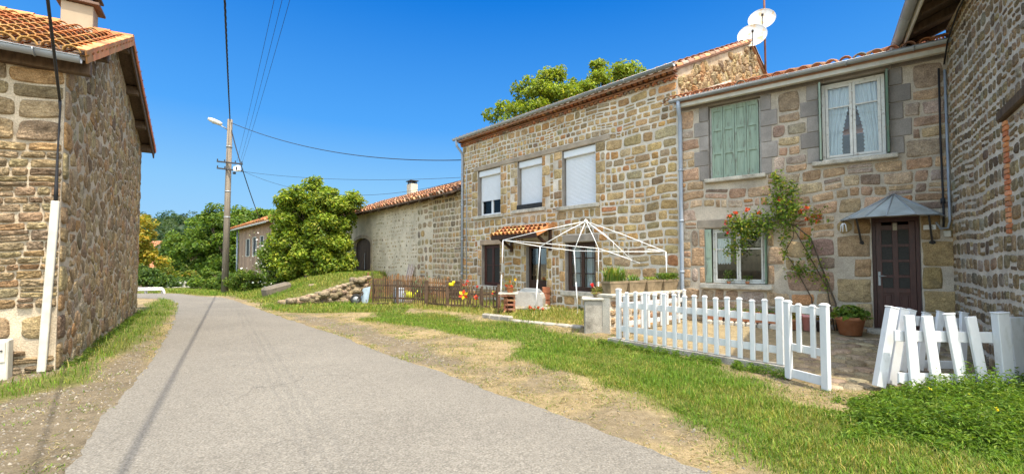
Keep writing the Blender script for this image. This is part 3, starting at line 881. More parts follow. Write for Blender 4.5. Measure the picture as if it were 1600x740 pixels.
ctc = np.array([.31, .25, .155])*(.8+.4*nb)
gac = np.array([.30, .24, .08])*(.8+.4*nb)
soilm = sst((fbm(X, Y, .75, 71)-.46)/.16)[..., None]
straw = straw*(1-.75*soilm) + np.array([.165, .135, .095])*(.8+.5*nb)*.75*soilm
T = straw*(1-gv[..., None]) + grv*gv[..., None]
T = T*(1-gr[..., None]) + grn*gr[..., None]
T = T*(1-.7*ga[..., None]) + gac*.7*ga[..., None]
T = T*(1-ct[..., None]) + ctc*ct[..., None]
farm = sst((Y-26)/10)[..., None]; T = T*(1-farm)+np.array([.09, .12, .03])*farm
ni, nj = X.shape
I = np.arange(ni*nj).reshape(ni, nj)
Fq = np.stack([I[:-1, :-1], I[1:, :-1], I[1:, 1:], I[:-1, 1:]], -1).reshape(-1, 4)
mg, t, out = nt('soil_and_straw')
p = N(t, 'ShaderNodeBsdfPrincipled', i_Roughness=.95); p.inputs['Specular IOR Level'].default_value = .1
cc = coords(t); a = N(t, 'ShaderNodeVertexColor', layer_name='tint').outputs['Color']
c = mixc(t, .75, a, ramp(t, noise(t, cc, 60, 5, .7), .3, .7, (.45, .42, .38, 1), (1.5, 1.5, 1.45, 1)), 'MULTIPLY')
c = mixc(t, .6, c, ramp(t, noise(t, cc, 9, 5, .6), .3, .7, (.6, .58, .52, 1), (1.35, 1.35, 1.3, 1)), 'MULTIPLY')
t.links.new(c, p.inputs['Base Color'])
b = N(t, 'ShaderNodeBump', i_Strength=.9, i_Distance=.02); t.links.new(noise(t, cc, 75, 6, .7), b.inputs['Height']); t.links.new(b.outputs[0], p.inputs['Normal'])
t.links.new(p.outputs[0], out.inputs[0])
go = np_mesh('ground', np.stack([X, Y, Zg], -1).reshape(-1, 3), Fq, mg, T.reshape(-1, 3), smooth=True)
tag(go, kind='structure')

# road: a strip resampled along both edges
def resample(pl, n):
    pl = np.array(pl); s = np.r_[0, np.cumsum(np.hypot(*np.diff(pl, axis=0).T))]
    q = np.linspace(0, s[-1], n); return np.c_[np.interp(q, s, pl[:, 0]), np.interp(q, s, pl[:, 1])]
nr_, nc_ = 420, 30
Rr, Ll = resample(road_R, nr_), resample(road_L, nr_)
for e, sg in ((Rr, 1), (Ll, -1)):
    k = np.arange(nr_)
    dv = (Rr-Ll)/np.linalg.norm(Rr-Ll, axis=1, keepdims=True)
    e += dv*((vnoise(k*.35, k*0, 1, 4)-.5)*.10 + (vnoise(k*1.3, k*0, 1, 6)-.5)*.07)[:, None]*(1)
f = np.linspace(0, 1, nc_)[None, :, None]
RP = Ll[:, None, :]*(1-f)+Rr[:, None, :]*f
fz = np.linspace(-1, 1, nc_)[None, :]
RZ = hz(RP[..., 0], RP[..., 1]) + .006 + .018*(1-fz**4)
I = np.arange(nr_*nc_).reshape(nr_, nc_)
Fq = np.stack([I[:-1, :-1], I[:-1, 1:], I[1:, 1:], I[1:, :-1]], -1).reshape(-1, 4)
mr, t, out = nt('chip_seal_asphalt')
p = N(t, 'ShaderNodeBsdfPrincipled', i_Roughness=.9); p.inputs['Specular IOR Level'].default_value = .2
cc = coords(t)
c = mixc(t, ramp(t, noise(t, cc, .5, 4, .6), .3, .7), (.168, .154, .130), (.208, .191, .160))
c = mixc(t, .62, c, ramp(t, noise(t, cc, 55, 4, .75), .34, .66, (.42, .41, .39, 1), (1.6, 1.6, 1.6, 1)), 'MULTIPLY')
c = mixc(t, .3, c, ramp(t, noise(t, cc, 11, 5, .7), .3, .7, (.62, .61, .59, 1), (1.3, 1.3, 1.3, 1)), 'MULTIPLY')
v = N(t, 'ShaderNodeTexVoronoi', i_Scale=48.0); t.links.new(cc, v.inputs['Vector'])
c = mixc(t, .45, c, ramp(t, v.outputs['Distance'], .05, .75, (1.3, 1.3, 1.3, 1), (.55, .55, .55, 1)), 'MULTIPLY')
vc = N(t, 'ShaderNodeTexVoronoi', i_Scale=.55, feature='DISTANCE_TO_EDGE')
wv = N(t, 'ShaderNodeVectorMath', operation='ADD'); nz_ = N(t, 'ShaderNodeTexNoise', i_Scale=1.6, i_Detail=5.0); t.links.new(cc, nz_.inputs['Vector']); t.links.new(cc, wv.inputs[0]); t.links.new(nz_.outputs['Color'], wv.inputs[1]); t.links.new(wv.outputs[0], vc.inputs['Vector'])
ck_ = ramp(t, vc.outputs['Distance'], .002, .009, (1, 1, 1, 1), (0, 0, 0, 1)); cm_ = N(t, 'ShaderNodeMath', operation='MULTIPLY'); t.links.new(ck_, cm_.inputs[0]); t.links.new(ramp(t, noise(t, cc, .6, 3), .52, .62, (0, 0, 0, 1), (.55, .55, .55, 1)), cm_.inputs[1])
c = mixc(t, cm_.outputs[0], c, (.06, .055, .05))
st = ramp(t, noise(t, cc, 1.7, 6, .7), .60, .76)
mm = N(t, 'ShaderNodeMath', operation='MULTIPLY'); mm.inputs[1].default_value = .35; t.links.new(st, mm.inputs[0])
c = mixc(t, mm.outputs[0], c, (.17, .155, .135))
t.links.new(c, p.inputs['Base Color'])
b = N(t, 'ShaderNodeBump', i_Strength=.6, i_Distance=.012); t.links.new(v.outputs['Distance'], b.inputs['Height']); t.links.new(b.outputs[0], p.inputs['Normal'])
t.links.new(p.outputs[0], out.inputs[0])
ro = np_mesh('road', np.concatenate([RP, RZ[..., None]], -1).reshape(-1, 3), Fq, mr, smooth=True); tag(ro, kind='structure')

# ------------------------------------------------------------------ window and door makers
def frame_rect(mb, pl, u0, v0, u1, v1, w0, w1, th, m=0):
    mb.pbox(pl, u0, v0, u0+th, v1, w0, w1, m, bev=.004); mb.pbox(pl, u1-th, v0, u1, v1, w0, w1, m, bev=.004)
    mb.pbox(pl, u0+th, v0, u1-th, v0+th, w0, w1, m, bev=.004); mb.pbox(pl, u0+th, v1-th, u1-th, v1, w0, w1, m, bev=.004)
def casement(pl, u0, v0, u1, v1, w, parent, fm, gm, th=.055, leaves_=2, bars=(), name='window', curtain=None):
    fb = MB(); frame_rect(fb, pl, u0, v0, u1, v1, w-.06, w, th)
    win = fb.build(name, fm, parent)
    n = leaves_; a0, a1 = u0+th+.004, u1-th-.004
    sb = MB()
    for i in range(n):
        a = a0+(a1-a0)*i/n+.003; b = a0+(a1-a0)*(i+1)/n-.003
        frame_rect(sb, pl, a, v0+th+.004, b, v1-th-.004, w-.05, w+.012, th*.85)
        for k in bars:
            vv = v0 + (v1-v0)*k; sb.pbox(pl, a+th*.8, vv-.014, b-th*.8, vv+.014, w-.035, w+.008)
    sb.build('sash', fm, win)
    g = MB()
    for i in range(n):
        a = a0+(a1-a0)*i/n+.003; b = a0+(a1-a0)*(i+1)/n-.003
        g.pbox(pl, a+th*.7, v0+th*1.7, b-th*.7, v1-th*1.7, w-.024, w-.018)
    g.build('pane', gm, win)
    return win

def jambs(mb, pl, o, rnd, pal, wide=(.2, .38), m=0, relief=.022, hh=(.24, .38)):
    """alternating jamb blocks each side of an opening; returns the rect they fill"""
    for side in (0, 1):
        v = o[1]; k = rnd.random() < .5
        while v < o[3]-.05:
            h = hh[0]+rnd.random()*(hh[1]-hh[0])
            if o[3]-v-h < .14: h = o[3]-v
            wd = wide[1] if k else wide[0]; k = not k
            a, b = (o[0]-wd, o[0]) if side == 0 else (o[2], o[2]+wd)
            one_stone(mb, pl, a, v, b, v+h, .016, relief, pick(pal, rnd), rnd, .03, .06, m, None, .15)
            if wd < wide[1]:
                a2, b2 = (o[0]-wide[1], o[0]-wd) if side == 0 else (o[2]+wd, o[2]+wide[1])
                if rnd.random() < .7: one_stone(mb, pl, a2, v, b2, v+h, .03, relief, pick(pal, rnd), rnd, .12, .25, m)
            v += h
    return (o[0]-wide[1], o[1], o[2]+wide[1], o[3])

exec_parts = True
# ================================================================== MAIN HOUSE
rnd = random.Random(21)
mh = thing('stone_house', (4.33, 11.39, 0), 'tall pale rubble stone house with three white roller shutters upstairs', 'house')
TOPM = 6.40
w1 = MAIN.rect(746.5, 263, 782, 336); w2 = MAIN.rect(808.5, 247, 847, 326); w3 = MAIN.rect(878, 229, 931, 320)
vt = MAIN.uv(847, 240)[1]-.08
w1 = (w1[0], w1[1], w1[2], vt); w2 = (w2[0], w2[1], w2[2], vt); w3 = (w3[0], w3[1], w3[2], vt)
gw = MAIN.rect(752.5, 382, 781, 446); gd = MAIN.rect(822, 384, 854, 472); gb = MAIN.rect(883, 378, 931, 455)
lu1, lv = MAIN.uv(741, 262)[0], vt
lu0 = MAIN.uv(953, 208)[0]
lint = (lu0, vt, lu1, vt+.17)
gbl = (gb[0]-.1, gb[3], gb[2]+.1, gb[3]+.24)
ops = [w1, w2, w3, gw, gd, gb]
mb = MB()
wall_face(mb, MAIN, [(0, TOPM+.5), (ML, TOPM+.5)], ops, reveal=.24, m=1, rm=2)
res = [jambs(mb, MAIN, o, rnd, PAL_MAIN, (.16, .36)) for o in (w1, w2, w3)]
res += [jambs(mb, MAIN, o, rnd, PAL_MAIN, (.10, .24)) for o in (gw, gd, gb)]
blk = res + [lint, gbl]
for o in (w1, w2, w3): blk.append((o[0]-.2, o[1]-.14, o[2]+.2, o[1]))
for o in (gw, gb): blk.append((o[0]-.15, o[1]-.16, o[2]+.15, o[1]))
blk.append((gw[0]-.1, gw[3], gw[2]+.1, gw[3]+.2)); blk.append((gd[0]-.1, gd[3], gd[2]+.1, gd[3]+.2))
def hm(v): return (.13, .20) if v > vt+.15 else ((.17, .30) if v > 2.6 else (.2, .36))
def zm(u, v): return .92 + .40*max(0, 1-u/3.2)
stones(mb, MAIN, .02, ML-.02, .05, [(0, TOPM), (ML, TOPM)], blk, hm, PAL_MAIN, rnd, (.75, 1.8), .026, .018, .10, .11, split=.20, size=zm)
for (a, b) in ((gw, .2), (gd, .2)): mb.pbox(MAIN, a[0]-.09, a[3]+.002, a[2]+.09, a[3]+b-.01, -.05, .02, 2, (1.45, 1.2, .95), .012)
main_wall = mb.build('wall', [MT['stone'], MT['mortar_pale'], MT['dressed']], mh)
mb = MB(); mb.pbox(MAIN, lint[0], lint[1]+.004, lint[2], lint[3], -.05, .035, tint=(1.25, 1.12, .95), bev=.015); mb.build('lintel', MT['dressed'], mh)
mb = MB(); mb.pbox(MAIN, gbl[0], gbl[1]+.004, gbl[2], gbl[3], -.05, .03, tint=(1.1, 1.05, .98), bev=.02); mb.build('lintel', MT['dressed'], mh)
# right gable, left gable, back
DEEP = 10.8; RA = 5.4; EV = 6.75; RIDGE = EV + RA*.478
mb = MB()
gout = [(0, EV-.05), (RA, RIDGE-.1), (DEEP, EV-.05)]
wall_face(mb, SIDE, gout, [], m=1, rm=1)
rubble(mb, SIDE, .02, 10.0, 5.5, gout, [], (.34, .17), PAL_GABLE, random.Random(5), .02, .05, rough=.7)
SIDL = Plane(MAIN.at(ML, 0)[:2], (1, .942), (-.942, 1))
wall_face(mb, SIDL, gout, [], m=1, rm=1)
BACK = Plane(SIDE.at(DEEP, 0)[:2], (-.942, 1), (1, .942))
wall_face(mb, BACK, [(0, EV), (ML, EV)], [], m=1, rm=1)
mb.build('gable_wall', [MT['stone_rough'], MT['mortar_earth']], mh)
# cornice of tile rows (genoise)
mb = MB(); rr = random.Random(3)
for row, (v, wo_) in enumerate(((TOPM+.02, .12), (TOPM+.15, .24))):
    n = int(ML/.17)
    for i in range(n):
        u = (i+.5)*ML/n
        K = 6; vs = []
        for ww in (0, wo_):
            for k in range(K):
                an = math.pi*k/(K-1); vs.append(MAIN.at(u-math.cos(an)*.075, v+math.sin(an)*.062, ww))
        for k in range(K):
            an = math.pi*k/(K-1); vs.append(MAIN.at(u-math.cos(an)*.058, v+math.sin(an)*.046, wo_))
        for k in range(K):
            an = math.pi*k/(K-1); vs.append(MAIN.at(u-math.cos(an)*.058, v+math.sin(an)*.046, .02))
        mb.add(vs, [(k, k+1, K+k+1, K+k) for k in range(K-1)]+[(K+k, K+k+1, 2*K+k+1, 2*K+k) for k in range(K-1)]+[(2*K+k, 2*K+k+1, 3*K+k+1, 3*K+k) for k in range(K-1)], 0, tuple(c*.95 for c in pick(PAL_OLD, rr)), True)
    mb.pbox(MAIN, 0, v+.068, ML, v+.105, -.02, wo_+.015, 0, (.34, .17, .10))
mb.build('cornice', MT['tile'], mh)
# roof
mb = MB()
def deck(mb, pl, u0, u1, w_eave, v_eave, w_ridge, v_ridge, th=.08, m=0):
    prism(mb, [pl.at(u0, v_eave, w_eave), pl.at(u1, v_eave, w_eave), pl.at(u1, v_ridge, w_ridge), pl.at(u0, v_ridge, w_ridge)], (0, 0, -th), m, (.4, .22, .14))
deck(mb, MAIN, -.06, ML+.06, .33, EV-.12, -RA, RIDGE)
deck(mb, MAIN, -.06, ML+.06, -DEEP-.3, EV-.12, -RA, RIDGE)
sdir = (MAIN.n*-(RA+.33) + Z*(RIDGE-EV+.10)).normalized()
tile_roof(mb, MAIN.at(0, EV-.115, .33), MAIN.d, sdir, ML, math.hypot(RA+.33, RIDGE-EV+.1), rr, PAL_OLD, cw=.24, rl=.45)
ridge_tiles(mb, SIDE.at(-.2, EV-.05, .0), SIDE.at(RA, RIDGE+.02, .0), rr, PAL_OLD, r=.10)
ridge_tiles(mb, SIDE.at(RA, RIDGE+.02, .0), SIDE.at(DEEP, EV, .0), rr, PAL_OLD, r=.10)
mb.build('roof', MT['tile'], mh)
mb = MB(); gutter(mb, MAIN.at(-.1, EV-.06, .40), MAIN.at(ML+.1, EV-.06, .40), MAIN.n, .075); mb.build('gutter', MT['zinc'], mh)
mb = MB()
pu = MAIN.uv(724.5, 300)[0]
pu = min(pu, ML-.05)
mb.tube([MAIN.at(pu, EV-.12, .40), MAIN.at(pu, EV-.35, .36), MAIN.at(pu, EV-.6, .10), MAIN.at(pu, EV-.8, .075), MAIN.at(pu, .25, .075)], .05, 10)
for v in (1.2, 2.6, 4, 5.3): mb.tube([MAIN.at(pu, v-.03, .075), MAIN.at(pu, v+.03, .075)], .058, 10)
mb.build('downpipe', MT['zinc_pipe'], mh)
mb = MB(); q = pu-.24
mb.tube([MAIN.at(q, .3, .03), MAIN.at(q, 4.9, .03), MAIN.at(q, 5.5, .03)], .018, 6); mb.build('conduit', MT['zinc_pipe'], mh)
# upstairs roller shutters
def roller(o, drop, box=True):
    wz = -.17
    fb = MB(); frame_rect(fb, MAIN, o[0]+.03, o[1]+.012, o[2]-.03, o[3]-.005, wz-.07, wz, .06)
    win = fb.build('window', MT['white_pvc'], mh)
    vb = o[3]-.24
    b = MB(); b.pbox(MAIN, o[0]+.01, vb, o[2]-.01, o[3]-.006, wz-.08, wz+.11, bev=.02); b.build('shutter_box', MT['white_pvc'], win)
    s = MB(); v = vb; u0, u1 = o[0]+.05, o[2]-.05
    while v > drop+.001:
        h = min(.042, v-drop)
        prof = [(v, wz+.004), (v-h*.25, wz+.013), (v-h*.75, wz+.013), (v-h*.94, wz+.004), (v-h, wz+.004)]
        vs = [MAIN.at(uu, pv, pw) for uu in (u0, u1) for pv, pw in prof]
        s.add(vs, [(i, i+1, 5+i+1, 5+i) for i in range(4)]); v -= h
    s.pbox(MAIN, u0, drop-.03, u1, drop, wz-.005, wz+.018)
    s.build('roller_shutter', MT['shutter_pvc'], win)
    if drop > o[1]+.2:
        g = MB(); g.pbox(MAIN, u0, o[1]+.06, u1, drop+.05, wz-.055, wz-.05); g.build('pane', MT['glass'], win)
        k = MB(); um = (u0+u1)/2; k.pbox(MAIN, um-.05, o[1]+.04, um+.05, drop+.02, wz-.06, wz-.01, bev=.006)
        for e in (u0, u1-.05): k.pbox(MAIN, e, o[1]+.04, e+.05, drop+.02, wz-.06, wz-.012, bev=.006)
        k.pbox(MAIN, u0, o[1]+.03, u1, o[1]+.09, wz-.06, wz-.008, bev=.006); k.build('sash', MT['white_pvc'], win)
    s = MB(); s.pbox(MAIN, o[0]-.17, o[1]-.13, o[2]+.17, o[1]-.004, -.06, .12, bev=.018); s.build('sill', MT['sill'], win)
    return win
roller(w1, MAIN.uv(765, 311)[1]); win2 = roller(w2, w2[1]+.03); roller(w3, w3[1]+.03)
mb = MB(); mb.pbox(MAIN, w2[0]+.0, w2[1]+.002, w2[2]-.0, w2[1]+.17, -.14, .06, bev=.02)
tag(mb.build('window_box', MT['rubber']), 'empty dark window box on the middle upstairs sill of the tall house', 'window box')
# ground floor joinery
cas = casement(MAIN, gw[0]+.02, gw[1]+.01, gw[2]-.02, gw[3]-.01, -.14, mh, MT['door_red'], MT['glass_frost'], .06, 2, (.5,))
mb = MB(); mb.pbox(MAIN, gw[0]-.14, gw[1]-.15, gw[2]+.14, gw[1]-.004, -.06, .10, bev=.015); mb.build('sill', MT['sill'], cas)
cas = casement(MAIN, gb[0]+.02, gb[1]+.01, gb[2]-.02, gb[3]-.01, -.14, mh, MT['dark_wood'], MT['glass'], .065, 2, (.36, .68))
mb = MB(); mb.pbox(MAIN, gb[0]-.14, gb[1]-.15, gb[2]+.14, gb[1]-.004, -.06, .10, bev=.015); mb.build('sill', MT['sill'], cas)
mb = MB()
for k in range(4):   # net curtains behind the big window
    a = gb[0]+.1+(gb[2]-gb[0]-.2)*k/4; n = 16; vs = []
    for i in range(n+1):
        for v in (gb[1]+.1, gb[3]-.1): vs.append(MAIN.at(a+.22*i/n, v, -.32+.02*math.sin(i*1.4)))
    mb.add(vs, [(2*i, 2*i+2, 2*i+3, 2*i+1) for i in range(n)], 0, (1, 1, 1), True)
mb.build('curtain', MT['curtain'], cas)
mb = MB(); frame_rect(mb, MAIN, gd[0]+.02, gd[1], gd[2]-.02, gd[3]-.01, -.2, -.13, .07); dr = mb.build('door', MT['dark_wood'], mh)
mb = MB(); um = (gd[0]+gd[2])/2
mb.pbox(MAIN, gd[0]+.09, gd[1]+.02, gd[2]-.09, gd[1]+.75, -.19, -.15, bev=.006)
mb.pbox(MAIN, um-.04, gd[1]+.75, um+.04, gd[3]-.08, -.19, -.15, bev=.006)
mb.pbox(MAIN, gd[0]+.15, gd[1]+.12, um-.06, gd[1]+.65, -.15, -.14, bev=.004); mb.pbox(MAIN, um+.06, gd[1]+.12, gd[2]-.15, gd[1]+.65, -.15, -.14, bev=.004)
mb.build('door_leaf', MT['dark_wood'], dr)
mb = MB(); mb.pbox(MAIN, gd[0]+.09, gd[1]+.75, gd[2]-.09, gd[3]-.08, -.178, -.172); mb.build('pane', MT['glass'], dr)
mb = MB(); hu = gd[0]+.14; mb.tube([MAIN.at(hu, gd[1]+.95, -.15), MAIN.at(hu, gd[1]+.95, -.10), MAIN.at(hu+.1, gd[1]+.95, -.10)], .012, 6); mb.build('handle', MT['zinc'], dr)
mb = MB(); mb.pbox(MAIN, gd[0]-.25, .05, gd[2]+.25, gd[1]-.003, -.1, .38, bev=.02); mb.build('doorstep', MT['sill'], mh)
# tiled door canopy
ca0 = MAIN.uv(866, 348)[0]; ca1 = MAIN.uv(795, 353)[0]; cv = MAIN.uv(830, 352)[1]; OUT = .85; DR = .36
cn = MB(); sd = (MAIN.n*-OUT+Z*DR).normalized(); Ls = math.hypot(OUT, DR)
prism(cn, [MAIN.at(ca0, cv-DR, OUT), MAIN.at(ca1, cv-DR, OUT), MAIN.at(ca1, cv, .0), MAIN.at(ca0, cv, .0)], (0, 0, -.05), 1)
tile_roof(cn, MAIN.at(ca0, cv-DR+.01, OUT), MAIN.d, sd, ca1-ca0, Ls, random.Random(8), PAL_ORANGE, cw=.2, rl=.3)
cn.bar(MAIN.at(ca0-.01, cv-DR-.02, OUT+.01), MAIN.at(ca0-.01, cv-.02, .02), .03, .14, mat=0, tint=(.6, .26, .1)); cn.bar(MAIN.at(ca1+.01, cv-DR-.02, OUT+.01), MAIN.at(ca1+.01, cv-.02, .02), .03, .14, mat=0, tint=(.6, .26, .1))
can = cn.build('door_canopy', [MT['tile'], MT['dark_wood']], mh)
for u in (ca0+.14, ca1-.2):
    b = MB(); b.bar(MAIN.at(u, cv-.9, .05), MAIN.at(u, cv-.1, .05), .09, .09, up=MAIN.n, bev=.008)
    b.bar(MAIN.at(u, cv-.78, .08), MAIN.at(u, cv-DR-.09, .62), .08, .09, up=MAIN.d, bev=.008)
    b.bar(MAIN.at(u, cv-.14, .05), MAIN.at(u, cv-DR-.09, .80), .07, .09, up=Z, bev=.008); b.build('bracket', MT['dark_wood'], can)
b = MB(); b.bar(MAIN.at(ca0, cv-DR-.085, OUT-.03), MAIN.at(ca1, cv-DR-.085, OUT-.03), .07, .10, bev=.008); b.build('front_beam', MT['dark_wood'], can)

# ================================================================== COTTAGE
rnd = random.Random(33)
ch = thing('stone_cottage', (8.32, 8.32, 0), 'low stone cottage with green shutters and a glass porch roof over its brown door', 'house')
CT = COT.uv(1270, 118)[1]
f1 = COT.rect(1106.5, 163, 1190, 276); f2 = COT.rect(1278, 122, 1391, 247); g1 = COT.rect(1101, 355, 1200, 443); d1 = COT.rect(1361, 338, 1443, 515)
HB = COT.uv(1300, 127)[1]
f1 = (f1[0], f1[1], f1[2], HB); f2 = (f2[0], f2[1], f2[2], HB)
ops = [f1, f2, g1, d1]
mb = MB()
TOPC = 5.72
wall_face(mb, COT, [(0, TOPC), (CL, TOPC)], ops, reveal=.22, m=1, rm=2)
blk = list(ops)
blk.append((0, HB, CL, TOPC))
def quoin(o, L, Rr_):
    v = o[1]-.02; k = rnd.random() < .5; n = 5; h = (o[3]-v)/n
    for i in range(n):
        wd = .34 if k else .22; k = not k
        for s in (0, 1):
            if (s == 0 and not L) or (s == 1 and not Rr_): continue
            a, b = (o[0]-wd, o[0]) if s == 0 else (o[2], o[2]+wd)
            tt = .8+rnd.random()*.4
            mb.pbox(COT, a, v+i*h+.004, b, v+(i+1)*h-.004, -.05, .016+.012*rnd.random(), 2, (tt, tt, tt*1.02), .012)
            blk.append((a, v+i*h, b, v+(i+1)*h))
quoin(f1, True, True); quoin(f2, True, True)
u = 0
while u < CL:                     # grey dressed band under the eaves
    L = .7+rnd.random()*.5; L = min(L, CL-u); tt = .85+rnd.random()*.3
    mb.pbox(COT, u+.003, HB+.004, u+L-.003, TOPC-.01, -.05, .014+.01*rnd.random(), 2, (tt*.95, tt*.95, tt), .012); u += L
for o in (f1, f2): blk.append((o[0]-.12, o[1]-.11, o[2]+.12, o[1]))
blk.append((g1[0]-.12, g1[1]-.14, g1[2]+.12, g1[1]))
res = jambs(mb, COT, g1, rnd, PAL_COT, (.14, .34), hh=(.3, .5), m=0); blk.append(res)
res = jambs(mb, COT, d1, rnd, [(3, (.38, .28, .15)), (2, (.42, .32, .19))], (.30, .60), hh=(.35, .55)); blk.append(res)
mb.pbox(COT, g1[0]-.18, g1[3]+.004, g1[2]+.18, g1[3]+.22, -.05, .02, 2, (1.2, 1.12, .98), .02); blk.append((g1[0]-.18, g1[3], g1[2]+.18, g1[3]+.22))
mb.pbox(COT, d1[0]-.2, d1[3]+.004, d1[2]+.2, d1[3]+.10, -.05, .02, 0, (.30, .2, .09), .02); blk.append((d1[0]-.2, d1[3], d1[2]+.2, d1[3]+.10))
def hc(v): return (.20, .36) if v > 2.7 else (.28, .50)
stones(mb, COT, .02, CL-.02, .02, [(0, HB-.01), (CL, HB-.01)], blk, hc, PAL_COT, rnd, (.8, 2.1), .020, .020, .09, .09, split=.20, rough=.5, warp_amp=.04)
mb.build('wall', [MT['stone'], MT['mortar_grey'], MT['dressed']], ch)
# shell behind
mb = MB()
CB = Plane(COT.at(0, 0, -6)[:2], COT.d[:2], (-COT.n)[:2])
wall_face(mb, CB, [(0, TOPC), (CL, TOPC)], [], m=0)
CS = Plane(COT.at(0, 0)[:2], (-COT.n)[:2], (-COT.d)[:2]); wall_face(mb, CS, [(0, TOPC), (3, TOPC+1.1), (6, TOPC)], [], m=0)
CS = Plane(COT.at(CL, 0)[:2], (-COT.n)[:2], COT.d[:2]); wall_face(mb, CS, [(0, TOPC), (3, TOPC+1.1), (6, TOPC)], [], m=0)
mb.pbox(COT, .02, 2.72, CL-.02, 2.9, -5.9, -.24)
mb.build('back_wall', MT['mortar_grey'], ch)
CE = TOPC+.03; CP = .37
mb = MB(); rr = random.Random(13)
deck(mb, COT, -.0, CL+.0, .26, CE, -3.2, CE+3.46*CP); deck(mb, COT, -.0, CL, -6.2, CE+.1, -3.2, CE+3.46*CP)
sd = (-COT.n + Z*CP).normalized()
tile_roof(mb, COT.at(-.05, CE+.012, .30), COT.d, sd, CL+.35, 3.6, rr, PAL_OLD+[(2, (.55, .22, .10))], cw=.25, rl=.4)
mb.build('roof', MT['tile'], ch)
mb = MB(); prism(mb, [SIDE.at(.0, CE+.02, .0), SIDE.at(3.4, CE+.02+3.4*.40, .0), SIDE.at(3.4, CE+.25+3.4*.40, .0), SIDE.at(.0, CE+.2, .0)], SIDE.n*.10); mb.build('flashing', MT['sill'], ch)
mb = MB(); mb.pbox(COT, -.0, CE-.17, CL+.03, CE-.035, .14, .255, bev=.01); mb.build('fascia', MT['cream_fascia'], ch)
mb = MB(); gutter(mb, COT.at(-.02, CE+.02, .335), COT.at(CL+.12, CE+.02, .335), COT.n, .07); mb.build('gutter', MT['zinc'], ch)
mb = MB(); pu = CL-.10
mb.tube([COT.at(pu, CE-.03, .33), COT.at(pu, CE-.22, .31), COT.at(pu+.02, CE-.42, .12), COT.at(pu+.03, CE-.62, .08), COT.at(pu+.03, 1.0, .08), COT.at(pu+.03, .2, .08)], .05, 10)
for v in (1.4, 2.7, 4.0): mb.tube([COT.at(pu+.03, v-.03, .08), COT.at(pu+.03, v+.03, .08)], .058, 10)
mb.build('downpipe', MT['zinc_pipe'], ch)
# closed green shutters
sh0 = (f1[0]+.05, f1[1]+.03, f1[2]-.05, f1[3]-.04)
fb = MB(); frame_rect(fb, COT, f1[0]+.005, f1[1]+.005, f1[2]-.005, f1[3]-.005, -.17, -.13, .045); wn = fb.build('window', MT['white_worn'], ch)
for k in range(4):
    a = sh0[0]+(sh0[2]-sh0[0])*k/4+.004; b = sh0[0]+(sh0[2]-sh0[0])*(k+1)/4-.004
    s = MB(); s.pbox(COT, a, sh0[1], b, sh0[3], -.125, -.10)
    for (va, vb) in ((0, .03), (.33, .37), (.66, .70), (.94, 1.0)):
        H = sh0[3]-sh0[1]; s.pbox(COT, a, sh0[1]+H*va, b, sh0[1]+H*vb, -.0985, -.076, bev=.004)
    s.pbox(COT, a, sh0[1], a+.045, sh0[3], -.0985, -.074, bev=.004); s.pbox(COT, b-.045, sh0[1], b, sh0[3], -.0985, -.074, bev=.004)
    s.build('shutter', MT['green_shutter'], wn)
s = MB(); s.pbox(COT, f1[0]-.10, f1[1]-.10, f1[2]+.10, f1[1]-.003, -.06, .13, bev=.018); s.build('sill', MT['sill'], wn)
# right window with parted curtains
wn = casement(COT, f2[0]+.05, f2[1]+.015, f2[2]-.05, f2[3]-.02, -.11, ch, MT['white_worn'], MT['glass'], .06, 2, (.68,))
def curtain(pl, ua, ub, v0, v1, w, pull, parent):
    """a net curtain from ua to ub, its free edge drawn in towards ua at the bottom"""
    mb = MB(); n, m_ = 44, 24; vs = []
    for j in range(m_+1):
        tt = j/m_; v = v1+(v0-v1)*tt
        k = 1 - pull*(sst(tt*1.25))
        for i in range(n+1):
            s = i/n; uu = ua+(ub-ua)*s*k
            vs.append(pl.at(uu, v + (.02*math.sin(i*.9) if j == m_ else 0), w + .022*math.sin(s*34+tt*1.2) - .01*math.sin(s*9)))
    mb.add(vs, [(j*(n+1)+i, j*(n+1)+i+1, (j+1)*(n+1)+i+1, (j+1)*(n+1)+i) for j in range(m_) for i in range(n)], 0, (1, 1, 1), True)
    # frill on the free edge
    vs = []
    for j in range(m_*3+1):
        tt = j/(m_*3); v = v1+(v0-v1)*tt; k = 1-pull*sst(tt*1.25); uu = ua+(ub-ua)*k; sg = 1 if ub > ua else -1
        vs += [pl.at(uu-.01*sg, v, w+.015), pl.at(uu+sg*(.035+.012*math.sin(j*1.7)), v, w+.02+.018*math.sin(j*1.9))]
    mb.add(vs, [(2*i, 2*i+1, 2*i+3, 2*i+2) for i in range(m_*3)], 0, (1, 1, 1), True)
    return mb.build('curtain', MT['curtain'], parent)
um = (f2[0]+f2[2])/2
curtain(COT, f2[2]-.1, um+.03, f2[1]+.07, f2[3]-.05, -.19, .42, wn); curtain(COT, f2[0]+.1, um-.03, f2[1]+.07, f2[3]-.05, -.19, .42, wn)
s = MB(); s.pbox(COT, f2[0]-.12, f2[1]-.10, f2[2]+.14, f2[1]-.003, -.06, .14, bev=.018); s.build('sill', MT['sill'], wn)
for u in (f2[2]-.026, f2[0]+.026):   # shutters folded open into the reveal
    s = MB(); s.pbox(COT, u-.018, f2[1]+.02, u+.018, f2[3]-.02, -.09, .16, bev=.004); s.build('shutter', MT['green_dark' if u < um else 'green_shutter'], wn)
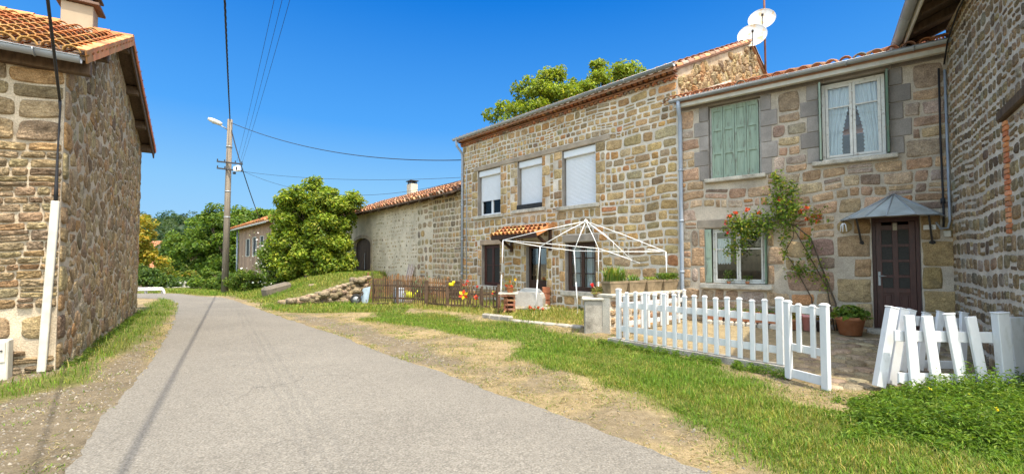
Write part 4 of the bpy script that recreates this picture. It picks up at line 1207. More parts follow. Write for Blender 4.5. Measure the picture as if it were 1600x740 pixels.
# ground floor window
wn = casement(COT, g1[0]+.04, g1[1]+.01, g1[2]-.16, g1[3]-.01, -.10, ch, MT['white_worn'], MT['glass'], .05, 2, (.62,))
s = MB(); s.pbox(COT, g1[0]-.10, g1[1]-.13, g1[2]+.10, g1[1]-.003, -.06, .15, bev=.02); s.build('sill', MT['sill'], wn)
s = MB()
s.pbox(COT, g1[2]-.155, g1[1]+.02, g1[2]-.01, g1[3]-.02, -.02, .02, bev=.004); s.pbox(COT, g1[2]-.14, g1[1]+.10, g1[2]-.03, g1[1]+.55, .0205, .03, bev=.004); s.pbox(COT, g1[2]-.14, g1[1]+.62, g1[2]-.03, g1[3]-.10, .0205, .03, bev=.004)
s.build('shutter', MT['green_shutter'], wn)
s = MB(); s.pbox(COT, g1[0]+.003, g1[1]+.02, g1[0]+.037, g1[3]-.02, -.08, .14, bev=.004); s.build('shutter', MT['green_dark'], wn)
mb = MB(); n = 30; a, b = g1[2]-.24, g1[2]-.56; vs = []
for j in range(9):
    for i in range(n+1): vs.append(COT.at(a+(b-a)*i/n, g1[3]-.25-(.62-.0)*j/8 + (.02*math.sin(i*1.1) if j == 8 else 0), -.17+.012*math.sin(i*.9)))
mb.add(vs, [(j*(n+1)+i, j*(n+1)+i+1, (j+1)*(n+1)+i+1, (j+1)*(n+1)+i) for j in range(8) for i in range(n)], 0, (1, 1, 1), True)
mb.build('curtain', MT['curtain'], wn)
# door
DW = -.15
mb = MB(); mb.pbox(COT, d1[0]+.003, d1[1], d1[0]+.06, d1[3]-.003, DW-.06, DW+.01); mb.pbox(COT, d1[2]-.06, d1[1], d1[2]-.003, d1[3]-.003, DW-.06, DW+.01); mb.pbox(COT, d1[0]+.06, d1[3]-.09, d1[2]-.06, d1[3]-.003, DW-.06, DW+.01)
dr = mb.build('door', MT['door_red'], ch)
l = (d1[0]+.065, d1[1]+.01, d1[2]-.065, d1[3]-.095); H = l[3]-l[1]; um = (l[0]+l[2])/2
mb = MB(); st = .095
mb.pbox(COT, l[0], l[1], l[0]+st, l[3], DW-.05, DW, bev=.004); mb.pbox(COT, l[2]-st, l[1], l[2], l[3], DW-.05, DW, bev=.004); mb.pbox(COT, um-.045, l[1]+.005, um+.045, l[3]-.005, DW-.048, DW-.002, bev=.004)
rails = [0.0, .33, .475, .62, .765, .925]
for i, k in enumerate(rails):
    hh = .16 if i == 0 else (.10 if i in (1, 5) else .055)
    mb.pbox(COT, l[0]+st-.01, l[1]+H*k, l[2]-st+.01, l[1]+H*k+hh, DW-.047, DW-.003, bev=.004)
mb.pbox(COT, l[0]+st, l[1]+.16, l[2]-st, l[1]+H*.33, DW-.04, DW-.028); 
for a, b in ((l[0]+st+.03, um-.075), (um+.075, l[2]-st-.03)): mb.pbox(COT, a, l[1]+.20, b, l[1]+H*.33-.04, DW-.028, DW-.012, bev=.01)
mb.build('door_leaf', MT['door_red'], dr)
for i in range(1, 5):
    for a, b in ((l[0]+st-.01, um-.04), (um+.04, l[2]-st+.01)):
        g = MB(); g.pbox(COT, a, l[1]+H*rails[i]+.05, b, l[1]+H*rails[i+1]+.01, DW-.03, DW-.02); g.build('pane', MT['glass_frost'], dr)
mb = MB(); hu = l[2]-.045
mb.pbox(COT, hu-.02, l[1]+H*.40, hu+.02, l[1]+H*.53, DW, DW+.008, bev=.003); mb.tube([COT.at(hu, l[1]+H*.49, DW+.008), COT.at(hu, l[1]+H*.49, DW+.05), COT.at(hu-.11, l[1]+H*.49, DW+.05)], .010, 6)
mb.build('handle', MT['zinc'], dr)
mb = MB(); mb.pbox(COT, um-.035, l[3]-.17, um+.03, l[3]-.03, DW+.0, DW+.006); mb.build('paper_note', MT['sill'], dr)
mb = MB(); mb.pbox(COT, d1[0]-.12, -.05, d1[2]+.12, d1[1]-.004, -.24, .14, bev=.03); mb.pbox(COT, d1[0]-.1, -.05, d1[2]+.30, d1[1]*.5, .143, .55, bev=.03)
mb.build('doorstep', MT['sill'], ch)
# fan shaped glass porch roof
av = COT.uv(1396, 304); W_ = .78
base = [COT.uv(x, y, W_) for x, y in ((1352, 339), (1385, 337), (1431, 334))]; bv = sum(b[1] for b in base)/3
ul = COT.uv(1313, 337, .1)[0]; ur = COT.uv(1478, 329, .1)[0]
pts = [COT.at(ul, bv, .02), COT.at(COT.uv(1326, 338, .45)[0], bv, .45), COT.at(base[0][0], bv, W_), COT.at(base[1][0], bv, W_), COT.at(base[2][0], bv, W_), COT.at(COT.uv(1468, 331, .42)[0], bv, .42), COT.at(ur, bv, .02)]
ap = COT.at(av[0], av[1], .03)
mb = MB()
for a, b in zip(pts, pts[1:]):
    nn = (a-ap).cross(b-ap).normalized()*.006
    mb.add([ap, a, b, ap+nn, a+nn, b+nn], [(0, 1, 2), (5, 4, 3), (0, 3, 4, 1), (1, 4, 5, 2), (2, 5, 3, 0)])
cg = mb.build('porch_roof', MT['canopy_glass'], ch)
mb = MB()
for p_ in pts: mb.tube([ap+Z*.012, p_+Z*.012], .013, 6)
for a, b in zip(pts, pts[1:]): mb.tube([a, b], .012, 6)
mb.build('rib', MT['zinc'], cg)
for x0, y0, x1, y1 in ((1346, 379, 1338, 337), (1457, 379, 1451, 331)):
    q = COT.uv(x0, y0, .03); mb = MB(); uu = COT.uv(x1, y1, .5)[0]
    mb.bar(COT.at(q[0], q[1], .03), COT.at(uu, bv-.01, .50), .03, .03); mb.lathe(COT.at(q[0], q[1], .0), [(0, 0), (.05, 0), (.05, .02), (0, .025)], 10, COT.n); mb.build('bracket', MT['iron'], cg)
# house number and bell box
q = COT.uv(1452, 355); mb = MB(); mb.pbox(COT, q[0]-.09, q[1]-.045, q[0]+.09, q[1]+.045, .035, .047, bev=.003); pl_ = mb.build('number_plate', MT['white_pvc'], ch)
def seg5(mb, pl, u, v, s, w, m=0):
    t_ = s*.16   # the digit 5, drawn as strokes (u grows to the left of the photo)
    def hb(y): mb.pbox(pl, u-s*.28, v+y-t_/2, u+s*.28, v+y+t_/2, w, w+.003)
    hb(s*.5); hb(0); hb(-s*.5)
    mb.pbox(pl, u+s*.28-t_, v+t_/2, u+s*.28, v+s*.5-t_/2, w, w+.003); mb.pbox(pl, u-s*.28, v-s*.5+t_/2, u-s*.28+t_, v-t_/2, w, w+.003)
mb = MB(); seg5(mb, COT, q[0]-.035, q[1], .055, .0475); mb.build('numeral', MT['iron'], pl_)
q = COT.uv(1490, 365); mb = MB(); mb.pbox(COT, q[0]+.04, q[1]-.06, q[0]+.14, q[1]+.06, .02, .07, bev=.01); mb.build('bell_box', MT['cream_fascia'], ch)
mb = MB(); cu = .07
mb.tube([COT.at(cu+.05, 5.35, .04), COT.at(cu+.06, 4.0, .05), COT.at(cu+.05, 2.55, .05), COT.at(cu+.06, 2.3, .05)], .017, 6); mb.tube([COT.at(cu+.055, 2.75, .05), COT.at(cu+.055, 2.85, .05)], .035, 8); mb.build('cable', MT['cable'], ch)
mb = MB(); mb.tube([COT.at(cu-.03, 5.3, .05), COT.at(cu-.03, 2.4, .05), COT.at(cu+.0, 2.28, .05), COT.at(cu+.10, 2.27, .05), COT.at(cu+.16, 2.4, .04)], .02, 7); mb.build('conduit', MT['zinc_pipe'], ch)

# ================================================================== RIGHT BARN
rnd = random.Random(41)
rb = thing('stone_outbuilding', (8.32, 8.32, 0), 'rubble stone wall with wide pale joints rising at the right edge under wooden eaves', 'outbuilding')
bq = RB.uv(1574, 270); bu = bq[0]
v0b, v1b = RB.uv(1574, 366)[1], RB.uv(1574, 186)[1]
fill = (bu+.16, v0b-.0, RBL, v1b+.02)
mb = MB(); RT = 6.1
wall_face(mb, RB, [(0, RT), (RBL, RT)], [], m=1, rm=1)
blk = [(bu-.02, v0b, bu+.14, v1b)]
lt0 = RB.uv(1570, 186); lt1 = RB.uv(1600, 155)
lb = (bu-.08, v1b, bu+.9, v1b+.17); blk.append(lb)
stones(mb, RB, .02, RBL-.02, .05, [(0, RT-.1), (RBL, RT-.1)], blk, lambda v: (.13, .25), PAL_RIGHT, rnd, (.55, 1.35), .034, .016, .13, .13, split=.22, warp_amp=.022, rough=.5)
mb.build('wall', [MT['stone_rough'], MT['mortar_lime']], rb)
mb = MB(); v = v0b; k = 0
while v < v1b-.02:
    L = .14 if k % 2 else .10; mb.pbox(RB, bu-.02, v+.004, bu-.02+L+.02, min(v+.062, v1b), -.02, .03, 0, pick([(1, (.58, .22, .09)), (1, (.64, .28, .13)), (1, (.50, .18, .08))], rnd), .006); v += .072; k += 1
mb.build('brick_jamb', MT['brick'], rb)
mb = MB(); mb.bar(RB.at(lb[0], v1b+.07, .01), RB.at(RBL, v1b+.14, .01), .12, .15, bev=.02); mb.build('timber_lintel', MT['beam'], rb)
RBE = Plane(RB.at(RBL, 0)[:2], (.82, -.57), (-.57, -.82)); mb = MB()
gab = [(0, RT), (3.5, RT+1.6), (7, RT)]
wall_face(mb, RBE, gab, [], m=1, rm=1)
stones(mb, RBE, .02, 6.9, .05, gab, [], lambda v: (.2, .34), PAL_RIGHT, rnd, (.8, 1.8), .055, .03, .2, .38)
RBK = Plane(RB.at(0, 0)[:2], (.82, -.57), (.57, .82)); wall_face(mb, RBK, gab, [], m=1, rm=1)
RBO = Plane(RB.at(0, 0, -7)[:2], (-.57, -.82), (.82, -.57)); wall_face(mb, RBO, [(0, RT), (RBL, RT)], [], m=1, rm=1)
mb.build('gable_wall', [MT['stone_rough'], MT['mortar_lime']], rb)
EO = .58; RVE = 6.06
mb = MB(); rr = random.Random(44)
prism(mb, [RB.at(-.4, RVE, EO), RB.at(RBL+.3, RVE, EO), RB.at(RBL+.3, RVE+4.08*.42, -3.5), RB.at(-.4, RVE+4.08*.42, -3.5)], (0, 0, .05), 1)
prism(mb, [RB.at(-.4, RVE, -7-EO), RB.at(RBL+.3, RVE, -7-EO), RB.at(RBL+.3, RVE+4.08*.42, -3.5), RB.at(-.4, RVE+4.08*.42, -3.5)], (0, 0, .05), 1)
tile_roof(mb, RB.at(-.4, RVE+.06, EO), RB.d, (-RB.n+Z*.42).normalized(), RBL+.7, 2.2, rr, PAL_OLD, cw=.24, rl=.42)
mb.build('roof', [MT['tile'], MT['beam']], rb)
n = 7
for i in range(n):
    u = -.2+(RBL+.2)*i/(n-1); b = MB(); b.bar(RB.at(u, RVE-.085+.02, EO-.03), RB.at(u, RVE-.085+.42*(EO+.3), -.3), .09, .13, bev=.01); b.build('rafter', MT['beam'], rb)
b = MB(); b.pbox(RB, -.42, RVE-.14, RBL+.3, RVE+.035, EO+.002, EO+.026); b.build('fascia', MT['cream_fascia'], rb)
b = MB(); gutter(b, RB.at(-.45, RVE+.03, EO+.115), RB.at(RBL+.3, RVE+.03, EO+.115), RB.n, .085); b.build('gutter', MT['zinc'], rb)
b = MB(); b.tube([RB.at(.06, 5.4, .05), RB.at(.4, 5.72, .05), RB.at(1.2, 5.9, .06), RB.at(3.0, 5.95, .06)], .014, 6); b.build('cable', MT['cable'], rb)

# ================================================================== LEFT HOUSE
rnd = random.Random(51)
lh = thing('stone_barn', (-6.82, 6.65, 0), 'brown stone barn at the left edge with bright orange tile roof and chimney', 'barn')
NE, FE = 4.76, 5.06; RU = 3.55; RZ_ = 6.50
gout = [(0, NE), (RU, RZ_-.08), (LGL, FE)]
mb = MB()
wall_face(mb, LG, gout, [], m=1, rm=1)
rubble(mb, LG, .30, LGL-.02, -.05, gout, [], (.29, .20), PAL_GABLE, rnd, .036, .015, jit=.42)
v = 0; k = 0
while v < NE-.2:      # corner quoins, on both faces
    h = .28+rnd.random()*.2; h = min(h, NE-v); tt = pick(PAL_GABLE, rnd)
    one_stone(mb, LG, .0, v, .28+.1*(k % 2), v+h, .03, .03, tt, rnd, .06, .12, 0, None, .4); v += h; k += 1
mb.build('gable_wall', [MT['stone_rough'], MT['mortar_mid']], lh)
mb = MB()
wall_face(mb, LF, [(0, NE), (LFL, NE)], [], m=1, rm=1)
def hf(v): return (.20, .34) if v > 3.3 else (.09, .17)
stones(mb, LF, .0, LFL, .95, [(0, NE), (LFL, NE)], [], hf, PAL_FRONT, rnd, (1.1, 2.6), .004, .035, .12, .12, split=.2, warp_amp=.03, rough=.8)
stones(mb, LF, .0, LFL, .45, [(0, .90), (LFL, .90)], [], lambda v: (.3, .4), PAL_FRONT, rnd, (.8, 1.4), .10, .03, .10, .12, skip=.1)
stones(mb, LF, .0, LFL, .0, [(0, .42), (LFL, .42)], [], lambda v: (.09, .14), PAL_FRONT, rnd, (1.6, 4.0), .012, .05, .14, .18, skip=.1, rough=.8)
mb.build('front_wall', [MT['stone_rough'], MT['mortar_mid']], lh)
mb = MB()
LBK = Plane(LG.at(LGL, 0)[:2], LF.d[:2], (-LF.n)[:2]); wall_face(mb, LBK, [(0, FE), (LFL, FE)], [])
LEN = Plane(LF.at(LFL, 0)[:2], LG.d[:2], (-LG.n)[:2]); wall_face(mb, LEN, gout, [])
mb.build('back_wall', MT['mortar_lime'], lh)
OV, VO = .36, .28
mb = MB(); rr = random.Random(55)
pn = (RZ_-NE)/RU; pf = (RZ_-FE)/(LGL-RU)
def lp(u, v, g): return LG.at(u, v, g)     # g: out past the gable
def slab(u0, v0, u1, v1, th, m, tint):
    prism(mb, [lp(u0, v0, VO), lp(u1, v1, VO), lp(u1, v1, -LFL-.2), lp(u0, v0, -LFL-.2)], (0, 0, -th), m, tint)
e0 = (-OV, NE-OV*pn+.1); e1 = (LGL+OV, FE-OV*pf+.1); rdg = (RU, RZ_+.1)
slab(*e0, *rdg, .05, 1, (1, 1, 1)); slab(*e1, *rdg, .05, 1, (1, 1, 1))
def agef(t, k, r_):
    y = max(0, 1-k*2.3)*(.45+.5*r_.random()); return tuple(a*(1-y)+b*y for a, b in zip(t, (.46, .27, .075)))
s_up = (LG.d*RU + LG.d*OV + Z*(rdg[1]-e0[1])).normalized()
tile_roof(mb, lp(-OV-.02, e0[1]+.005, -LFL-.2), LG.n, s_up, LFL+.2+VO-.02, math.hypot(RU+OV, rdg[1]-e0[1])-.05, rr, PAL_ORANGE, cw=.225, rl=.33, age=agef)
s_up2 = (-LG.d*(LGL-RU+OV) + Z*(rdg[1]-e1[1])).normalized()
tile_roof(mb, lp(LGL+OV+.02, e1[1]+.005, -LFL-.2), LG.n, s_up2, LFL+.2+VO-.02, math.hypot(LGL-RU+OV, rdg[1]-e1[1])-.05, rr, PAL_ORANGE, cw=.225, rl=.33)
ridge_tiles(mb, lp(RU, RZ_+.14, VO), lp(RU, RZ_+.14, -LFL), rr, PAL_ORANGE, r=.13)
nn = 11     # verge tiles down the near slope
for i in range(nn):
    a = Vector(lp(*e0, VO+.012)).lerp(lp(*rdg, VO+.012), i/nn); b = Vector(lp(*e0, VO+.012)).lerp(lp(*rdg, VO+.012), (i+1)/nn+.006)
    mb.bar(a+Z*.01, b+Z*.018, .024, .20, mat=0, tint=pick([(2, (.50, .20, .08)), (1, (.45, .22, .09)), (1, (.56, .26, .1))], rr), bev=.006)
    mb.bar(a+Z*.11+LG.n*-.06, b+Z*.118+LG.n*-.06, .15, .022, mat=0, tint=pick(PAL_ORANGE, rr), bev=.006)
for i in range(nn+1):
    a = Vector(lp(*e1, VO+.012)).lerp(lp(*rdg, VO+.012), i/(nn+1)); b = Vector(lp(*e1, VO+.012)).lerp(lp(*rdg, VO+.012), (i+1)/(nn+1)+.006)
    mb.bar(a+Z*.03, b+Z*.04, .024, .14, mat=0, tint=pick([(2, (.50, .16, .07)), (1, (.42, .14, .07))], rr), bev=.006)
roof = mb.build('roof', [MT['tile'], MT['beam']], lh)
mb = MB()
for i in range(nn+1):   # barge boards under the far verge
    pass
mb.bar(lp(e1[0]-.02, e1[1]-.13, VO-.03), lp(rdg[0], rdg[1]-.13, VO-.03), .03, .16); mb.build('bargeboard', MT['beam'], lh)
for (u) in (.22, 1.5, RU, 5.0, 6.4, LGL-.12):
    vv = (NE+pn*u if u < RU else FE+pf*(LGL-u)) - .08
    b = MB(); b.bar(LG.at(u, vv, -.3), LG.at(u, vv, VO-.05), .17, .20, bev=.012); b.build('purlin', MT['beam'], lh)
mb = MB(); b0 = LF.at(-.1, NE-OV*pn-.04, OV-.12); mb.bar(LF.at(-.30, NE-.16, .07), LF.at(LFL, NE-.16, .07), .14, .20, bev=.012); mb.build('wall_plate', MT['beam'], lh)
mb = MB(); gutter(mb, LF.at(-VO+.03, e0[1]-.045, OV+.07), LF.at(LFL, e0[1]-.045, OV+.07), LF.n, .08); mb.build('gutter', MT['zinc'], lh)
# chimney
cc_ = lp(RU+.05, 0, -.60)
mb = MB(); ax, ay = LG.n, LG.d
mb.box(cc_+Z*(RZ_+.10), .50, .44, 1.0, ax, ay, Z, tint=(1, 1, 1), bev=.01)
chy = mb.build('chimney', MT['far_wall'], roof)
mb = MB(); mb.box(cc_+Z*(RZ_+.645), .72, .64, .06, ax, ay, Z, mat=0, tint=(.16, .10, .07), bev=.01)
for i in (-1, 1):
    for j in (-1, 1): mb.box(cc_+Z*(RZ_+.77)+ax*(.18*i)+ay*(.14*j), .08, .08, .19, ax, ay, Z, tint=(.12, .08, .06))
mb.box(cc_+Z*(RZ_+.90), .66, .58, .05, ax, ay, Z, tint=(.10, .065, .05), bev=.01); mb.build('chimney_cap', MT['tint'], chy)
mb = MB()   # white cable cover up the corner and the black cable above it
p0, p1 = LF.at(.13, .02, .06), LF.at(.045, 2.54, .06)
mb.bar(p0, p1, .095, .06, up=LF.n, bev=.01); mb.build('cable_cover', MT['cream_fascia'], lh)
mb = MB(); mb.tube([p1-Z*.05, LF.at(.045, 2.75, .06), LF.at(.04, 3.3, .07), LF.at(.03, 3.9, .07), LF.at(.03, 4.05, .10)], [.026, .022, .012, .012, .02], 7); mb.build('cable', MT['cable'], lh)

# ================================================================== LONG BARN
rnd = random.Random(61)
bh = thing('long_barn', BARN.at(0, 0), 'long low barn with sagging old tile roof and arched dark door', 'barn')
BT = 4.62
bd = BARN.rect(552, 372, 579, 427); bd = (bd[0], .85, bd[2], BARN.uv(565, 372)[1])
mb = MB()
wall_face(mb, BARN, [(0, BT), (BL, BT)], [bd[:4]], reveal=.3, m=1, rm=2)
ah = .42; cu_ = (bd[0]+bd[2])/2; hw = (bd[2]-bd[0])/2
split_u = BARN.uv(652, 400)[0]
mb2 = []
stones(mb, BARN, .0, split_u*.62, .0, [(0, BT-.05), (BL, BT-.05)], [], lambda v: (.19, .30), PAL_BARN, rnd, (.8, 1.5), .035, .022, .08, .16, split=.05, warp_amp=.01)
stones(mb, BARN, split_u*.62, split_u, .0, [(0, BT-.05), (BL, BT-.05)], [], lambda v: (.26, .46), PAL_BARN, rnd, (.8, 1.7), .05, .02, .15, .2, skip=.12)
stones(mb, BARN, split_u, bd[0]-.3, .6, [(0, BT-.05), (BL, BT-.05)], [(bd[0]-.3, 0, bd[2]+.3, bd[3]+.8)], lambda v: (.14, .22), PAL_BARN, rnd, (.7, 1.5), .07, .014, .22, .22, skip=.42, split=.1)
# arch: outer surround, with a spandrel closing the square head of the opening
n = 14
vs = []
for k in range(n+1):
    a = math.pi*k/n; vs.append(BARN.at(cu_-math.cos(a)*hw, bd[3]-ah+math.sin(a)*ah, .0)); vs.append(BARN.at(cu_-math.cos(a)*hw, bd[3]-ah+math.sin(a)*ah, -.28)); vs.append(BARN.at(cu_-hw+2*hw*k/n, bd[3]+.001, .0))
mb.add(vs, [f_ for k in range(n) for f_ in ((3*k, 3*k+3, 3*k+4, 3*k+1), (3*k, 3*k+2, 3*k+5, 3*k+3))], 1)
vs = []
for k in range(n+1):
    a = math.pi*k/n
    for r_, ww in ((0, .028), (.2, .028), (.2, -.02), (0, -.02)): vs.append(BARN.at(cu_-math.cos(a)*(hw+r_), bd[3]-ah+math.sin(a)*(ah+r_), ww))
mb.add(vs, [(4*k+i, 4*k+(i+1) % 4, 4*k+4+(i+1) % 4, 4*k+4+i) for k in range(n) for i in range(4)], 2, (1.5, 1.3, 1.05))
for (a, b) in ((bd[0]-.2, bd[0]), (bd[2], bd[2]+.2)): mb.pbox(BARN, a, .6, b, bd[3]-ah, -.02, .028, 2, (1.5, 1.3, 1.05), .01)
mb.build('wall', [MT['stone'], MT['render'], MT['dressed']], bh)
mb = MB(); dd = 6.5; PB = .42
e = Plane(BARN.at(0, 0)[:2], (-BARN.n)[:2], (-BARN.d)[:2]); gg = [(0, BT), (dd/2, BT+dd/2*PB), (dd, BT)]
wall_face(mb, e, gg, []); e = Plane(BARN.at(BL, 0)[:2], (-BARN.n)[:2], BARN.d[:2]); wall_face(mb, e, gg, [])
e = Plane(BARN.at(0, 0, -dd)[:2], BARN.d[:2], (-BARN.n)[:2]); wall_face(mb, e, [(0, BT), (BL, BT)], [])
mb.build('back_wall', MT['render'], bh)
mb = MB(); rr = random.Random(66); EB = .55
deck(mb, BARN, .0, BL, EB, BT-.10, -dd/2, BT+dd/2*PB+.05, .06, 1); deck(mb, BARN, .0, BL, -dd-.3, BT-.10, -dd/2, BT+dd/2*PB+.05, .06, 1)
tile_roof(mb, BARN.at(.0, BT-.09, EB+.03), BARN.d, (-BARN.n*(dd/2+EB)+Z*(dd/2*PB+.15)).normalized(), BL, (dd/2+EB)*1.08, rr, PAL_OLD, cw=.24, rl=.42, rag=.10)
ridge_tiles(mb, BARN.at(0, BT+dd/2*PB+.08, -dd/2), BARN.at(BL, BT+dd/2*PB+.08, -dd/2), rr, PAL_OLD)
roof = mb.build('roof', [MT['tile'], MT['beam']], bh)
for i in range(12):
    u = .5+i*1.1; b = MB(); b.bar(BARN.at(u, BT-.19, EB-.04), BARN.at(u, BT-.19+.8*PB*.9, -.25), .13, .15, bev=.01); b.build('rafter', MT['beam'], bh)
mb = MB(); mb.pbox(BARN, bd[0]+.02, bd[1], cu_-.01, bd[3], -.27, -.21); mb.pbox(BARN, cu_+.01, bd[1], bd[2]-.02, bd[3], -.27, -.21)
for k in range(8):
    u = bd[0]+.05+(bd[2]-bd[0]-.1)*k/7.0; mb.pbox(BARN, u-.006, bd[1], u+.006, bd[3]-.1, -.209, -.203)
dr = mb.build('door', MT['dark_wood'], bh)
mb = MB(); mb.bar(BARN.at(cu_-.03, bd[1]+.4, -.18), BARN.at(cu_-.03, bd[1]+1.4, -.18), .03, .03); mb.build('handle', MT['zinc'], dr)
ck = BARN.uv(644, 300, -4.2); q = BARN.at(ck[0], 0, -4.2)
vb_ = BARN.uv(644, 303, -4.2)[1]; vt_ = BARN.uv(644, 288, -4.2)[1]
mb = MB(); mb.box(Vector((q.x, q.y, (vt_+vb_-1.0)/2)), .62, .5, vt_-vb_+1.0, BARN.d, BARN.n, Z, bev=.01); chy = mb.build('chimney', MT['render'], roof)
mb = MB(); q.z = vt_
for i in (-1, 0, 1):
    for j in (-1, 1): mb.box(q+BARN.d*(.24*i)+BARN.n*(.17*j)+Z*.09, .07, .07, .18, BARN.d, BARN.n, Z)
mb.box(q+Z*.21, .74, .6, .06, BARN.d, BARN.n, Z, bev=.01); mb.build('chimney_cap', MT['iron'], chy)
# ================================================================== OBJECTS IN FRONT OF THE HOUSES
def gz(x, y): return float(hz(x, y))
def fpl(a, b, nrm_to_cam=True):
    """vertical plane through ground points a, b; d from a to b; n towards the camera"""
    d = Vector((b[0]-a[0], b[1]-a[1])).normalized(); n = Vector((-d.y, d.x))
    if n.dot(Vector((a[0], a[1]))) > 0: n = -n
    return Plane(a[:2], d, n)
def picket(parent, pl, u, v0, v1, w0, w1, wd, name='picket', mt='white_paint', lean=0.0):
    m = MB(); h = v1-v0
    c0 = pl.at(u, v0, (w0+w1)/2); c1 = pl.at(u+lean, v1-.035, (w0+w1)/2)
    m.bar(c0, c1, wd, w1-w0, up=pl.n, bev=.006)
    # chamfered cap
    k = (wd/2, wd/2*.55); t = (w1-w0)/2
    a = pl.at(u+lean, v1-.035, (w0+w1)/2)
    vs = [a+pl.d*(i*(wd/2+.004))+pl.n*(j*(t+.004)) for i, j in ((-1, -1), (1, -1), (1, 1), (-1, 1))]
    vs += [v+Z*.012 for v in vs]; vs += [a+pl.d*(i*wd*.28)+pl.n*(j*t*.6)+Z*.035 for i, j in ((-1, -1), (1, -1), (1, 1), (-1, 1))]
    fs = [(0, 3, 2, 1), (8, 9, 10, 11)] + [(b+i, b+(i+1) % 4, b+4+(i+1) % 4, b+4+i) for b in (0, 4) for i in range(4)]
    m.add(vs, fs)
    return m.build(name, MT[mt], parent)

# ------------------------------------------------ kerb and white picket fence
A = G(967.8, 529, .13); B = G(1219.5, 569, .13)
FP = fpl(A, B); FL = (B-A).length
kb = MB(); kb.pbox(FP, -.25, -.3, FL+.12, .13, -.14, .06, bev=.015)
tag(kb.build('kerb_wall', MT['concrete']), 'low concrete kerb under the white picket fence', 'kerb')
fn = thing('picket_fence', FP.at(0, .13), 'long white picket fence on the kerb in front of the cottage', 'fence')
zx = [209, 251, 292, 340, 385, 430, 480, 529, 577, 626, 680, 735, 793, 853, 916, 985]
for i, x in enumerate(zx):
    px = 900+x/3.083; u = FP.uv(px, 500)[0]
    end = i in (0, len(zx)-1)
    picket(fn, FP, u, .135, (1.12 if end else 1.08) - (.02*(i % 3 == 1)), -.02 if end else .012, .05, .095 if end else .072, 'post' if end else 'picket', lean=(rng.random()-.5)*.012)
for v in (.80, .34):
    m = MB(); m.pbox(FP, .045, v-.055, FL-.045, v+.055, -.016, .010, bev=.004); m.build('rail', MT['white_paint'], fn)
# gate
gA = G(1231, 592); gB = G(1296, 610); GP = fpl(gA, gB); GL = (gB-gA).length
gt = thing('picket_gate', gA, 'narrow white picket gate at the near end of the long picket fence', 'gate')
picket(gt, GP, .03, .02, 1.10, -.02, .045, .085, 'stile'); picket(gt, GP, GL-.03, .0, 1.10, -.02, .045, .095, 'stile')
for x, b in ((1251, .41), (1273, .38)): picket(gt, GP, GP.uv(x, 520)[0], b, 1.07, .012, .045, .066)
for v, h in ((.985, .10), (.46, .10), (.10, .12)):
    m = MB(); m.pbox(GP, .075, v-h/2, GL-.075, v+h/2, -.016, .010, bev=.004); m.build('rail', MT['white_paint'], gt)
# second run of pickets going back to the house
q0 = (2.42, 9.28); q1 = (4.15, 10.62); RPl = fpl(q0, q1); RL = math.hypot(q1[0]-q0[0], q1[1]-q0[1])
rf_ = thing('picket_fence', RPl.at(0, .05), 'short white picket fence behind the long one, running back beside the rubble divider', 'fence')
zb = gz(3, 9.8)
picket(rf_, RPl, -.05, .05, .95, -.03, .03, .15, 'post')
n = 9
for i in range(n): picket(rf_, RPl, .22+(RL-.3)*i/(n-1), zb+.06, .97+.03*(i == n-1), .012, .045, .07 if i < n-1 else .11, 'picket')
for v in (.75, .36):
    m = MB(); m.pbox(RPl, .03, v-.05, RL, v+.05, -.016, .010, bev=.004); m.build('rail', MT['white_paint'], rf_)

# ------------------------------------------------ leaning fence panels at the right
def pxbar(parent, name, x0, y0, x1, y1, Y0, Y1, wpx, th=.045, cap=False, mt='white_paint'):
    a, b = P(x0, y0, Y0), P(x1, y1, Y1); wd = wpx/F*(Y0+Y1)/2
    m = MB(); up = Vector((0, 1, 0)); m.bar(a, b, wd, th, up=up, bev=.006)
    if cap:
        top = a if a.z > b.z else b; d = (a-b).normalized() if a.z > b.z else (b-a).normalized(); x = d.cross(up).normalized()
        m.box(top+d*.008, wd+.014, th+.014, .018, x, up, d, bev=.007)
    return m.build(name, MT[mt], parent)
pf_ = thing('fence_panel', P(1480, 600, 5.42), 'loose white fence panel with slanting pickets standing crooked in the weeds', 'fence panel')
for (x0, x1, y0, y1, cp) in ((1420, 1431, 492, 613, 0), (1448, 1465, 493, 607, 0), (1483, 1504, 491, 600, 1), (1516, 1538, 494, 605, 0)):
    pxbar(pf_, 'picket', x0, y0, x1, y1, 5.42, 5.36, 15, .04, cp)
pxbar(pf_, 'rail', 1397, 524, 1556, 527, 5.46, 5.46, 17, .03); pxbar(pf_, 'rail', 1403, 590, 1560, 594, 5.42, 5.42, 17, .03)
pxbar(pf_, 'post', 1562, 489, 1574, 615, 5.40, 5.40, 18, .09, True)
pg = thing('fence_panel', P(1400, 590, 5.62), 'loose white fence panel leaning behind the crooked one, two thick posts on its left', 'fence panel')
pxbar(pg, 'post', 1394, 481, 1373, 604, 5.70, 5.62, 14, .09, True); pxbar(pg, 'post', 1410, 483, 1391, 600, 5.86, 5.78, 13, .09, True)
for (x0, x1, y0, y1) in ((1425, 1410, 485, 580), (1447, 1436, 490, 578), (1470, 1456, 488, 580), (1506, 1503, 489, 580)):
    pxbar(pg, 'picket', x0, y0, x1, y1, 6.15, 6.05, 11, .04, True)
pxbar(pg, 'rail', 1414, 500, 1512, 505, 6.20, 6.20, 15, .03); pxbar(pg, 'rail', 1402, 567, 1506, 570, 6.12, 6.12, 12, .03)
pb_ = thing('fence_panel', P(1592, 600, 5.5), 'plain wide white board of fence panel standing at the right edge', 'fence board')
pxbar(pb_, 'board', 1586, 495, 1600, 612, 5.52, 5.48, 23, .05); pxbar(pb_, 'rail', 1588, 512, 1640, 514, 5.57, 5.57, 15, .03)

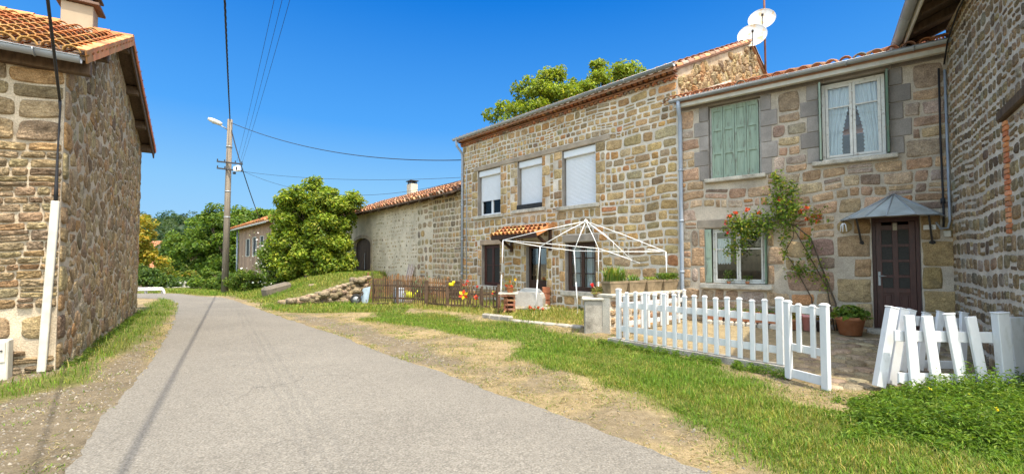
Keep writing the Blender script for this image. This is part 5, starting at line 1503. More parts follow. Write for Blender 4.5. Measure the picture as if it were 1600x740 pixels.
# ------------------------------------------------ divider wall with slab, troughs
dA = Vector((2.12, 9.62)); dB = Vector((4.26, 11.22)); DPn = fpl(dA, dB); DL = (dB-dA).length
m = MB(); m.pbox(DPn, 0, -.1, DL, .86, -.34, 0, 1); rnd = random.Random(71)
stones(m, DPn, .0, DL, .02, [(0, .84), (DL, .84)], [], lambda v: (.16, .26), PAL_COT, rnd, (.8, 1.8), .03, .03, .15, .15, rough=.6)
dv = m.build('divider_wall', [MT['stone_rough'], MT['mortar_lime']]); tag(dv, 'low rubble wall with stone slab top between the two houses, carrying the planters', 'wall')
m = MB()
for i in range(3): m.pbox(DPn, DL*i/3-.02+.01, .862, DL*(i+1)/3+.0, .945, -.42, .10, bev=.02)
m.build('coping', MT['sill'], dv)
tro_lab = ['stone planter full of tall iris leaves, nearest the concrete pillar', 'bare edged stone planter with drooping leaves, second from the concrete pillar', 'stone planter with a low sparse plant, third from the concrete pillar', 'stone planter brimming with bushy green, beside the drainpipe']
for i in range(4):
    u = .36+i*.66; c = DPn.at(u, .947, -.16)
    t = thing('planter', c, tro_lab[i], 'planter', 'stone planters on the divider wall')
    m = MB(); L, D, H = .60, .26, .27
    def ring(s, v): return [c+DPn.d*(x*L/2*s)+DPn.n*(y*D/2*s)+Z*v for x, y in ((-1, -1), (1, -1), (1, 1), (-1, 1))]
    vs = ring(.84, 0)+ring(1, H-.05)+ring(1.05, H-.05)+ring(1.05, H)+ring(.93, H)+ring(.9, H-.05)
    m.add(vs, [(0, 3, 2, 1)]+[(b+k, b+(k+1) % 4, b+4+(k+1) % 4, b+4+k) for b in (0, 4, 8, 12, 16) for k in range(4)])
    m.build('trough', MT['planter'], t)
    m = MB(); m.add(ring(.90, H-.045), [(0, 1, 2, 3)]); m.build('soil', MT['soil'], t)
    p0 = np.array(c+Z*(H-.05)); along = np.array(DPn.d)
    if i in (0, 1):
        n = 170 if i == 0 else 40
        Bp = p0 + along*((nrg.random((n, 1))-.5)*(.55 if i == 0 else .5)) + np.array(DPn.n)*((nrg.random((n, 1))-.5)*.18)
        V, Fq, T = blade_arrays(Bp, (.42 if i == 0 else .24)*(.6+.5*nrg.random(n)), pick_tints([(3, (.11, .20, .03)), (2, (.16, .24, .04)), (1, (.28, .27, .06))], n), w=.014, lean=.55)
    else:
        n = 120 if i == 2 else 900
        C = p0 + along*((nrg.random((n, 1))-.5)*(.35 if i == 2 else .66)) + np.array(DPn.n)*((nrg.random((n, 1))-.5)*.28) + np.array([0, 0, 1])*(nrg.random((n, 1))**.7*(.12 if i == 2 else .20))
        V, Fq, T = leaves(C, .055, pick_tints(GREEN_LIME if i == 2 else GREEN_MID, n), up=.5)
    np_mesh('foliage', V, Fq, MT['leaf'], T, t)

# concrete pillar and its pot plant
pc = G(934, 526); pc.y += .28; pz = gz(pc.x, pc.y)
pt = thing('concrete_pillar', (pc.x, pc.y, pz), 'stained squat concrete pillar at the left end of the white picket fence', 'pillar')
ang = .35; px_ = Vector((math.cos(ang), -math.sin(ang)*.4, 0)).normalized(); py_ = Z.cross(px_)
m = MB(); m.box(Vector((pc.x, pc.y, .36)), .50, .48, .86, px_, py_, Z, bev=.025); m.build('shaft', MT['concrete'], pt)
m = MB(); m.box(Vector((pc.x, pc.y, .82)), .60, .56, .06, px_, py_, Z, bev=.02); m.build('cap', MT['sill'], pt)
c = Vector((pc.x+.10, pc.y-.02, .852)); t = thing('potted_plant', c, 'mossy round pot plant with one red flower on the concrete pillar', 'pot plant')
m = MB(); m.lathe(c, [(0, 0), (.13, 0), (.17, .10), (.18, .11), (.16, .115), (0, .10)], 16); m.build('pot', MT['planter'], t)
n = 420; q = nrg.normal(size=(n, 3)); q /= np.linalg.norm(q, axis=1, keepdims=True); q[:, 2] = np.abs(q[:, 2])
V, Fq, T = leaves(np.array(c)+np.array([0, 0, .08])+q*np.array([.21, .19, .17])*nrg.random((n, 1))**.3, .05, pick_tints([(2, (.30, .22, .07)), (2, (.20, .21, .04)), (1, (.12, .15, .03))], n), out=q)
np_mesh('foliage', V, Fq, MT['leaf'], T, t)
def flower(parent, c, r, col, n=26, name='flower'):
    q = nrg.normal(size=(n, 3)); q /= np.linalg.norm(q, axis=1, keepdims=True)
    V, Fq, T = leaves(np.array(c)+q*r*nrg.random((n, 1))**.5, r*.9, pick_tints([(1, col)], n), out=q, aspect=.8)
    return np_mesh(name, V, Fq, MT['flower'], T, parent)
m = MB(); f_ = c+Vector((-.17, .0, .27)); m.tube([c+Z*.1, c+Vector((-.1, 0, .2)), f_], .006, 5); m.build('stem', MT['leaf'], t); flower(t, f_, .05, (.62, .025, .02), 30)

# ------------------------------------------------ gazebo frame
hub = P(915.4, 345.4, 12.9)
cn_ = [P(786, 375, 13.9), P(844, 385, 13.0), P(897, 391.6, 12.6), P(935.2, 388, 12.3), P(1040.5, 393, 11.45)]
gz_ = thing('gazebo_frame', (hub.x, hub.y, gz(hub.x, hub.y)), 'bare white steel gazebo frame with collapsed roof bars before the tall house', 'gazebo')
def gtube(name, pts, r=.017): m = MB(); m.tube(pts, r, 7); return m.build(name, MT['white_steel'], gz_)
base_px = [(781.5, 499, 13.95), (836, 494, 13.0), (903, 487, 12.7), (935, 505, 12.3), (1044, 506, 11.4)]
for c, (bx, by, Y) in zip(cn_, base_px):
    b_ = P(bx, by, Y); b_.z = gz(b_.x, b_.y)-.02
    mid = c.lerp(b_, .5); m = MB(); m.tube([c, mid], .013, 7); m.tube([mid, b_], .016, 7); m.lathe(b_, [(0, 0), (.05, 0), (.05, .03), (0, .03)], 8); m.build('leg', MT['white_steel'], gz_)
for i in (0, 1, 2, 3, 4): gtube('rafter', [hub, hub.lerp(cn_[i], .5)+Z*.02, cn_[i]], .011)
e1 = P(1000, 411, 11.9); gtube('rafter', [hub, P(958, 378, 12.5), P(959.6, 391.6, 12.4)], .010); gtube('rafter', [hub, P(945, 366, 12.4), P(985, 404, 12.0)], .010)
gtube('eave_bar', [cn_[3], P(962, 397, 12.1), e1], .013)
gtube('eave_bar', [cn_[0], P(860, 381, 13.2), cn_[3]], .011); gtube('eave_bar', [cn_[0], cn_[1]], .011); gtube('eave_bar', [cn_[1], cn_[2]], .011); gtube('eave_bar', [cn_[2], P(960, 393, 12.2), cn_[4]], .012); gtube('eave_bar', [P(1012, 389, 11.3), cn_[4]], .014)
m = MB(); m.lathe(hub, [(0, -.05), (.05, -.05), (.06, 0), (.03, .05), (0, .06)], 10); m.build('hub', MT['white_steel'], gz_)

# ------------------------------------------------ garden clutter in front of the tall house
def pebble_kerb(x0, y0, x1, y1): pass
ka = [G(756, 500), G(800, 506), G(850, 512), G(912, 519)]
kt = thing('garden_kerb', (ka[0].x, ka[0].y, 0), 'low curved stone kerb edging the dry garden left of the concrete pillar', 'kerb'); 
for i in range(3):
    a, b = ka[i], ka[i+1]; d = (b-a).normalized(); k = 3
    for j in range(k):
        p, q = a.lerp(b, j/k), a.lerp(b, (j+1)/k-.02); h = .13 if i == 0 else .06
        m = MB(); m.bar(p+Z*(h/2+gz(p.x, p.y)-.06), q+Z*(h/2+gz(q.x, q.y)-.06), .18, h+.1, bev=.03); m.build('kerb_stone', MT['concrete'], kt)
# brick pillar with slab and potted flowers
bp_ = P(796, 493, 13.2); bz = gz(bp_.x, bp_.y); t = thing('brick_pillar', (bp_.x, bp_.y, bz), 'small red brick pillar with flat slab behind the brown fence end', 'pillar')
m = MB(); v = bz; k = 0; rr = random.Random(5); tops = EYE-(459-412)/690*13.2
while v < tops-.05:
    for s in (-1, 1):
        c = Vector((bp_.x+s*.085*(1 if k % 2 else .3), bp_.y, v+.033)); m.box(c, .17 if k % 2 else .3, .33, .06, tint=pick([(1, (.40, .16, .08)), (1, (.46, .22, .12)), (1, (.34, .13, .07))], rr), bev=.006)
    v += .067; k += 1
m.build('shaft', MT['brick'], t); m = MB(); m.box(Vector((bp_.x-.04, bp_.y, v+.02)), .58, .45, .05, bev=.01); m.build('cap', MT['sill'], t)
c = Vector((bp_.x+.02, bp_.y, v+.046)); t = thing('flower_pot', c, 'pot of orange and red flowers on the brick pillar', 'flower pot')
m = MB(); m.lathe(c, [(0, 0), (.08, 0), (.11, .16), (.12, .16), (.12, .18), (.10, .18), (0, .15)], 14); m.build('pot', MT['terracotta'], t)
V, Fq, T = leaves(np.array(c)+np.array([0, 0, .3])+nrg.normal(size=(260, 3))*np.array([.11, .1, .1]), .05, pick_tints([(2, (.16, .18, .04)), (1, (.30, .25, .07)), (1, (.22, .14, .05))], 260)); np_mesh('foliage', V, Fq, MT['leaf'], T, t)
for dx, dz, cl in ((-.10, .22, (.65, .06, .02)), (.03, .2, (.65, .05, .02)), (.17, .38, (.75, .42, .02)), (-.02, .33, (.65, .2, .03))): flower(t, c+Vector((dx, -.1, dz)), .045, cl)
m = MB()  # wrought iron plant stand beside the pillar
q = P(786, 494, 12.9); zq = gz(q.x, q.y)
t = thing('plant_stand', (q.x, q.y, zq), 'thin wrought iron plant stand in front of the brick pillar', 'plant stand')
for dx, dy in ((-.12, -.1), (.12, -.1), (-.12, .1), (.12, .1)):
    m = MB(); m.tube([(q.x+dx*1.3, q.y+dy*1.3, zq), (q.x+dx, q.y+dy, zq+.3), (q.x+dx*.9, q.y+dy*.9, zq+.52)], .009, 5); m.build('leg', MT['rust'], t)
m = MB(); m.box((q.x, q.y, zq+.53), .26, .22, .015); m.build('top', MT['rust'], t)
m = MB(); m.tube([(q.x+.11*math.cos(a), q.y-.11, zq+.3+.11*math.sin(a)) for a in np.linspace(0, 6.283, 17)], .006, 5); m.build('scroll', MT['rust'], t)
# white chest with grey lid
a, b = P(806, 481, 14.2), P(850, 481, 14.0); cz = gz((a.x+b.x)/2, 14.1); L = (b-a).length; c = (a+b)/2; ud = (b-a); ud.z = 0; ud.normalize(); vd = Z.cross(ud)
t = thing('storage_chest', (c.x, c.y, cz), 'low white chest with grey lid in front of the main door of the tall house', 'chest')
m = MB(); H = .52
prof = [(-L/2, 0), (L/2, 0), (L/2+.0, H*.62), (L/2-.05, H*.88), (L/2-.14, H), (-L/2+.02, H), (-L/2, H-.02)]
prism(m, [c+ud*x+Z*(cz-c.z+z)-vd*.3 for x, z in prof], vd*.62); m.build('body', MT['limewash'], t)
m = MB(); lp_ = [(-L/2+.12, H+.002), (L/2-.10, H+.002), (L/2-.2, H+.09), (-L/2+.26, H+.11)]
prism(m, [c+ud*x+Z*(cz-c.z+z)-vd*.24 for x, z in lp_], vd*.5); m.build('lid', MT['zinc'], t)
m = MB(); m.box(Vector((c.x-.1, c.y-.35, cz+.03)), L+.5, .55, .07, ud, vd, Z, bev=.02); tag(m.build('paving_slab', MT['concrete']), 'flat pale stone slab on the ground before the white chest', 'slab')
q = P(853, 468, 14.6); m = MB(); zq = gz(q.x, q.y)
for s, z in ((1, .0), (.98, .22), (.96, .44)): m.box(Vector((q.x, q.y, zq+.10+z)), .26*s, .3, .20, bev=.012, tint=(.9, .8, .8))
t = thing('clay_block_stack', (q.x, q.y, zq), 'stack of red brown clay blocks beside the white chest', 'block stack'); m.build('block', MT['terracotta'], t)
# little plants with red flowers at a gazebo leg
q = P(838, 497, 12.75); q.z = gz(q.x, q.y); t = thing('flower_clump', q, 'small clump of red flowers round the foot of a gazebo leg', 'flowers')
V, Fq, T = leaves(np.array(q)+np.array([0, 0, .08])+nrg.normal(size=(130, 3))*np.array([.18, .12, .05]), .06, pick_tints(GREEN_MID, 130)); np_mesh('foliage', V, Fq, MT['leaf'], T, t)
for k in range(6): flower(t, q+Vector(((rng.random()-.5)*.5, (rng.random()-.5)*.2, .10+.1*rng.random())), .045, (.50, .09, .03))

# ------------------------------------------------ brown fence
def brown_fence(name, label, cat, pts, ptop, posts, sp=.11, rails=(.25, .75), bot=.06, group=None, tint=(1, 1, 1), lean=.02, wd=.038):
    """pts: ground points; ptop: heights at the points"""
    t = thing(name, (pts[0][0], pts[0][1], gz(*pts[0])), label, cat, group); rr = random.Random(len(label))
    for (a, b, ha, hb) in zip(pts, pts[1:], ptop, ptop[1:]):
        L = math.hypot(b[0]-a[0], b[1]-a[1]); n = max(1, int(L/sp)); pl = fpl(a, b)
        for i in range(n):
            s = (i+.5)/n; u = L*s; x, y = a[0]+(b[0]-a[0])*s, a[1]+(b[1]-a[1])*s; g = gz(x, y); h = ha+(hb-ha)*s
            m = MB(); k = .7+rr.random()*.6; e = (rr.random()-.5)*lean*2
            p0 = pl.at(u, g+bot, .02); p1 = pl.at(u+e, g+h*(.93+.1*rr.random()), .02)
            m.bar(p0, p1, wd*(.85+.3*rr.random()), .018, up=pl.n, tint=tuple(c*k for c in tint)); m.build('picket', MT['fence_wood'], t)
        for r in rails:
            m = MB(); m.bar(pl.at(-.02, gz(*a)+ha*r, -.005), pl.at(L+.02, gz(*b)+hb*r, -.005), .03, .06, up=Z, tint=tuple(c*.9 for c in tint), bev=.005); m.build('rail', MT['fence_wood'], t)
    for (x, y, h, wdp) in posts:
        m = MB(); g = gz(x, y); m.box(Vector((x, y, g+h/2-.05)), wdp, wdp, h+.1, tint=tuple(c*.8 for c in tint), bev=.01); m.build('post', MT['fence_wood'], t)
    return t
def gpt(x, y, Y): p = P(x, y, Y); return (p.x, p.y)
b0, b1, b2, b3, b4 = gpt(583, 470, 17.6), gpt(666, 480, 15.6), gpt(699, 483, 15.0), gpt(753, 488, 14.2), gpt(779, 490, 13.8)
brown_fence('garden_fence', 'weathered brown picket fence beside the upended wheelbarrow', 'fence', [b0, ((b0[0]+b1[0])/2, (b0[1]+b1[1])/2-.05), b1], [.95, .93, .88], [(*b0, .95, .07), ((b0[0]+b1[0])/2, (b0[1]+b1[1])/2-.08, .93, .08), (*b1, .90, .12)])
brown_fence('garden_gate', 'small brown picket gate between two thick posts of the garden fence', 'gate', [(b1[0]+.08, b1[1]), (b2[0]-.08, b2[1])], [.70, .70], [], sp=.10, rails=(.12, .80, .95), bot=.12)
brown_fence('garden_fence', 'low sagging brown picket fence with pinwheels beside the brick pillar', 'fence', [b2, b3, b4], [.72, .66, .74], [(*b2, .88, .11), (*b3, .72, .07), (*b4, .78, .09)], sp=.125, rails=(.10, .68), bot=.02, lean=.04)
c0, c1, c2 = gpt(575, 440, 19.6), gpt(622, 445, 18.8), gpt(700, 455, 17.0)
brown_fence('garden_fence', 'pale brown picket fence farther back near the barn wall', 'fence', [c0, c1, c2], [1.0, .95, .85], [(*c0, 1.05, .08), (*c1, 1.0, .08), (*c2, .9, .08)], tint=(2.6, 2.2, 1.5))  # sunlight on these pickets is put into the tint
pa, pb2 = gpt(706, 452, 16.6), gpt(722, 452, 16.2)
m = MB(); PPn = fpl(pa, pb2); zz = gz(*pa)
t = thing('compost_bin', (pa[0], pa[1], zz), 'dark plank compost bin behind the low brown fence', 'compost bin')
for k in range(5): 
    m = MB(); m.pbox(PPn, -.2, zz+.05+k*.15, .5, zz+.175+k*.15, -.02, .02, bev=.006); m.build('plank', MT['fence_wood'], t)
for u in (-.2, .5):
    m = MB(); m.pbox(PPn, u-.04, zz, u+.04, zz+.86, -.06, -.021, bev=.006); m.build('post', MT['fence_wood'], t)
# ornaments
def pinwheel(x, y, Y, label, cols, r=.13, post=True):
    c = P(x, y, Y); g = gz(c.x, c.y); t = thing('pinwheel', (c.x, c.y, g), label, 'pinwheel')
    m = MB(); m.tube([(c.x, c.y+.03, g-.03), (c.x, c.y+.03, c.z)], .010, 6); m.build('stick', MT['beam'], t)
    for k in range(len(cols)):
        a0 = 2*math.pi*k/len(cols)+.4; m = MB(); u = Vector((math.cos(a0), 0, math.sin(a0))); v = Vector((-math.sin(a0), 0, math.cos(a0)))
        pts_ = [c, c+u*r*.55+v*r*.34+Vector((0, -.03, 0)), c+u*r, c+u*r*.55-v*r*.34+Vector((0, .012, 0))]
        m.add(pts_+[p+Vector((0, .006, 0)) for p in pts_], [(0, 1, 2, 3), (7, 6, 5, 4)]+[(i, (i+1) % 4, 4+(i+1) % 4, 4+i) for i in range(4)], 0, cols[k]); m.build('vane', MT['tint'], t)
    m = MB(); m.lathe(c, [(0, -.02), (.02, -.02), (.02, .02), (0, .02)], 8, (0, 1, 0)); m.build('hub', MT['iron'], t)
Yl, Rd = (.80, .62, .02), (.62, .06, .02)
pinwheel(724, 460, 14.4, 'yellow and red pinwheel on the low brown fence', [Yl, Rd, Yl, Rd, Yl, Rd], .17)
pinwheel(744, 464, 14.2, 'small all red pinwheel next to the yellow one', [Rd]*5, .09)
pinwheel(772, 457, 13.9, 'red and yellow pinwheel near the brick pillar', [Rd, Yl, Rd, Yl], .09)
c = P(705, 444, 15.0); t = thing('garden_ornament', c, 'bright yellow bird shaped ornament on the thick fence post', 'ornament')
m = MB(); m.rock(c, .10, .06, .06, random.Random(1), tint=Yl); m.rock(c+Vector((.075, 0, .075)), .045, .04, .045, random.Random(2), tint=Yl); m.add([c+Vector(p) for p in ((-.08, -.03, 0), (-.08, .03, 0), (-.22, .02, -.03), (-.22, -.02, -.03))], [(0, 1, 2, 3)], 0, Yl); m.build('body', MT['tint'], t)
m = MB(); m.lathe(c+Vector((.12, 0, .075)), [(.016, 0), (0, .035)], 6, (1, 0, 0), tint=(.7, .2, .02)); m.build('beak', MT['tint'], t)
m = MB(); m.tube([c-Z*.2, c-Z*.03], .012, 6, tint=(.1, .08, .06)); m.build('stick', MT['tint'], t)
# rose canes by the fence
def canes(x, y, Y, n, h, label, cat='shrub', col=None, fl=0):
    c = P(x, y, Y); g = gz(c.x, c.y); t = thing('garden_shrub', (c.x, c.y, g), label, cat); m = MB(); tips = []
    for k in range(n):
        a = rng.random()*6.28; l = h*(.6+.5*rng.random()); d = Vector((math.cos(a), math.sin(a), 0))
        e = Vector((c.x, c.y, g))+d*l*.35+Z*l; tips.append(e); m.tube([Vector((c.x, c.y, g-.03))+d*.03, Vector((c.x, c.y, g))+d*l*.2+Z*l*.5, e], [.012, .009, .004], 5)
    m.build('stem', MT['bark'], t)
    C = np.array([np.array(tips[rng.randrange(n)])*(s := .4+.6*rng.random()) + np.array([c.x, c.y, g])*(1-s) for _ in range(n*14)])+nrg.normal(size=(n*14, 3))*.05
    V, Fq, T = leaves(C, .06, pick_tints(col or GREEN_MID, len(C))); np_mesh('foliage', V, Fq, MT['leaf'], T, t)
    for k in range(fl): flower(t, tips[k % n], .05, (.6, .06, .03))
canes(735, 470, 14.8, 9, .95, 'thin reddish rose canes behind the pinwheels', col=[(2, (.30, .14, .05)), (2, (.16, .17, .04))], fl=4)
canes(679, 470, 16.2, 6, .7, 'sparse shrub with reddish leaves behind the small brown gate', col=[(2, (.34, .12, .06)), (1, (.14, .15, .04))])
canes(589, 430, 18.2, 7, 1.5, 'bare twiggy sapling at the end of the brown fence', col=[(1, (.2, .2, .05))])
canes(655, 438, 17.6, 14, .85, 'bright green leafy shrub beside the grey boards at the barn wall', col=[(2, (.07, .22, .09)), (1, (.1, .26, .1))])
# boards leaning on the barn wall
q = BARN.uv(645, 430)[0]; g = gz(*BARN.at(q, 0, .5)[:2])
t = thing('board_stack', BARN.at(q, g, .3), 'silver grey boards leaning upright against the barn wall', 'boards')
for k in range(5):
    m = MB(); u = q-.26+k*.115; h = 1.25+.18*math.sin(k*2.1); tt = 1.6+.5*math.sin(k*3)
    m.bar(BARN.at(u, g-.02, .42+.02*(k % 2)), BARN.at(u+.02, g+h, .08+.02*(k % 2)), .10, .025, up=BARN.n, tint=(tt, tt*1.08, tt*1.22)); m.build('board', MT['grey_wood'], t)
# pale crate and yellow posts in the garden
q = P(624, 462, 16.9); q.z = gz(q.x, q.y); m = MB(); t = thing('plastic_barrel', q, 'pale blue plastic barrel behind the brown picket fence', 'barrel')
m.lathe(q, [(0, 0), (.19, 0), (.21, .05), (.22, .25), (.21, .45), (.19, .5), (.2, .52), (0, .52)], 18, tint=(.50, .58, .72)); m.build('body', MT['tint'], t)
m = MB(); m.lathe(q+Z*.522, [(0, 0), (.21, 0), (.21, .03), (.05, .045), (0, .045)], 18, tint=(.6, .66, .76)); m.build('lid', MT['tint'], t)
q = P(639, 462, 16.7); q.z = gz(q.x, q.y); m = MB(); t = thing('watering_can', q, 'lime yellow watering can behind the brown picket fence', 'watering can')
m.lathe(q+Z*.12, [(0, 0), (.11, 0), (.12, .2), (.10, .28), (.0, .29)], 14, tint=(.66, .72, .03)); m.tube([q+Vector((.1, 0, .18)), q+Vector((.25, 0, .36)), q+Vector((.33, 0, .46))], [.03, .02, .025], 8, tint=(.66, .72, .03)); m.build('body', MT['tint'], t)
m = MB(); m.tube([q+Vector((-.1, 0, .2)), q+Vector((-.22, 0, .32)), q+Vector((-.12, 0, .46)), q+Vector((.02, 0, .42))], .014, 6, tint=(.60, .66, .03)); m.build('handle', MT['tint'], t)
m = MB(); m.box(q+Z*.06, .3, .3, .12, tint=(.3, .25, .2), bev=.01); m.build('base', MT['tint'], t)
# upended wheelbarrow
wz_ = gz(P(556, 472, 17.6).x, 17.6)
wc = P(556, 472, 17.6); wc.z = wz_+.20; t = thing('wheelbarrow', (wc.x, wc.y, wz_), 'upended wheelbarrow with pale blue tray leaning on the brown fence', 'wheelbarrow')
m = MB(); ax = Vector((.35, -.94, 0)); m.lathe(wc, [(.13, -.03), (.19, -.04), (.21, 0), (.19, .04), (.13, .03), (.13, -.03)], 22, ax); wh = m.build('wheel', MT['rubber'], t)
m = MB(); m.lathe(wc, [(0, -.025), (.13, -.02), (.13, .02), (0, .025)], 18, ax); m.build('rim', MT['zinc'], wh)
tr_ = [P(579, 447, 17.5), P(568, 450, 17.7), P(563, 467, 17.8), P(569, 476, 17.6), P(575, 472, 17.35)]; nn_ = Vector((-.5, .75, .25)).normalized()*.20; cen = sum(tr_, Vector())/5
m = MB(); back = [cen+(p-cen)*.7+nn_ for p in tr_]
m.add(tr_+back, [(4, 3, 2, 1, 0), (5, 6, 7, 8, 9)]+[(i, (i+1) % 5, 5+(i+1) % 5, 5+i) for i in range(5)]); m.build('tray', MT['paint_blue'], t)
for dx in (0, .32):
    m = MB(); s_ = P(562, 470, 17.6); m.tube([wc+Vector((dx*.2, 0, 0)), P(570+dx*10, 452, 17.75), P(581+dx*16, 438, 17.8)], .022, 7); m.build('handle', MT['beam'], t)
m = MB(); m.tube([P(573, 470, 17.4), P(570, 463, 17.9)], .014, 6); m.build('leg', MT['rust'], t)
a, b = P(576, 467, 17.2), P(607, 474, 16.7); a.z = gz(a.x, a.y)+.05; b.z = gz(b.x, b.y)+.05; m = MB(); m.bar(a, b, .14, .05, bev=.01); tag(m.build('plank', MT['beam']), 'old plank lying in the grass along the brown fence', 'plank')

# ------------------------------------------------ dry stone bank
rr = random.Random(81); wa, wb = Vector((-9.0, 17.45)), Vector((-6.25, 19.05)); wd_ = (wb-wa); WL = wd_.length; wd_.normalize(); wn_ = Vector((wd_.y, -wd_.x))
m = MB()
for k in range(260):
    s = rr.random()**.7; u = WL*s; top = .10+.92*s**1.3; z = rr.random()*top; sz = .06+.09*rr.random()+(.08 if rr.random() < .15 else 0)
    p = wa+wd_*u+wn_*(.18-.25*z+(rr.random()-.5)*.12)
    c_ = pick([(3, (.25, .2, .135)), (2, (.31, .25, .175)), (1, (.19, .16, .12))], rr); m.rock((p.x, p.y, z), sz*1.3, sz*.8, sz*.5, rr, tint=c_)
for k in range(22):
    s = k/21; u = WL*s; top = .12+.90*s**1.3; p = wa+wd_*u+wn_*(.02); m.rock((p.x, p.y, top), .17+.06*rr.random(), .13, .07, rr, tint=pick([(3, (.30, .25, .18)), (2, (.36, .30, .22))], rr))
tag(m.build('dry_stone_wall', MT['stone_rough']), 'tumbledown dry stone wall holding the grassy bank below the barn', 'stone wall')
blab = ['rounded pale boulder at the low end of the dry stone wall', 'flat boulder on top of the dry stone wall', 'dark boulder halfway along the dry stone wall', 'small tilted slab at the road end of the dry stone wall', 'pale boulder lying high on the grassy bank']
for (x, y, Y, s), lb_ in zip(((476, 466, 17.2, .15), (553, 437, 18.7, .18), (506, 458, 17.7, .17), (456, 469, 17.0, .17), (487, 446, 19.5, .10)), blab):
    q = P(x, y, Y); m = MB(); z0 = max(gz(q.x, q.y), q.z-s*.4); m.rock((q.x, q.y, z0+s*.3), s*1.25, s*.8, s*.62, rr, tint=(.30, .255, .19)); tag(m.build('boulder', MT['stone_rough']), lb_, 'boulder')
# grey trough on the bank
a, b = P(413, 454, 19.6), P(452, 446, 20.8); za = gz(a.x, a.y)
zm_ = min(za, gz(b.x, b.y)); t = MB(); t.bar(Vector((a.x, a.y, za+.10)), Vector((b.x, b.y, gz(b.x, b.y)-.02)), .5, .62, bev=.09); tag(t.build('stone_trough', mat('mossy_dark_stone', (.16, .135, .105), .95, .3, 3, .5, 30, .02, stain=(.06, .06, .03), stain_amt=.7, stain_scale=3)), 'long grey stone block set in the bank under the round green bush', 'stone block')

# ------------------------------------------------ pots along the cottage
lab = ['terracotta trough under the cottage window, leftmost of its row', 'terracotta trough with low trailing leaves, second of the row under the window', 'terracotta trough below the window sill end, third of its row', 'terracotta trough nearest the vine stems, last of its row']
for i in range(4):
    px = 1118+i*28.5; u = COT.uv(px, 505, .45)[0]; c = COT.at(u, 0, .45); g = gz(c.x, c.y); c.z = g+.10
    t = thing('terracotta_trough', c, lab[i], 'planter', 'terracotta troughs under the cottage window'); m = MB(); L, D, H = .40, .22, .22
    def ring(s, v): return [c+COT.d*(x*L/2*s)+COT.n*(y*D/2*s)+Z*v for x, y in ((-1, -1), (1, -1), (1, 1), (-1, 1))]
    m.add(ring(.85, 0)+ring(1, H-.04)+ring(1.06, H-.04)+ring(1.06, H)+ring(.92, H)+ring(.9, H-.04), [(0, 1, 2, 3)]+[(b+(k+1) % 4, b+k, b+4+k, b+4+(k+1) % 4) for b in (0, 4, 8, 12, 16) for k in range(4)]+[(23, 22, 21, 20)])
    m.build('trough', MT['terracotta'], t)
    n = 60+40*(i % 2); C = np.array(c)+np.array([0, 0, H+.02])+np.array(COT.d)*((nrg.random((n, 1))-.5)*.38)+nrg.normal(size=(n, 3))*np.array([.05, .05, .035]); V, Fq, T = leaves(C, .05, pick_tints(GREEN_MID, n)); np_mesh('foliage', V, Fq, MT['leaf'], T, t)
m = MB(); ua, ub = COT.uv(1100, 515, .45)[0], COT.uv(1222, 515, .45)[0]
for i in range(7):
    u0, u1 = ub+(ua-ub)*i/7, ub+(ua-ub)*(i+1)/7; g = gz(*COT.at(u0, 0, .5)[:2]); m.pbox(COT, u0+.01, g-.1, u1-.01, g+.098, .30, .66, bev=.03)
tag(m.build('stone_kerb', MT['sill']), 'stone kerb carrying the terracotta troughs along the cottage wall', 'kerb')
def potplant(px, py, w, r, h, label, mt, pal, n, leaf, fr, fh, cat='pot plant', name='potted_plant', tint=(1, 1, 1)):
    u = COT.uv(px, py, w)[0]; c = COT.at(u, 0, w); c.z = gz(c.x, c.y); t = thing(name, c, label, cat); m = MB()
    m.lathe(c, [(0, 0), (r*.72, 0), (r*.95, h*.82), (r*1.03, h*.82), (r*1.03, h), (r*.9, h), (r*.86, h*.9), (0, h*.9)], 22, tint=tint); m.build('pot', MT[mt], t)
    q = nrg.normal(size=(n, 3)); q /= np.linalg.norm(q, axis=1, keepdims=True); q[:, 2] = np.abs(q[:, 2])
    V, Fq, T = leaves(np.array(c)+np.array([0, 0, h*.92])+q*np.array([fr, fr, fh])*nrg.random((n, 1))**.4, leaf, pick_tints(pal, n), out=q*.6); np_mesh('foliage', V, Fq, MT['leaf'], T, t)
    return t
potplant(1329, 525, .58, .25, .36, 'large round terracotta pot with leafy green plant left of the brown door', 'terracotta', GREEN_MID, 420, .10, .33, .26)
potplant(1240, 520, .42, .13, .22, 'small pot with yellowish plant behind the white gate', 'terracotta', YELLOWISH, 160, .06, .15, .2)
potplant(1263, 522, .46, .12, .34, 'slender pink pot behind the white gate', 'tint', GREEN_LIME, 40, .05, .10, .08, tint=(.62, .26, .24))
potplant(1286, 522, .42, .15, .24, 'dark pot with reddish plant behind the near post of the white gate', 'tint', [(1, (.3, .12, .05)), (1, (.16, .16, .04))], 120, .06, .15, .16, tint=(.06, .05, .05))
for px, lb_, h in ((1139, 'bushy green herb pot on the cottage window sill, under the lace curtain', .26), (1168, 'small green herb pot on the cottage window sill, at the window middle', .14)):
    u = COT.uv(px, 440, .06)[0]; c = COT.at(u, g1[1]+.0, .07); t = thing('herb_pot', c, lb_, 'herb pot'); m = MB(); m.lathe(c, [(0, 0), (.035, 0), (.05, .06), (0, .055)], 12); m.build('pot', MT['terracotta'], t)
    n = int(700*h); V, Fq, T = leaves(np.array(c)+np.array([0, 0, .06])+np.abs(nrg.random((n, 3)))*np.array([0, 0, h])+nrg.normal(size=(n, 3))*np.array([.07, .03, .01]), .035, pick_tints(GREEN_MID, n)); np_mesh('foliage', V, Fq, MT['leaf'], T, t)
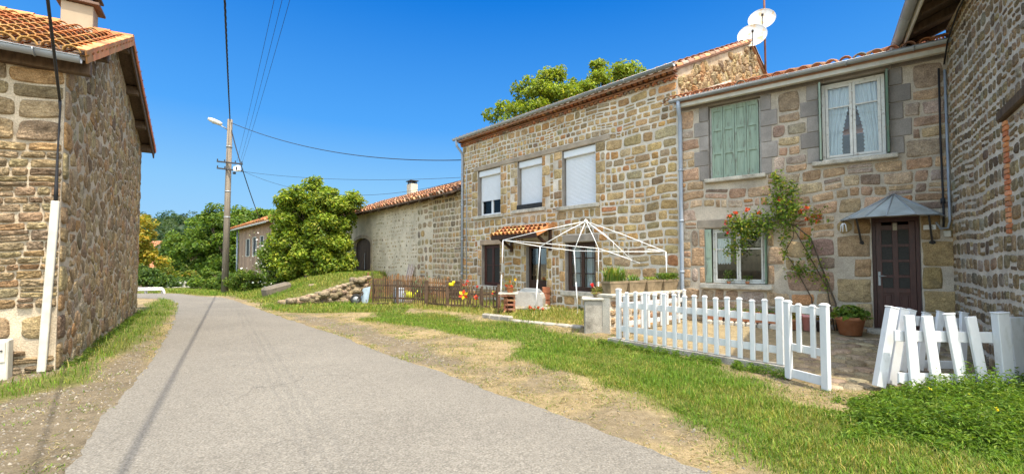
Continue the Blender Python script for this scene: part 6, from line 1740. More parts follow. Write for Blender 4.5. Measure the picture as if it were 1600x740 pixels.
# hanging white chime at the porch roof
q = COT.at(COT.uv(1318, 345, .3)[0], 0, .25); zc = bv
t = thing('wind_chime', (q.x, q.y, zc-.1), 'little white wind chime hanging from the left corner of the glass porch roof', 'wind chime')
m = MB(); m.tube([(q.x, q.y, zc), (q.x, q.y, zc-.08)], .004, 4); m.build('cord', MT['cable'], t)
for k in range(5):
    m = MB(); a = k*1.256; x, y = q.x+.04*math.cos(a), q.y+.04*math.sin(a); m.tube([(x*.3+q.x*.7, y*.3+q.y*.7, zc-.07), (x, y, zc-.10), (x+.02*math.cos(a), y+.02*math.sin(a), zc-.24)], .011, 5); m.build('tube', MT['white_pvc'], t)

# ------------------------------------------------ climbing vine
vr = COT.at(COT.uv(1308, 520, .12)[0], 0, .12); vr.z = gz(vr.x, vr.y)
t = thing('climbing_vine', vr, 'climbing vine with orange red trumpet flowers arching over the cottage window', 'vine')
def cp(x, y, w): u, v = COT.uv(x, y, w); return COT.at(u, v, w)
stems = [([vr, cp(1306, 474, .1), cp(1284, 417, .15), cp(1267, 372, .2), cp(1242, 352, .25), cp(1222, 346, .28), cp(1190, 352, .3), cp(1168, 372, .3)], .020),
         ([vr+Vector((-.05, 0, 0)), cp(1292, 448, .08), cp(1255, 383, .1), cp(1238, 352, .15), cp(1228, 318, .18), cp(1216, 290, .2)], .014),
         ([cp(1272, 500, .1), cp(1268, 465, .08), cp(1239, 412, .1), cp(1226, 394, .12), cp(1240, 370, .15), cp(1240, 345, .2)], .013),
         ([cp(1222, 346, .28), cp(1226, 360, .3), cp(1219, 385, .3)], .008), ([cp(1188, 352, .3), cp(1183, 375, .32), cp(1166, 394, .34)], .009), ([cp(1242, 352, .25), cp(1262, 340, .3), cp(1280, 340, .3)], .007)]
m = MB()
for pts_, r in stems: m.tube(pts_, [r*(1-.5*i/len(pts_)) for i in range(len(pts_))], 7)
m.build('stem', MT['bark'], t)
Cs = []
def blob(x, y, w, rx, ry, n):
    c = np.array(cp(x, y, w)); s = 9.6/F
    k = 9; sub = nrg.normal(size=(k, 2))*np.array([rx, ry])*.55
    for j in range(k):
        d = nrg.normal(size=(n//k, 3)); uu = (sub[j, 0]+d[:, :1]*rx*.33)*s; vv = (sub[j, 1]+d[:, 1:2]*ry*.33)*s
        Cs.append(c+np.array(COT.d)*uu+np.array([0, 0, 1.0])*vv+np.array(COT.n)*np.abs(d[:, 2:3])*.10)
blob(1219, 306, .18, 16, 20, 420); blob(1214, 325, .24, 30, 14, 520); blob(1178, 346, .28, 30, 20, 620); blob(1157, 366, .3, 22, 25, 560); blob(1215, 284, .16, 7, 14, 110)
blob(1262, 330, .22, 16, 9, 70); blob(1232, 372, .2, 10, 28, 220); blob(1250, 425, .12, 16, 16, 160); blob(1262, 385, .2, 10, 22, 110); blob(1285, 430, .15, 8, 26, 70); blob(1275, 345, .25, 10, 9, 50); blob(1150, 345, .3, 10, 14, 120)
C = np.concatenate(Cs); V, Fq, T = leaves(C, .07, pick_tints([(3, (.12, .20, .025)), (2.4, (.21, .26, .03)), (2, (.08, .14, .02)), (.5, (.36, .30, .05))], len(C)), up=.2, droop=.15, out=np.tile(np.array(COT.n)*.6, (len(C), 1))); np_mesh('foliage', V, Fq, MT['leaf'], T, t)
for (x, y, w) in ((1134, 348, .36), (1140, 338, .36), (1137, 362, .36), (1150, 332, .36), (1168, 327, .36), (1218, 311, .32), (1250, 330, .3), (1262, 342, .3), (1270, 338, .3), (1281, 338, .3), (1276, 346, .3), (1259, 325, .3), (1186, 332, .36)):
    flower(t, cp(x, y, w), .055, (.66, .10, .025) if rng.random() < .6 else (.60, .03, .04), 22, 'flower')

# ------------------------------------------------ aerial, dishes
mp_ = SIDE.at(SIDE.uv(1188.5, 60)[0], 0, .12); u_m = (mp_-SIDE.O).dot(SIDE.d)
am = thing('aerial_mast', SIDE.at(u_m, 7.6, .12), 'rusty red aerial mast on the gable above the cottage roof', 'mast')
m = MB(); m.tube([SIDE.at(u_m, 7.4, .14), SIDE.at(u_m, 12.2, .14)], .035, 8); m.build('pole', MT['rust'], am)
for v in (8.0, 8.8):
    m = MB(); m.bar(SIDE.at(u_m, v, .0), SIDE.at(u_m, v, .16), .04, .05); m.build('clamp', MT['iron'], am)
def dish(c, r, axis, label, lean):
    t = thing('satellite_dish', c, label, 'satellite dish'); axis = Vector(axis).normalized(); m = MB()
    prof = [(r*k/7, .20*r*(k/7)**2) for k in range(8)]; back = [(rr_, h-.012) for rr_, h in prof[::-1]]
    m.lathe(c, prof+[(r*1.01, .20*r+.004)]+back, 32, axis); m.build('reflector', MT['dish'], t)
    m = MB(); dn = Vector((0, 0, -1)); lo = c+(dn-axis*dn.dot(axis)).normalized()*r*.95+axis*.2*r; f = c+axis*r*.95-Z*r*.25
    m.tube([c-axis*.05-Z*r*.5, lo, lo.lerp(f, .5), f], .014, 6); m.build('arm', MT['iron'], t)
    m = MB(); m.lathe(f, [(0, -.05), (.035, -.05), (.04, .0), (.03, .07), (0, .07)], 10, (c-f)); m.build('receiver', MT['iron'], t)
    m = MB(); m.tube([c-axis*.02, c-axis*.22, lean], .025, 7); m.build('bracket', MT['iron'], t)
d2 = P(1190, 32.5, mp_.y-.25); d1_ = P(1175, 58, mp_.y-.75)
dish(d2, .435, (-.42, -.86, .28), 'upper white satellite dish clamped to the rusty mast', Vector((mp_.x, mp_.y, d2.z-.05)))
dish(d1_, .455, (-.42, -.86, .28), 'lower white satellite dish overlapping the gable top below the other dish', SIDE.at((d1_-SIDE.O).dot(SIDE.d), d1_.z-.45, .02))

# ------------------------------------------------ utility pole, lamp, cables
pb_z = P(351, 457, 24.5); ptop = P(359.5, 187, 24.5); pg_ = gz(pb_z.x, pb_z.y)
up_ = thing('utility_pole', (pb_z.x, pb_z.y, pg_), 'tall grey wooden utility pole beside the far bend of the road', 'utility pole')
m = MB(); m.tube([Vector((pb_z.x, pb_z.y, pg_-.3)), pb_z.lerp(ptop, .5), ptop], [.175, .15, .125], 14); m.build('post', MT['pole'], up_)
arms = []
for (x0, y0, x1, y1) in ((339, 252, 379, 256.5), (339, 262.5, 380, 267.5)):
    a, b = P(x0, y0, 24.3), P(x1, y1, 24.3); m = MB(); m.bar(a, b, .07, .08, bev=.01); am_ = m.build('crossarm', MT['iron'], up_); arms.append((a, b))
    for s in (.02, .3, .72, .97):
        m = MB(); q = a.lerp(b, s); m.lathe(q+Z*.04, [(.02, 0), (.035, .03), (.02, .06), (.035, .09), (.0, .12)], 8); m.build('insulator', MT['rubber'], am_)
m = MB(); q = P(369.5, 264, 24.15); m.box(q, .24, .2, .26, bev=.02); m.box(q+Vector((.1, 0, .04)), .18, .2, .3, bev=.02); m.build('junction_box', MT['white_pvc'], up_)
m = MB(); q = P(366, 270, 24.2); m.lathe(q, [(0, -.08), (.08, -.06), (.08, .04), (0, .06)], 12); m.build('coil', MT['iron'], up_)
for y in (230, 300, 340):
    m = MB(); q = P(355 + (y < 300)*2, y, 24.5); q = pb_z.lerp(ptop, (457-y)/270); m.tube([q-Z*.03, q+Z*.03], .16, 14); m.build('band', MT['zinc'], up_)
lt = P(336, 190, 24.0); l0 = P(356, 203, 24.45)
sl_ = thing('street_lamp', l0, 'pale street lamp head on a short arm near the top of the utility pole', 'street lamp')
m = MB(); m.tube([l0, P(350, 199, 24.2), P(344, 196, 24.05)], .032, 8); m.build('arm', MT['zinc'], sl_)
m = MB(); a, b = P(324.5, 185, 23.9), P(347, 194.5, 24.1); d = (b-a).normalized(); L = (b-a).length
m.lathe(a, [(0, 0), (.07, .03), (.115, .16), (.13, L*.5), (.12, L*.8), (.09, L*.97), (0, L)], 14, d); hd = m.build('lamp_head', MT['cream_fascia'], sl_)
m = MB(); m.lathe(a.lerp(b, .42)-Z*.06, [(0, -.10), (.07, -.08), (.11, -.02), (.11, .02), (0, .03)], 12, Z); m.build('diffuser', MT['canopy_glass'], hd)
def cable(pts, r, label, sag=0.0, seg=6, n=24, mt='cable'):
    pts = [Vector(p) for p in pts]; out = []
    for a, b in zip(pts, pts[1:]):
        for i in range(n): s = i/n; out.append(a.lerp(b, s)-Z*(sag*4*s*(1-s)))
    out.append(pts[-1]); m = MB(); m.tube(out, r, seg); tag(m.build('overhead_cable', MT[mt]), label, 'cable')
# twisted bundle overhead, along the road
a, b = ptop-Z*.05, Vector((.62, -1.6, 8.1)); m = MB(); n = 260
for ph in (0, 2.09, 4.19):
    pts_ = []
    for i in range(n+1):
        s = i/n; p = a.lerp(b, s)-Z*(.35*4*s*(1-s)); an = s*150+ph; d = (b-a).normalized(); x = d.cross(Z).normalized(); y = x.cross(d); pts_.append(p+x*(.015*math.cos(an))+y*(.015*math.sin(an)))
    m.tube(pts_, .016, 5)
tag(m.build('overhead_cable', MT['cable']), 'thick twisted black cable running overhead along the road from the pole top', 'cable')
e = LF.at(.03, 4.05, .10); m = MB(); e2 = Vector((.62, -1.6, 8.1)); pts_ = [e.lerp(e2, i/20)-Z*(.12*4*(i/20)*(1-i/20)) for i in range(21)]
m.tube(pts_, .017, 6); tag(m.build('overhead_cable', MT['cable']), 'black service cable dropping to the corner of the left barn', 'cable')
for k, (x, s, nm) in enumerate(((425, .78, 'leftmost of the three thin wires fanning up from the crossarm'), (437, .9, 'middle one of the three thin wires fanning up from the crossarm'), (448.5, .98, 'rightmost of the three thin wires fanning up from the crossarm'))):
    a = arms[0][0].lerp(arms[0][1], s)+Z*.12 if k == 0 else arms[0][0].lerp(arms[0][1], s)+Z*.1; b = P(x, 0, 9.0); cable([a, a+(b-a)*1.55], .0045, nm, .25, 5)
cable([ptop-Z*.15, P(722, 250, 18.05)], .018, 'dark wire sagging from the pole top to the tall house corner', .62, 6, 36)
wr = Vector((-17.7, 31.0, 4.62))
cable([ptop-Z*.25, P(380, 268, 24.3), wr], .026, 'thick dark wire falling from the pole top to the plank house', .1, 6)
cable([P(380, 268, 24.3), P(723, 277, 18.1)], .008, 'faint thin wire from the lower crossarm to the tall house', .25, 5)
cable([P(380, 267.5, 24.3), P(723, 281, 18.1)], .008, 'lowest faint wire sagging behind the round bush to the tall house', .95, 5)

# ------------------------------------------------ meter box, guard rail, far fence
q = LF.uv(23, 580)[0]; m = MB(); t = thing('meter_box', LF.at(q+.2, .0, .1), 'small pale electricity meter box at the foot of the left barn wall', 'meter box')
m.pbox(LF, q, -.05, q+.36, .54, .075, .27, bev=.012); m.build('body', MT['cream_fascia'], t)
m = MB(); m.pbox(LF, q+.025, .24, q+.335, .52, .272, .285, bev=.005); m.build('door', MT['cream_fascia'], t)
m = MB(); m.tube([LF.at(q+.06, .40, .285), LF.at(q+.06, .40, .297)], .012, 8); m.build('lock', MT['iron'], t)
ga, gb_ = P(190, 452, 21.6), P(254, 451, 22.0); t = thing('guard_rail', (gb_.x, gb_.y, gz(gb_.x, gb_.y)), 'low white steel guard rail at the far bend behind the left barn', 'guard rail')
m = MB(); d = (gb_-ga).normalized()
for dz in (-.045, .045): m.tube([ga+Z*dz, gb_+Z*dz], .042, 8)
m.build('rail', MT['white_worn'], t)
for s in (.55, .96):
    q = ga.lerp(gb_, s); m = MB(); m.bar(Vector((q.x, q.y+.1, gz(q.x, q.y)-.1)), Vector((q.x, q.y+.1, q.z)), .10, .08, up=(0, 1, 0)); m.build('post', MT['cream_fascia'], t)
m = MB(); m.tube([gb_, gb_+Vector((.12, -.05, -.12)), gb_+Vector((.22, -.1, -.45))], [.05, .045, .035], 8); m.build('end_piece', MT['white_worn'], t)
fa, fb = P(264, 443.5, 28.0), P(312, 440, 28.5); zf = EYE-38/690*28; t = thing('rail_fence', (fb.x, fb.y, gz(fb.x, fb.y)), 'white wooden rail fence in front of the far dark trees', 'fence')
for dz in (0, -.28):
    m = MB(); m.bar(fa+Z*dz, fb+Z*dz, .05, .12, bev=.01); m.build('rail', MT['white_worn'], t)
for s in (.0, .48, 1):
    q = fa.lerp(fb, s); m = MB(); m.bar(Vector((q.x, q.y, gz(q.x, q.y)-.2)), q+Z*.12, .15, .12, up=(0, 1, 0), bev=.01); m.build('post', MT['white_worn'], t)

# ------------------------------------------------ plank house behind the bush
WP = Plane((-22.3, 36.0), (.686, -.728), (-.728, -.686)); WLn = 9.5
ph = thing('plank_house', WP.at(0, 0), 'old house of vertical grey planks on stone base half hidden behind the bush', 'house')
m = MB(); slots = [WP.rect(385, 374, 389.5, 400), WP.rect(395.5, 371, 400, 399), WP.rect(407, 369, 411.5, 397)]
ET = 4.45; m2 = MB()
m2.pbox(WP, 0, -3, WLn, .78, -.25, .02, bev=.02); m2.build('stone_base', MT['mortar_lime'], ph)
k = 0; u = 0; rr = random.Random(91)
while u < WLn:
    wd = .20+.08*rr.random(); tt = .85+.4*rr.random()
    segs = [(.75, ET)]
    for s in slots:
        if s[0] < u+wd and s[2] > u: segs = [(.75, s[1]), (s[3], ET)]
    for a, b in segs: m.pbox(WP, u+.004, a, min(u+wd-.004, WLn), b, -.06, .0+.012*(k % 2), tint=(tt*1.15, tt, tt*.9))
    u += wd; k += 1
m.build('wall', MT['grey_wood'], ph)
for s in slots:
    f_ = MB(); frame_rect(f_, WP, s[0]-.03, s[1]-.03, s[2]+.03, s[3]+.03, -.03, .03, .035); wn = f_.build('window', MT['white_worn'], ph)
    f_ = MB(); f_.pbox(WP, s[0], s[1], s[2], s[3], -.05, -.03); f_.build('pane', MT['iron'], wn)
m = MB()
WS = Plane(WP.at(0, 0)[:2], (-WP.n)[:2], (-WP.d)[:2]); wall_face(m, WS, [(0, ET), (3.5, ET+1.5), (7, ET)], [], v_bot=-3); WS2 = Plane(WP.at(WLn, 0)[:2], (-WP.n)[:2], WP.d[:2]); wall_face(m, WS2, [(0, ET), (3.5, ET+1.5), (7, ET)], [], v_bot=-3)
WS3 = Plane(WP.at(0, 0, -7)[:2], WP.d[:2], (-WP.n)[:2]); wall_face(m, WS3, [(0, ET), (WLn, ET)], [], v_bot=-3); m.build('back_wall', MT['render'], ph)
m = MB(); prism(m, [WP.at(-.3, ET-.05, .5), WP.at(WLn+.3, ET-.05, .5), WP.at(WLn+.3, ET+1.66, -3.5), WP.at(-.3, ET+1.66, -3.5)], (0, 0, -.08), 1); prism(m, [WP.at(-.3, ET-.05, -7.5), WP.at(WLn+.3, ET-.05, -7.5), WP.at(WLn+.3, ET+1.66, -3.5), WP.at(-.3, ET+1.66, -3.5)], (0, 0, -.08), 1)
tile_roof(m, WP.at(-.35, ET-.03, .55), WP.d, (-WP.n*4+Z*1.71).normalized(), WLn+.7, 4.3, rr, PAL_ORANGE, cw=.26, rl=.45); m.build('roof', [MT['tile'], MT['grey_wood']], ph)
m = MB(); m.pbox(WP, -.35, ET-.17, WLn+.3, ET-.07, .50, .54); m.build('fascia', MT['cream_fascia'], ph)
m = MB(); m.tube([WP.at(-.02, ET-.15, .10), WP.at(-.02, -.5, .10)], .06, 8); m.build('downpipe', MT['zinc_pipe'], ph)

# ------------------------------------------------ far house and hill
def small_house(name, c, ang, L, D, H, rh, label, wallm, pal):
    t = thing(name, c, label, 'house'); c = Vector(c); u = Vector((math.cos(ang), math.sin(ang), 0)); v = Z.cross(u); m = MB()
    b = [c+u*(x*L/2)+v*(y*D/2)-Z*3 for x, y in ((-1, -1), (1, -1), (1, 1), (-1, 1))]; tp = [p+Z*(H+3) for p in b]; r0, r1 = (tp[0]+tp[3])/2+Z*rh, (tp[1]+tp[2])/2+Z*rh
    m.add(b+tp+[r0, r1], [(0, 1, 5, 4), (2, 3, 7, 6), (1, 2, 6, 9, 5), (3, 0, 4, 8, 7)]); m.build('wall', wallm, t)
    m = MB(); ov = .5; pr = Plane((c-v*(D/2+ov)-u*(L/2+ov))[:2], u[:2], (-v)[:2]); sl = rh/(D/2)
    for sg in (-1, 1):
        e0, e1 = c+v*(sg*(D/2+ov))-u*(L/2+ov)+Z*(H-ov*sl), c+v*(sg*(D/2+ov))+u*(L/2+ov)+Z*(H-ov*sl); q0, q1 = c-u*(L/2+ov)+Z*(H+rh), c+u*(L/2+ov)+Z*(H+rh)
        prism(m, [e0+Z*.02, e1+Z*.02, q1+Z*.02, q0+Z*.02], (0, 0, .12), 0, (.45, .19, .09))
        if sg < 0: tile_roof(m, e0+Z*.14, u, (v*(D/2+ov)+Z*(rh+ov*sl)).normalized(), L+2*ov, math.hypot(D/2+ov, rh+ov*sl), random.Random(3), pal, cw=.5, rl=.7)
    m.build('roof', MT['tile'], t)
    for k in range(2):
        x = -L*.22+k*L*.44; w_ = Plane((c-v*(D/2))[:2], u[:2], (-v)[:2]); f_ = MB(); frame_rect(f_, w_, x-.6, c.z+.9, x+.6, c.z+2.3, .0, .06, .12); wn = f_.build('window', MT['white_worn'], t); f_ = MB(); f_.pbox(w_, x-.48, c.z+1.02, x+.48, c.z+2.18, .005, .02); f_.build('pane', MT['iron'], wn)
hp = P(250, 452, 62); small_house('village_house', (hp.x, hp.y, hp.z-.6), .55, 8.5, 7, 3.0, 2.1, 'distant beige house with red tile roof among the trees', MT['far_wall'], PAL_OLD)
hp = P(222, 420, 88); small_house('village_house', (hp.x, hp.y, hp.z), -.2, 9, 7, 3.2, 2.2, 'farther tan house half hidden by the yellow tree', MT['far_wall'], PAL_OLD)
def hill_h(x, y):
    d = np.hypot((x+225)/190, (y-360)/150); return 36*np.exp(-d*d*1.5) + 4*np.exp(-(((x+60)/150)**2+((y-420)/120)**2)) - 3
hx, hy = np.meshgrid(np.linspace(-650, 250, 46), np.linspace(120, 700, 34), indexing='ij'); HZ = hill_h(hx, hy)+4*(vnoise(hx, hy, 40, 3)-.5)
edge = np.minimum.reduce([sst((hx+650)/80), sst((250-hx)/80), sst((hy-120)/60), sst((700-hy)/80)]); HZ = HZ*edge-4*(1-edge)
I = np.arange(hx.size).reshape(hx.shape); Fq = np.stack([I[:-1, :-1], I[1:, :-1], I[1:, 1:], I[:-1, 1:]], -1).reshape(-1, 4)
tag(np_mesh('hill', np.stack([hx, hy, HZ], -1).reshape(-1, 3), Fq, mat('wooded_hillside', (.035, .055, .022), .95, .4, .05, 0), smooth=True), kind='structure')
Vs, Fs, Ts = [], [], []; bq_ = 0
for k in range(900):
    x, y = -420+nrg.random()*420, 190+nrg.random()*230
    if nrg.random() < .12: continue
    z = float(hill_h(x, y)); r = 3.0+3.2*nrg.random(); hgt = r*(.9+.7*nrg.random()); n = 190
    q = nrg.normal(size=(n, 3)); q /= np.linalg.norm(q, axis=1, keepdims=True); q[:, 2] = np.abs(q[:, 2])*1.2-.2
    t_ = np.array([.035, .072, .036]) if nrg.random() < .7 else np.array([.06, .095, .035]); t_ = t_*(.7+.6*nrg.random())
    V, Fq, T = leaves(np.array([x, y, z+hgt*.4])+q*np.array([r, r, hgt])*(.8+.25*nrg.random((n, 1))), 1.25, np.tile(t_, (n, 1))*(.8+.4*nrg.random((n, 1))), out=q, aspect=.8); Vs.append(V); Fs.append(Fq+bq_); Ts.append(T); bq_ += len(V)
tag(np_mesh('wood', np.concatenate(Vs), np.concatenate(Fs), MT['leaf'], np.concatenate(Ts)), kind='stuff')

# ------------------------------------------------ trees
rt = random.Random(101)
def gl(x, Y): p = P(x, 420, Y); return (p.x, p.y, gz(p.x, p.y))
grow('round_bush', gl(480, 22.9), [(-11.0, 24.1, 2.7, 1.95, 1.6, 2.4), (-11.1, 24.2, 4.6, 1.75, 1.4, 1.55), (-9.9, 24.2, 4.3, 1.2, 1.1, 1.5), (-12.1, 24.0, 2.2, .9, 1.0, 1.7), (-10.0, 23.8, 1.9, 1.35, 1.2, 1.6), (-9.2, 24.5, 5.1, .65, .6, .5), (-10.9, 23.6, 1.3, 1.9, 1.2, 1.0)], 'big round lime green bush between the plank house and the barn door', 'bush', GREEN_LIME, rt, 250, 200, .19, .44, .11, .5, hollow=.70, leaf_up=.5)
grow('leafy_tree', gl(368, 41), [(-26.5, 41, 3.6, 3.0, 2.6, 3.4), (-24.0, 42, 4.8, 2.4, 2.2, 2.2), (-28.0, 42, 4.4, 1.8, 1.8, 2.0)], 'dark green leafy tree right behind the utility pole', 'tree', GREEN_MID, rt, 120, 170, .30, .75, .22, hollow=.6)
grow('leafy_tree', gl(318, 44), [(-31.0, 44, 2.8, 3.2, 2.6, 3.0), (-29.2, 44.5, 4.6, 2.2, 2.0, 1.8)], 'wide dark tree with low crown behind the white rail fence', 'tree', GREEN_MID, rt, 110, 170, .30, .75, .22, hollow=.6)
grow('leafy_tree', gl(402, 47), [(-27.0, 48, 5.2, 3.2, 2.6, 2.6), (-24.5, 50, 6.0, 2.6, 2.4, 2.0)], 'tall green tree rising behind the plank house roof', 'tree', GREEN_LIME, rt, 90, 170, .32, .8, .24, hollow=.6)
grow('leafy_tree', gl(284, 52), [(-39, 53, 2.2, 3.0, 2.6, 2.8)], 'rounded mid green tree between the far house and the dark trees', 'tree', GREEN_DARK, rt, 60, 150, .34, .85, .2, hollow=.6)
grow('yellowing_tree', gl(219, 33), [(-28.2, 33, 3.3, 1.1, 1.1, 2.3), (-28.5, 33.3, 1.8, 1.7, 1.4, 1.6), (-27.6, 33.0, 4.6, .6, .6, .9)], 'yellow leaved tree just past the left barn', 'tree', YELLOWISH, rt, 70, 110, .24, .5, .12, hollow=.4)
grow('low_shrub', gl(262, 36), [(-27.6, 36, .1, 1.6, 1.3, 1.3), (-29.8, 36.5, .3, 1.8, 1.3, 1.5)], 'yellow tinged green shrub below the far house', 'shrub', [(1, (.30, .22, .03)), (2, (.20, .22, .03)), (4, (.10, .15, .025))], rt, 50, 130, .22, .5, .08, hollow=.4)
grow('low_shrub', gl(228, 28), [(-23.3, 28.5, .2, 1.7, 1.2, 1.2), (-21.4, 28.3, -.1, 1.3, 1.0, .9)], 'green shrub behind the white guard rail', 'shrub', GREEN_DARK, rt, 50, 130, .18, .42, .08, hollow=.4)
grow('low_shrub', gl(330, 28), [(-19.2, 28.0, .5, 1.0, .9, .8), (-17.9, 27.8, .4, .8, .8, .7)], 'low green shrub left of the utility pole foot', 'shrub', GREEN_MID, rt, 40, 130, .15, .36, .07, hollow=.4)
grow('low_shrub', gl(385, 24), [(-14.6, 24.3, .6, .8, .7, .7)], 'small leafy shrub at the plank house base', 'shrub', GREEN_MID, rt, 26, 130, .13, .32, .06, hollow=.4)
ws = grow('white_shrub', gl(432, 23.3), [(-12.75, 23.6, 1.5, .7, .7, 1.4), (-13.4, 23.8, .9, .7, .6, .8)], 'white flowering shrub at the left side of the round bush', 'shrub', GREEN_MID, rt, 36, 120, .12, .34, .06, hollow=.4)
n = 160; C = np.array([-12.85, 23.3, 1.6])+nrg.normal(size=(n, 3))*np.array([.5, .3, .75]); V, Fq, T = leaves(C, .10, pick_tints([(1, (.72, .72, .66))], n), aspect=.9); np_mesh('blossom', V, Fq, MT['flower'], T, ws)
grow('tall_tree', (4.0, 31, -.5), [(.1, 31, 11.6, 1.9, 1.8, 1.5), (1.9, 31, 13.1, 2.1, 2.0, 1.8), (4.0, 31.5, 13.6, 2.3, 2.0, 1.7), (6.6, 31.2, 13.9, 2.3, 2.0, 1.6), (8.6, 31.5, 14.1, 1.9, 1.5, 1.3), (4.5, 31, 11.6, 4.6, 2.6, 2.2), (2.7, 31.2, 14.9, 1.1, 1.0, .9), (6.2, 31, 15.2, 1.0, .9, .8), (8.0, 31, 15.2, .8, .8, .7)], 'tall spring green tree rising behind the roof of the tall house', 'tree', GREEN_SPRING, rt, 240, 150, .23, .55, .28, 8.0, hollow=.3, forks=11)

# ------------------------------------------------ paving inside the gate
rp_ = random.Random(111); m = MB()
pav = [(4.05, 5.75), (4.35, 6.9), (5.1, 7.9), (6.5, 8.6), (7.8, 8.5), (7.2, 6.9), (5.8, 5.9), (4.9, 5.5)]
xs = np.arange(3.8, 8.2, .30)
for x in xs:
    for y in np.arange(5.3, 9, .27):
        cx, cy = x+(rp_.random()-.5)*.12, y+(rp_.random()-.5)*.10
        if pdist(np.array([cx]), np.array([cy]), pav)[0] < .05: continue
        k = 8; r0 = .135+.03*rp_.random(); a0 = rp_.random()*6.28; z = gz(cx, cy)
        ring = [(cx+math.cos(a0+2*math.pi*i/k)*r0*(.85+.3*rp_.random()), cy+math.sin(a0+2*math.pi*i/k)*r0*(.8+.25*rp_.random())) for i in range(k)]
        ring = chaikin(ring); kk = len(ring)
        vs = [(a, b, z-.03) for a, b in ring]+[(cx+(a-cx)*.93, cy+(b-cy)*.93, z+.018) for a, b in ring]+[(cx, cy, z+.024)]
        m.add(vs, [(i, (i+1) % kk, kk+(i+1) % kk, kk+i) for i in range(kk)]+[(kk+i, kk+(i+1) % kk, 2*kk) for i in range(kk)], 0, pick([(2, (.30, .25, .18)), (2, (.36, .30, .21)), (1, (.25, .21, .16))], rp_), True)
tag(m.build('stone_paving', MT['stone']), kind='structure')

# ------------------------------------------------ grass, straw and weeds
def scatter(n, x0, x1, y0, y1): return x0+nrg.random(n)*(x1-x0), y0+nrg.random(n)*(y1-y0)
def blades_in(n, box, keep, hmin, hmax, pal_fn, w, lean=.6):
    x, y = scatter(n, *box); pr = keep(x, y); k = nrg.random(n) < pr; x, y = x[k], y[k]; pr = pr[k]
    rdist = pdist(x, y, road_poly); k = rdist < .0 + .05*nrg.random(len(x)); x, y, pr = x[k], y[k], pr[k]
    z = hz(x, y) + np.where(y < 26, (fbm(x, y, .8, 5)-.5)*.07*sst((-pdist(x, y, road_poly)-.05)/.4), 0)-.02
    cl = fbm(x, y, .55, 41); H = (hmin+(hmax-hmin)*nrg.random(len(x))**1.5)*(.45+1.1*cl)
    return blade_arrays(np.c_[x, y, z], H, pal_fn(x, y), w, lean)
G_GREEN = [(4, (.105, .19, .014)), (3, (.15, .24, .02)), (1.6, (.065, .13, .012)), (.6, (.22, .24, .04)), (.2, (.34, .27, .10))]
G_DRY = [(3, (.32, .25, .12)), (2, (.25, .21, .09)), (1, (.38, .31, .17)), (2.2, (.14, .18, .03))]
G_MIX = [(4, (.15, .21, .025)), (2, (.24, .24, .04)), (1.3, (.34, .28, .08)), (1.5, (.09, .155, .018))]
def paln(pal_a, pal_b, seed):
    def f(x, y):
        k = (fbm(x, y, .9, seed) + .25*nrg.random(len(x)) > .68)[:, None]
        return np.where(k, pick_tints(pal_b, len(x)), pick_tints(pal_a, len(x)))*(.75+.5*fbm(x, y, .35, seed+3))[:, None]
    return f
Vs, Fs, Ts = [], [], []; bo = [0]
def put(r):
    V, Fq, T = r; Vs.append(V); Fs.append(Fq+bo[0]); Ts.append(T); bo[0] += len(V)
cov = lambda i: (lambda x, y: cover(x, y)[i])
def k_lawn(x, y): c = cover(x, y); return np.clip(c[0]*(1-c[2])*((x > -3.2) | (y < 14.3)), 0, 1)*(pdist(x, y, verge_l) < 0)
put(blades_in(330000, (-2, 9.6, 2.9, 8.5), k_lawn, .03, .10, paln(G_GREEN, G_MIX, 51), .0034))
put(blades_in(170000, (-6.5, 7, 8.5, 15.5), k_lawn, .035, .11, paln(G_GREEN, G_MIX, 52), .0045))
def k_left(x, y): return sst((pdist(x, y, verge_l)+(fbm(x, y, 1.3, 3)-.5)*.5+.1)/.35)
put(blades_in(75000, (-17.5, -4.4, 4.2, 19), k_left, .04, .16, paln(G_GREEN, G_MIX, 53), .0048))
def k_bank(x, y): c = cover(x, y); return np.clip(c[0]*(x < -3.2)*(y > 14), 0, 1)*(pdist(x, y, verge_l) < 0)
put(blades_in(130000, (-19, -3, 14.3, 29), k_bank, .05, .17, paln(G_MIX, G_GREEN, 54), .0085))
def k_gard(x, y): c = cover(x, y); return c[3]*(1-c[2])*.9
put(blades_in(42000, (-6.2, 4.3, 9.3, 20), k_gard, .05, .20, paln([(3, (.34, .29, .09)), (2, (.22, .23, .05)), (1, (.42, .34, .14))], G_MIX, 55), .007))
def k_tuft(x, y): c = cover(x, y); return np.clip(1-c[0]-c[2], 0, 1)*sst((fbm(x, y, .42, 83)-.60)/.06)*(1-c[3])
put(blades_in(200000, (-9.5, 6, 2.9, 15), k_tuft, .02, .075, paln(G_GREEN, G_MIX, 57), .0036, .9))
go_ = np_mesh('grass', np.concatenate(Vs), np.concatenate(Fs), MT['grass'], np.concatenate(Ts)); tag(go_, kind='stuff')
Vs, Fs, Ts = [], [], []; bo = [0]
def k_dry(x, y): c = cover(x, y); return np.clip(1-c[0]-c[1]*.85-c[2], 0, 1)*(.2+.8*sst((fbm(x, y, .7, 61)-.38)/.2))
put(blades_in(420000, (-9, 6, 2.9, 16), k_dry, .018, .065, lambda x, y: pick_tints(G_DRY, len(x)), .0042, 1.9))
def k_edge(x, y): d = -pdist(x, y, road_poly); return np.clip(1-d/.22, 0, 1)*(vnoise(x, y, .5, 63) > .45)*.6*(d > 0)
put(blades_in(60000, (-13, 3, 3, 17), k_edge, .015, .06, lambda x, y: pick_tints(G_DRY, len(x)), .0035, 1.2))
dg = np_mesh('dry_grass', np.concatenate(Vs), np.concatenate(Fs), MT['grass'], np.concatenate(Ts)); tag(dg, kind='stuff')
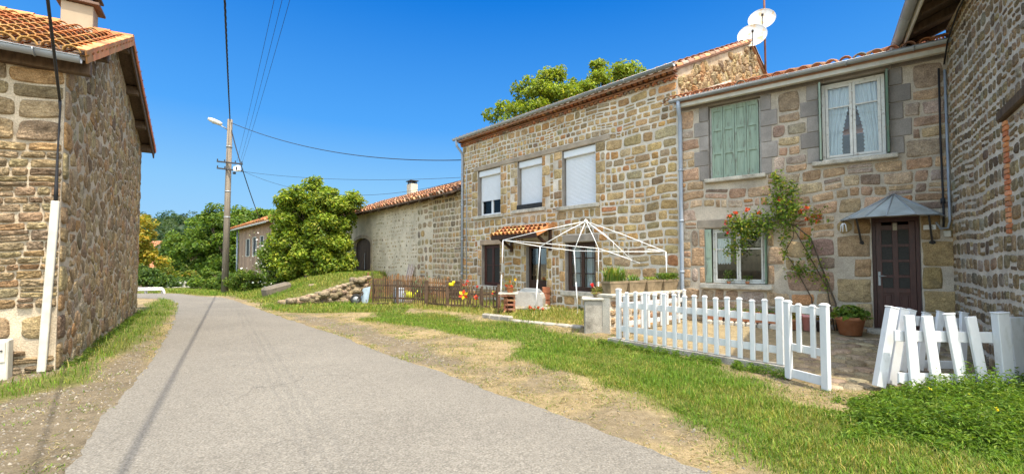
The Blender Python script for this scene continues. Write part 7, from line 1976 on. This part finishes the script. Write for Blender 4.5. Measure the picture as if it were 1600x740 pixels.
# loose chips of stone along the road and in the drive
x, y = scatter(160000, -9.5, 5, 2.9, 14); c = cover(x, y); k = nrg.random(len(x)) < np.clip(c[1]*.8+.16*(1-c[0])*(1-c[2]), 0, 1); x, y = x[k], y[k]; k = pdist(x, y, road_poly) < .03; x, y = x[k], y[k]
n = len(x); s = .005+.022*nrg.random(n)**3.5; z = hz(x, y)+np.where(y < 26, (fbm(x, y, .8, 5)-.5)*.07*sst((-pdist(x, y, road_poly)-.05)/.4), 0)-.008
d8 = np.array([[1, 0, 0], [0, 1, 0], [-1, 0, 0], [0, -1, 0], [0, 0, .8], [0, 0, -.6]]); dd = d8[None]*(.6+.8*nrg.random((n, 6, 1)))
V = np.c_[x, y, z][:, None, :]+dd*s[:, None, None]; f3 = np.array([[0, 1, 4], [1, 2, 4], [2, 3, 4], [3, 0, 4], [1, 0, 5], [2, 1, 5], [3, 2, 5], [0, 3, 5]])
Fq = (np.arange(n)[:, None, None]*6+f3[None]).reshape(-1, 3); T = np.repeat(np.array([.23, .20, .155])*(.40+.75*nrg.random((n, 1))), 6, axis=0)
tag(np_mesh('gravel', V.reshape(-1, 3), Fq, MT['tint'], T), kind='stuff')
# weeds in front of the loose panels and along the kerb
def weed_clump(cx, cy, r, h, n, pal, leaf=.06):
    q = nrg.normal(size=(n, 3)); q /= np.linalg.norm(q, axis=1, keepdims=True); q[:, 2] = np.abs(q[:, 2]); q *= nrg.random((n, 1))**.35
    C = np.array([cx, cy, gz(cx, cy)-.02])+q*np.array([r, r, h]); V, Fq, T = leaves(C, leaf, pick_tints(pal, n)*(.7+.45*q[:, 2:3]*0+.3*nrg.random((n, 1))), up=.6, aspect=.30, out=q*.9); return V, Fq, T
Vs, Fs, Ts = [], [], []; bo = [0]; rw = random.Random(121)
x, y = scatter(2600, 3.0, 8.2, 3.3, 6.4); d = pdist(x, y, weedp)+(fbm(x, y, .6, 77)-.5)*.7
for cx, cy, dd_ in zip(x, y, d):
    if dd_ < -.10 + .25*rw.random()**2: continue
    if cy > 5.36+.10*rw.random() and cx > 4.6: continue
    hh = (.12+.27*rw.random()**1.2)*min(1, .30+max(0, dd_)*1.5)*(1+.5*min(1, max(0, cx-4.7)))
    put(weed_clump(cx, cy, .07+.07*rw.random(), hh, 80, GREEN_WEED, .05))
for k in range(75):      # kerb foot weeds
    s = rw.random(); p = FP.at(FL*(s*1.15-.1), 0, .12+.18*rw.random()); put(weed_clump(p.x, p.y, .08, .10+.08*rw.random(), 55, GREEN_WEED, .05))
for k in range(420):      # scattered plants in the lawn
    p = (-1.5+rw.random()*7.5, 3.6+rw.random()*6)
    if cover(np.array([p[0]]), np.array([p[1]]))[0][0] > .6 and FP.O.dot(FP.n) is not None: put(weed_clump(*p, .05+.04*rw.random(), .05+.04*rw.random(), 26, GREEN_WEED, .042))
for k in range(70):      # foot of the barn gable and of the house walls
    p = LG.at(rw.random()*LGL, 0, .06+.12*rw.random()); put(weed_clump(p.x, p.y, .08, .08+.12*rw.random(), 40, GREEN_MID, .055))
for k in range(30):
    p = MAIN.at(rw.random()*ML, 0, .05+.08*rw.random()); put(weed_clump(p.x, p.y, .07, .07+.10*rw.random(), 34, GREEN_MID, .055))
tag(np_mesh('weeds', np.concatenate(Vs), np.concatenate(Fs), MT['leaf'], np.concatenate(Ts)), kind='stuff')
Vs, Fs, Ts = [], [], []; bo = [0]
x, y = scatter(900, 3.4, 7.2, 3.7, 6); k = (pdist(x, y, weedp) > .1) & (nrg.random(900) < .025); x, y = x[k], y[k]
for cx, cy in zip(x, y):
    q = nrg.normal(size=(9, 3))*.010; cl = (.75, .60, .03) if rw.random() < .75 else (.75, .72, .65)
    V, Fq, T = leaves(np.array([cx, cy, gz(cx, cy)+.22+.1*rw.random()])+q*.7, .019, np.tile(np.array(cl), (9, 1)), up=1.2, aspect=.9); put((V, Fq, T))
tag(np_mesh('wildflowers', np.concatenate(Vs), np.concatenate(Fs), MT['flower'], np.concatenate(Ts)), kind='stuff')
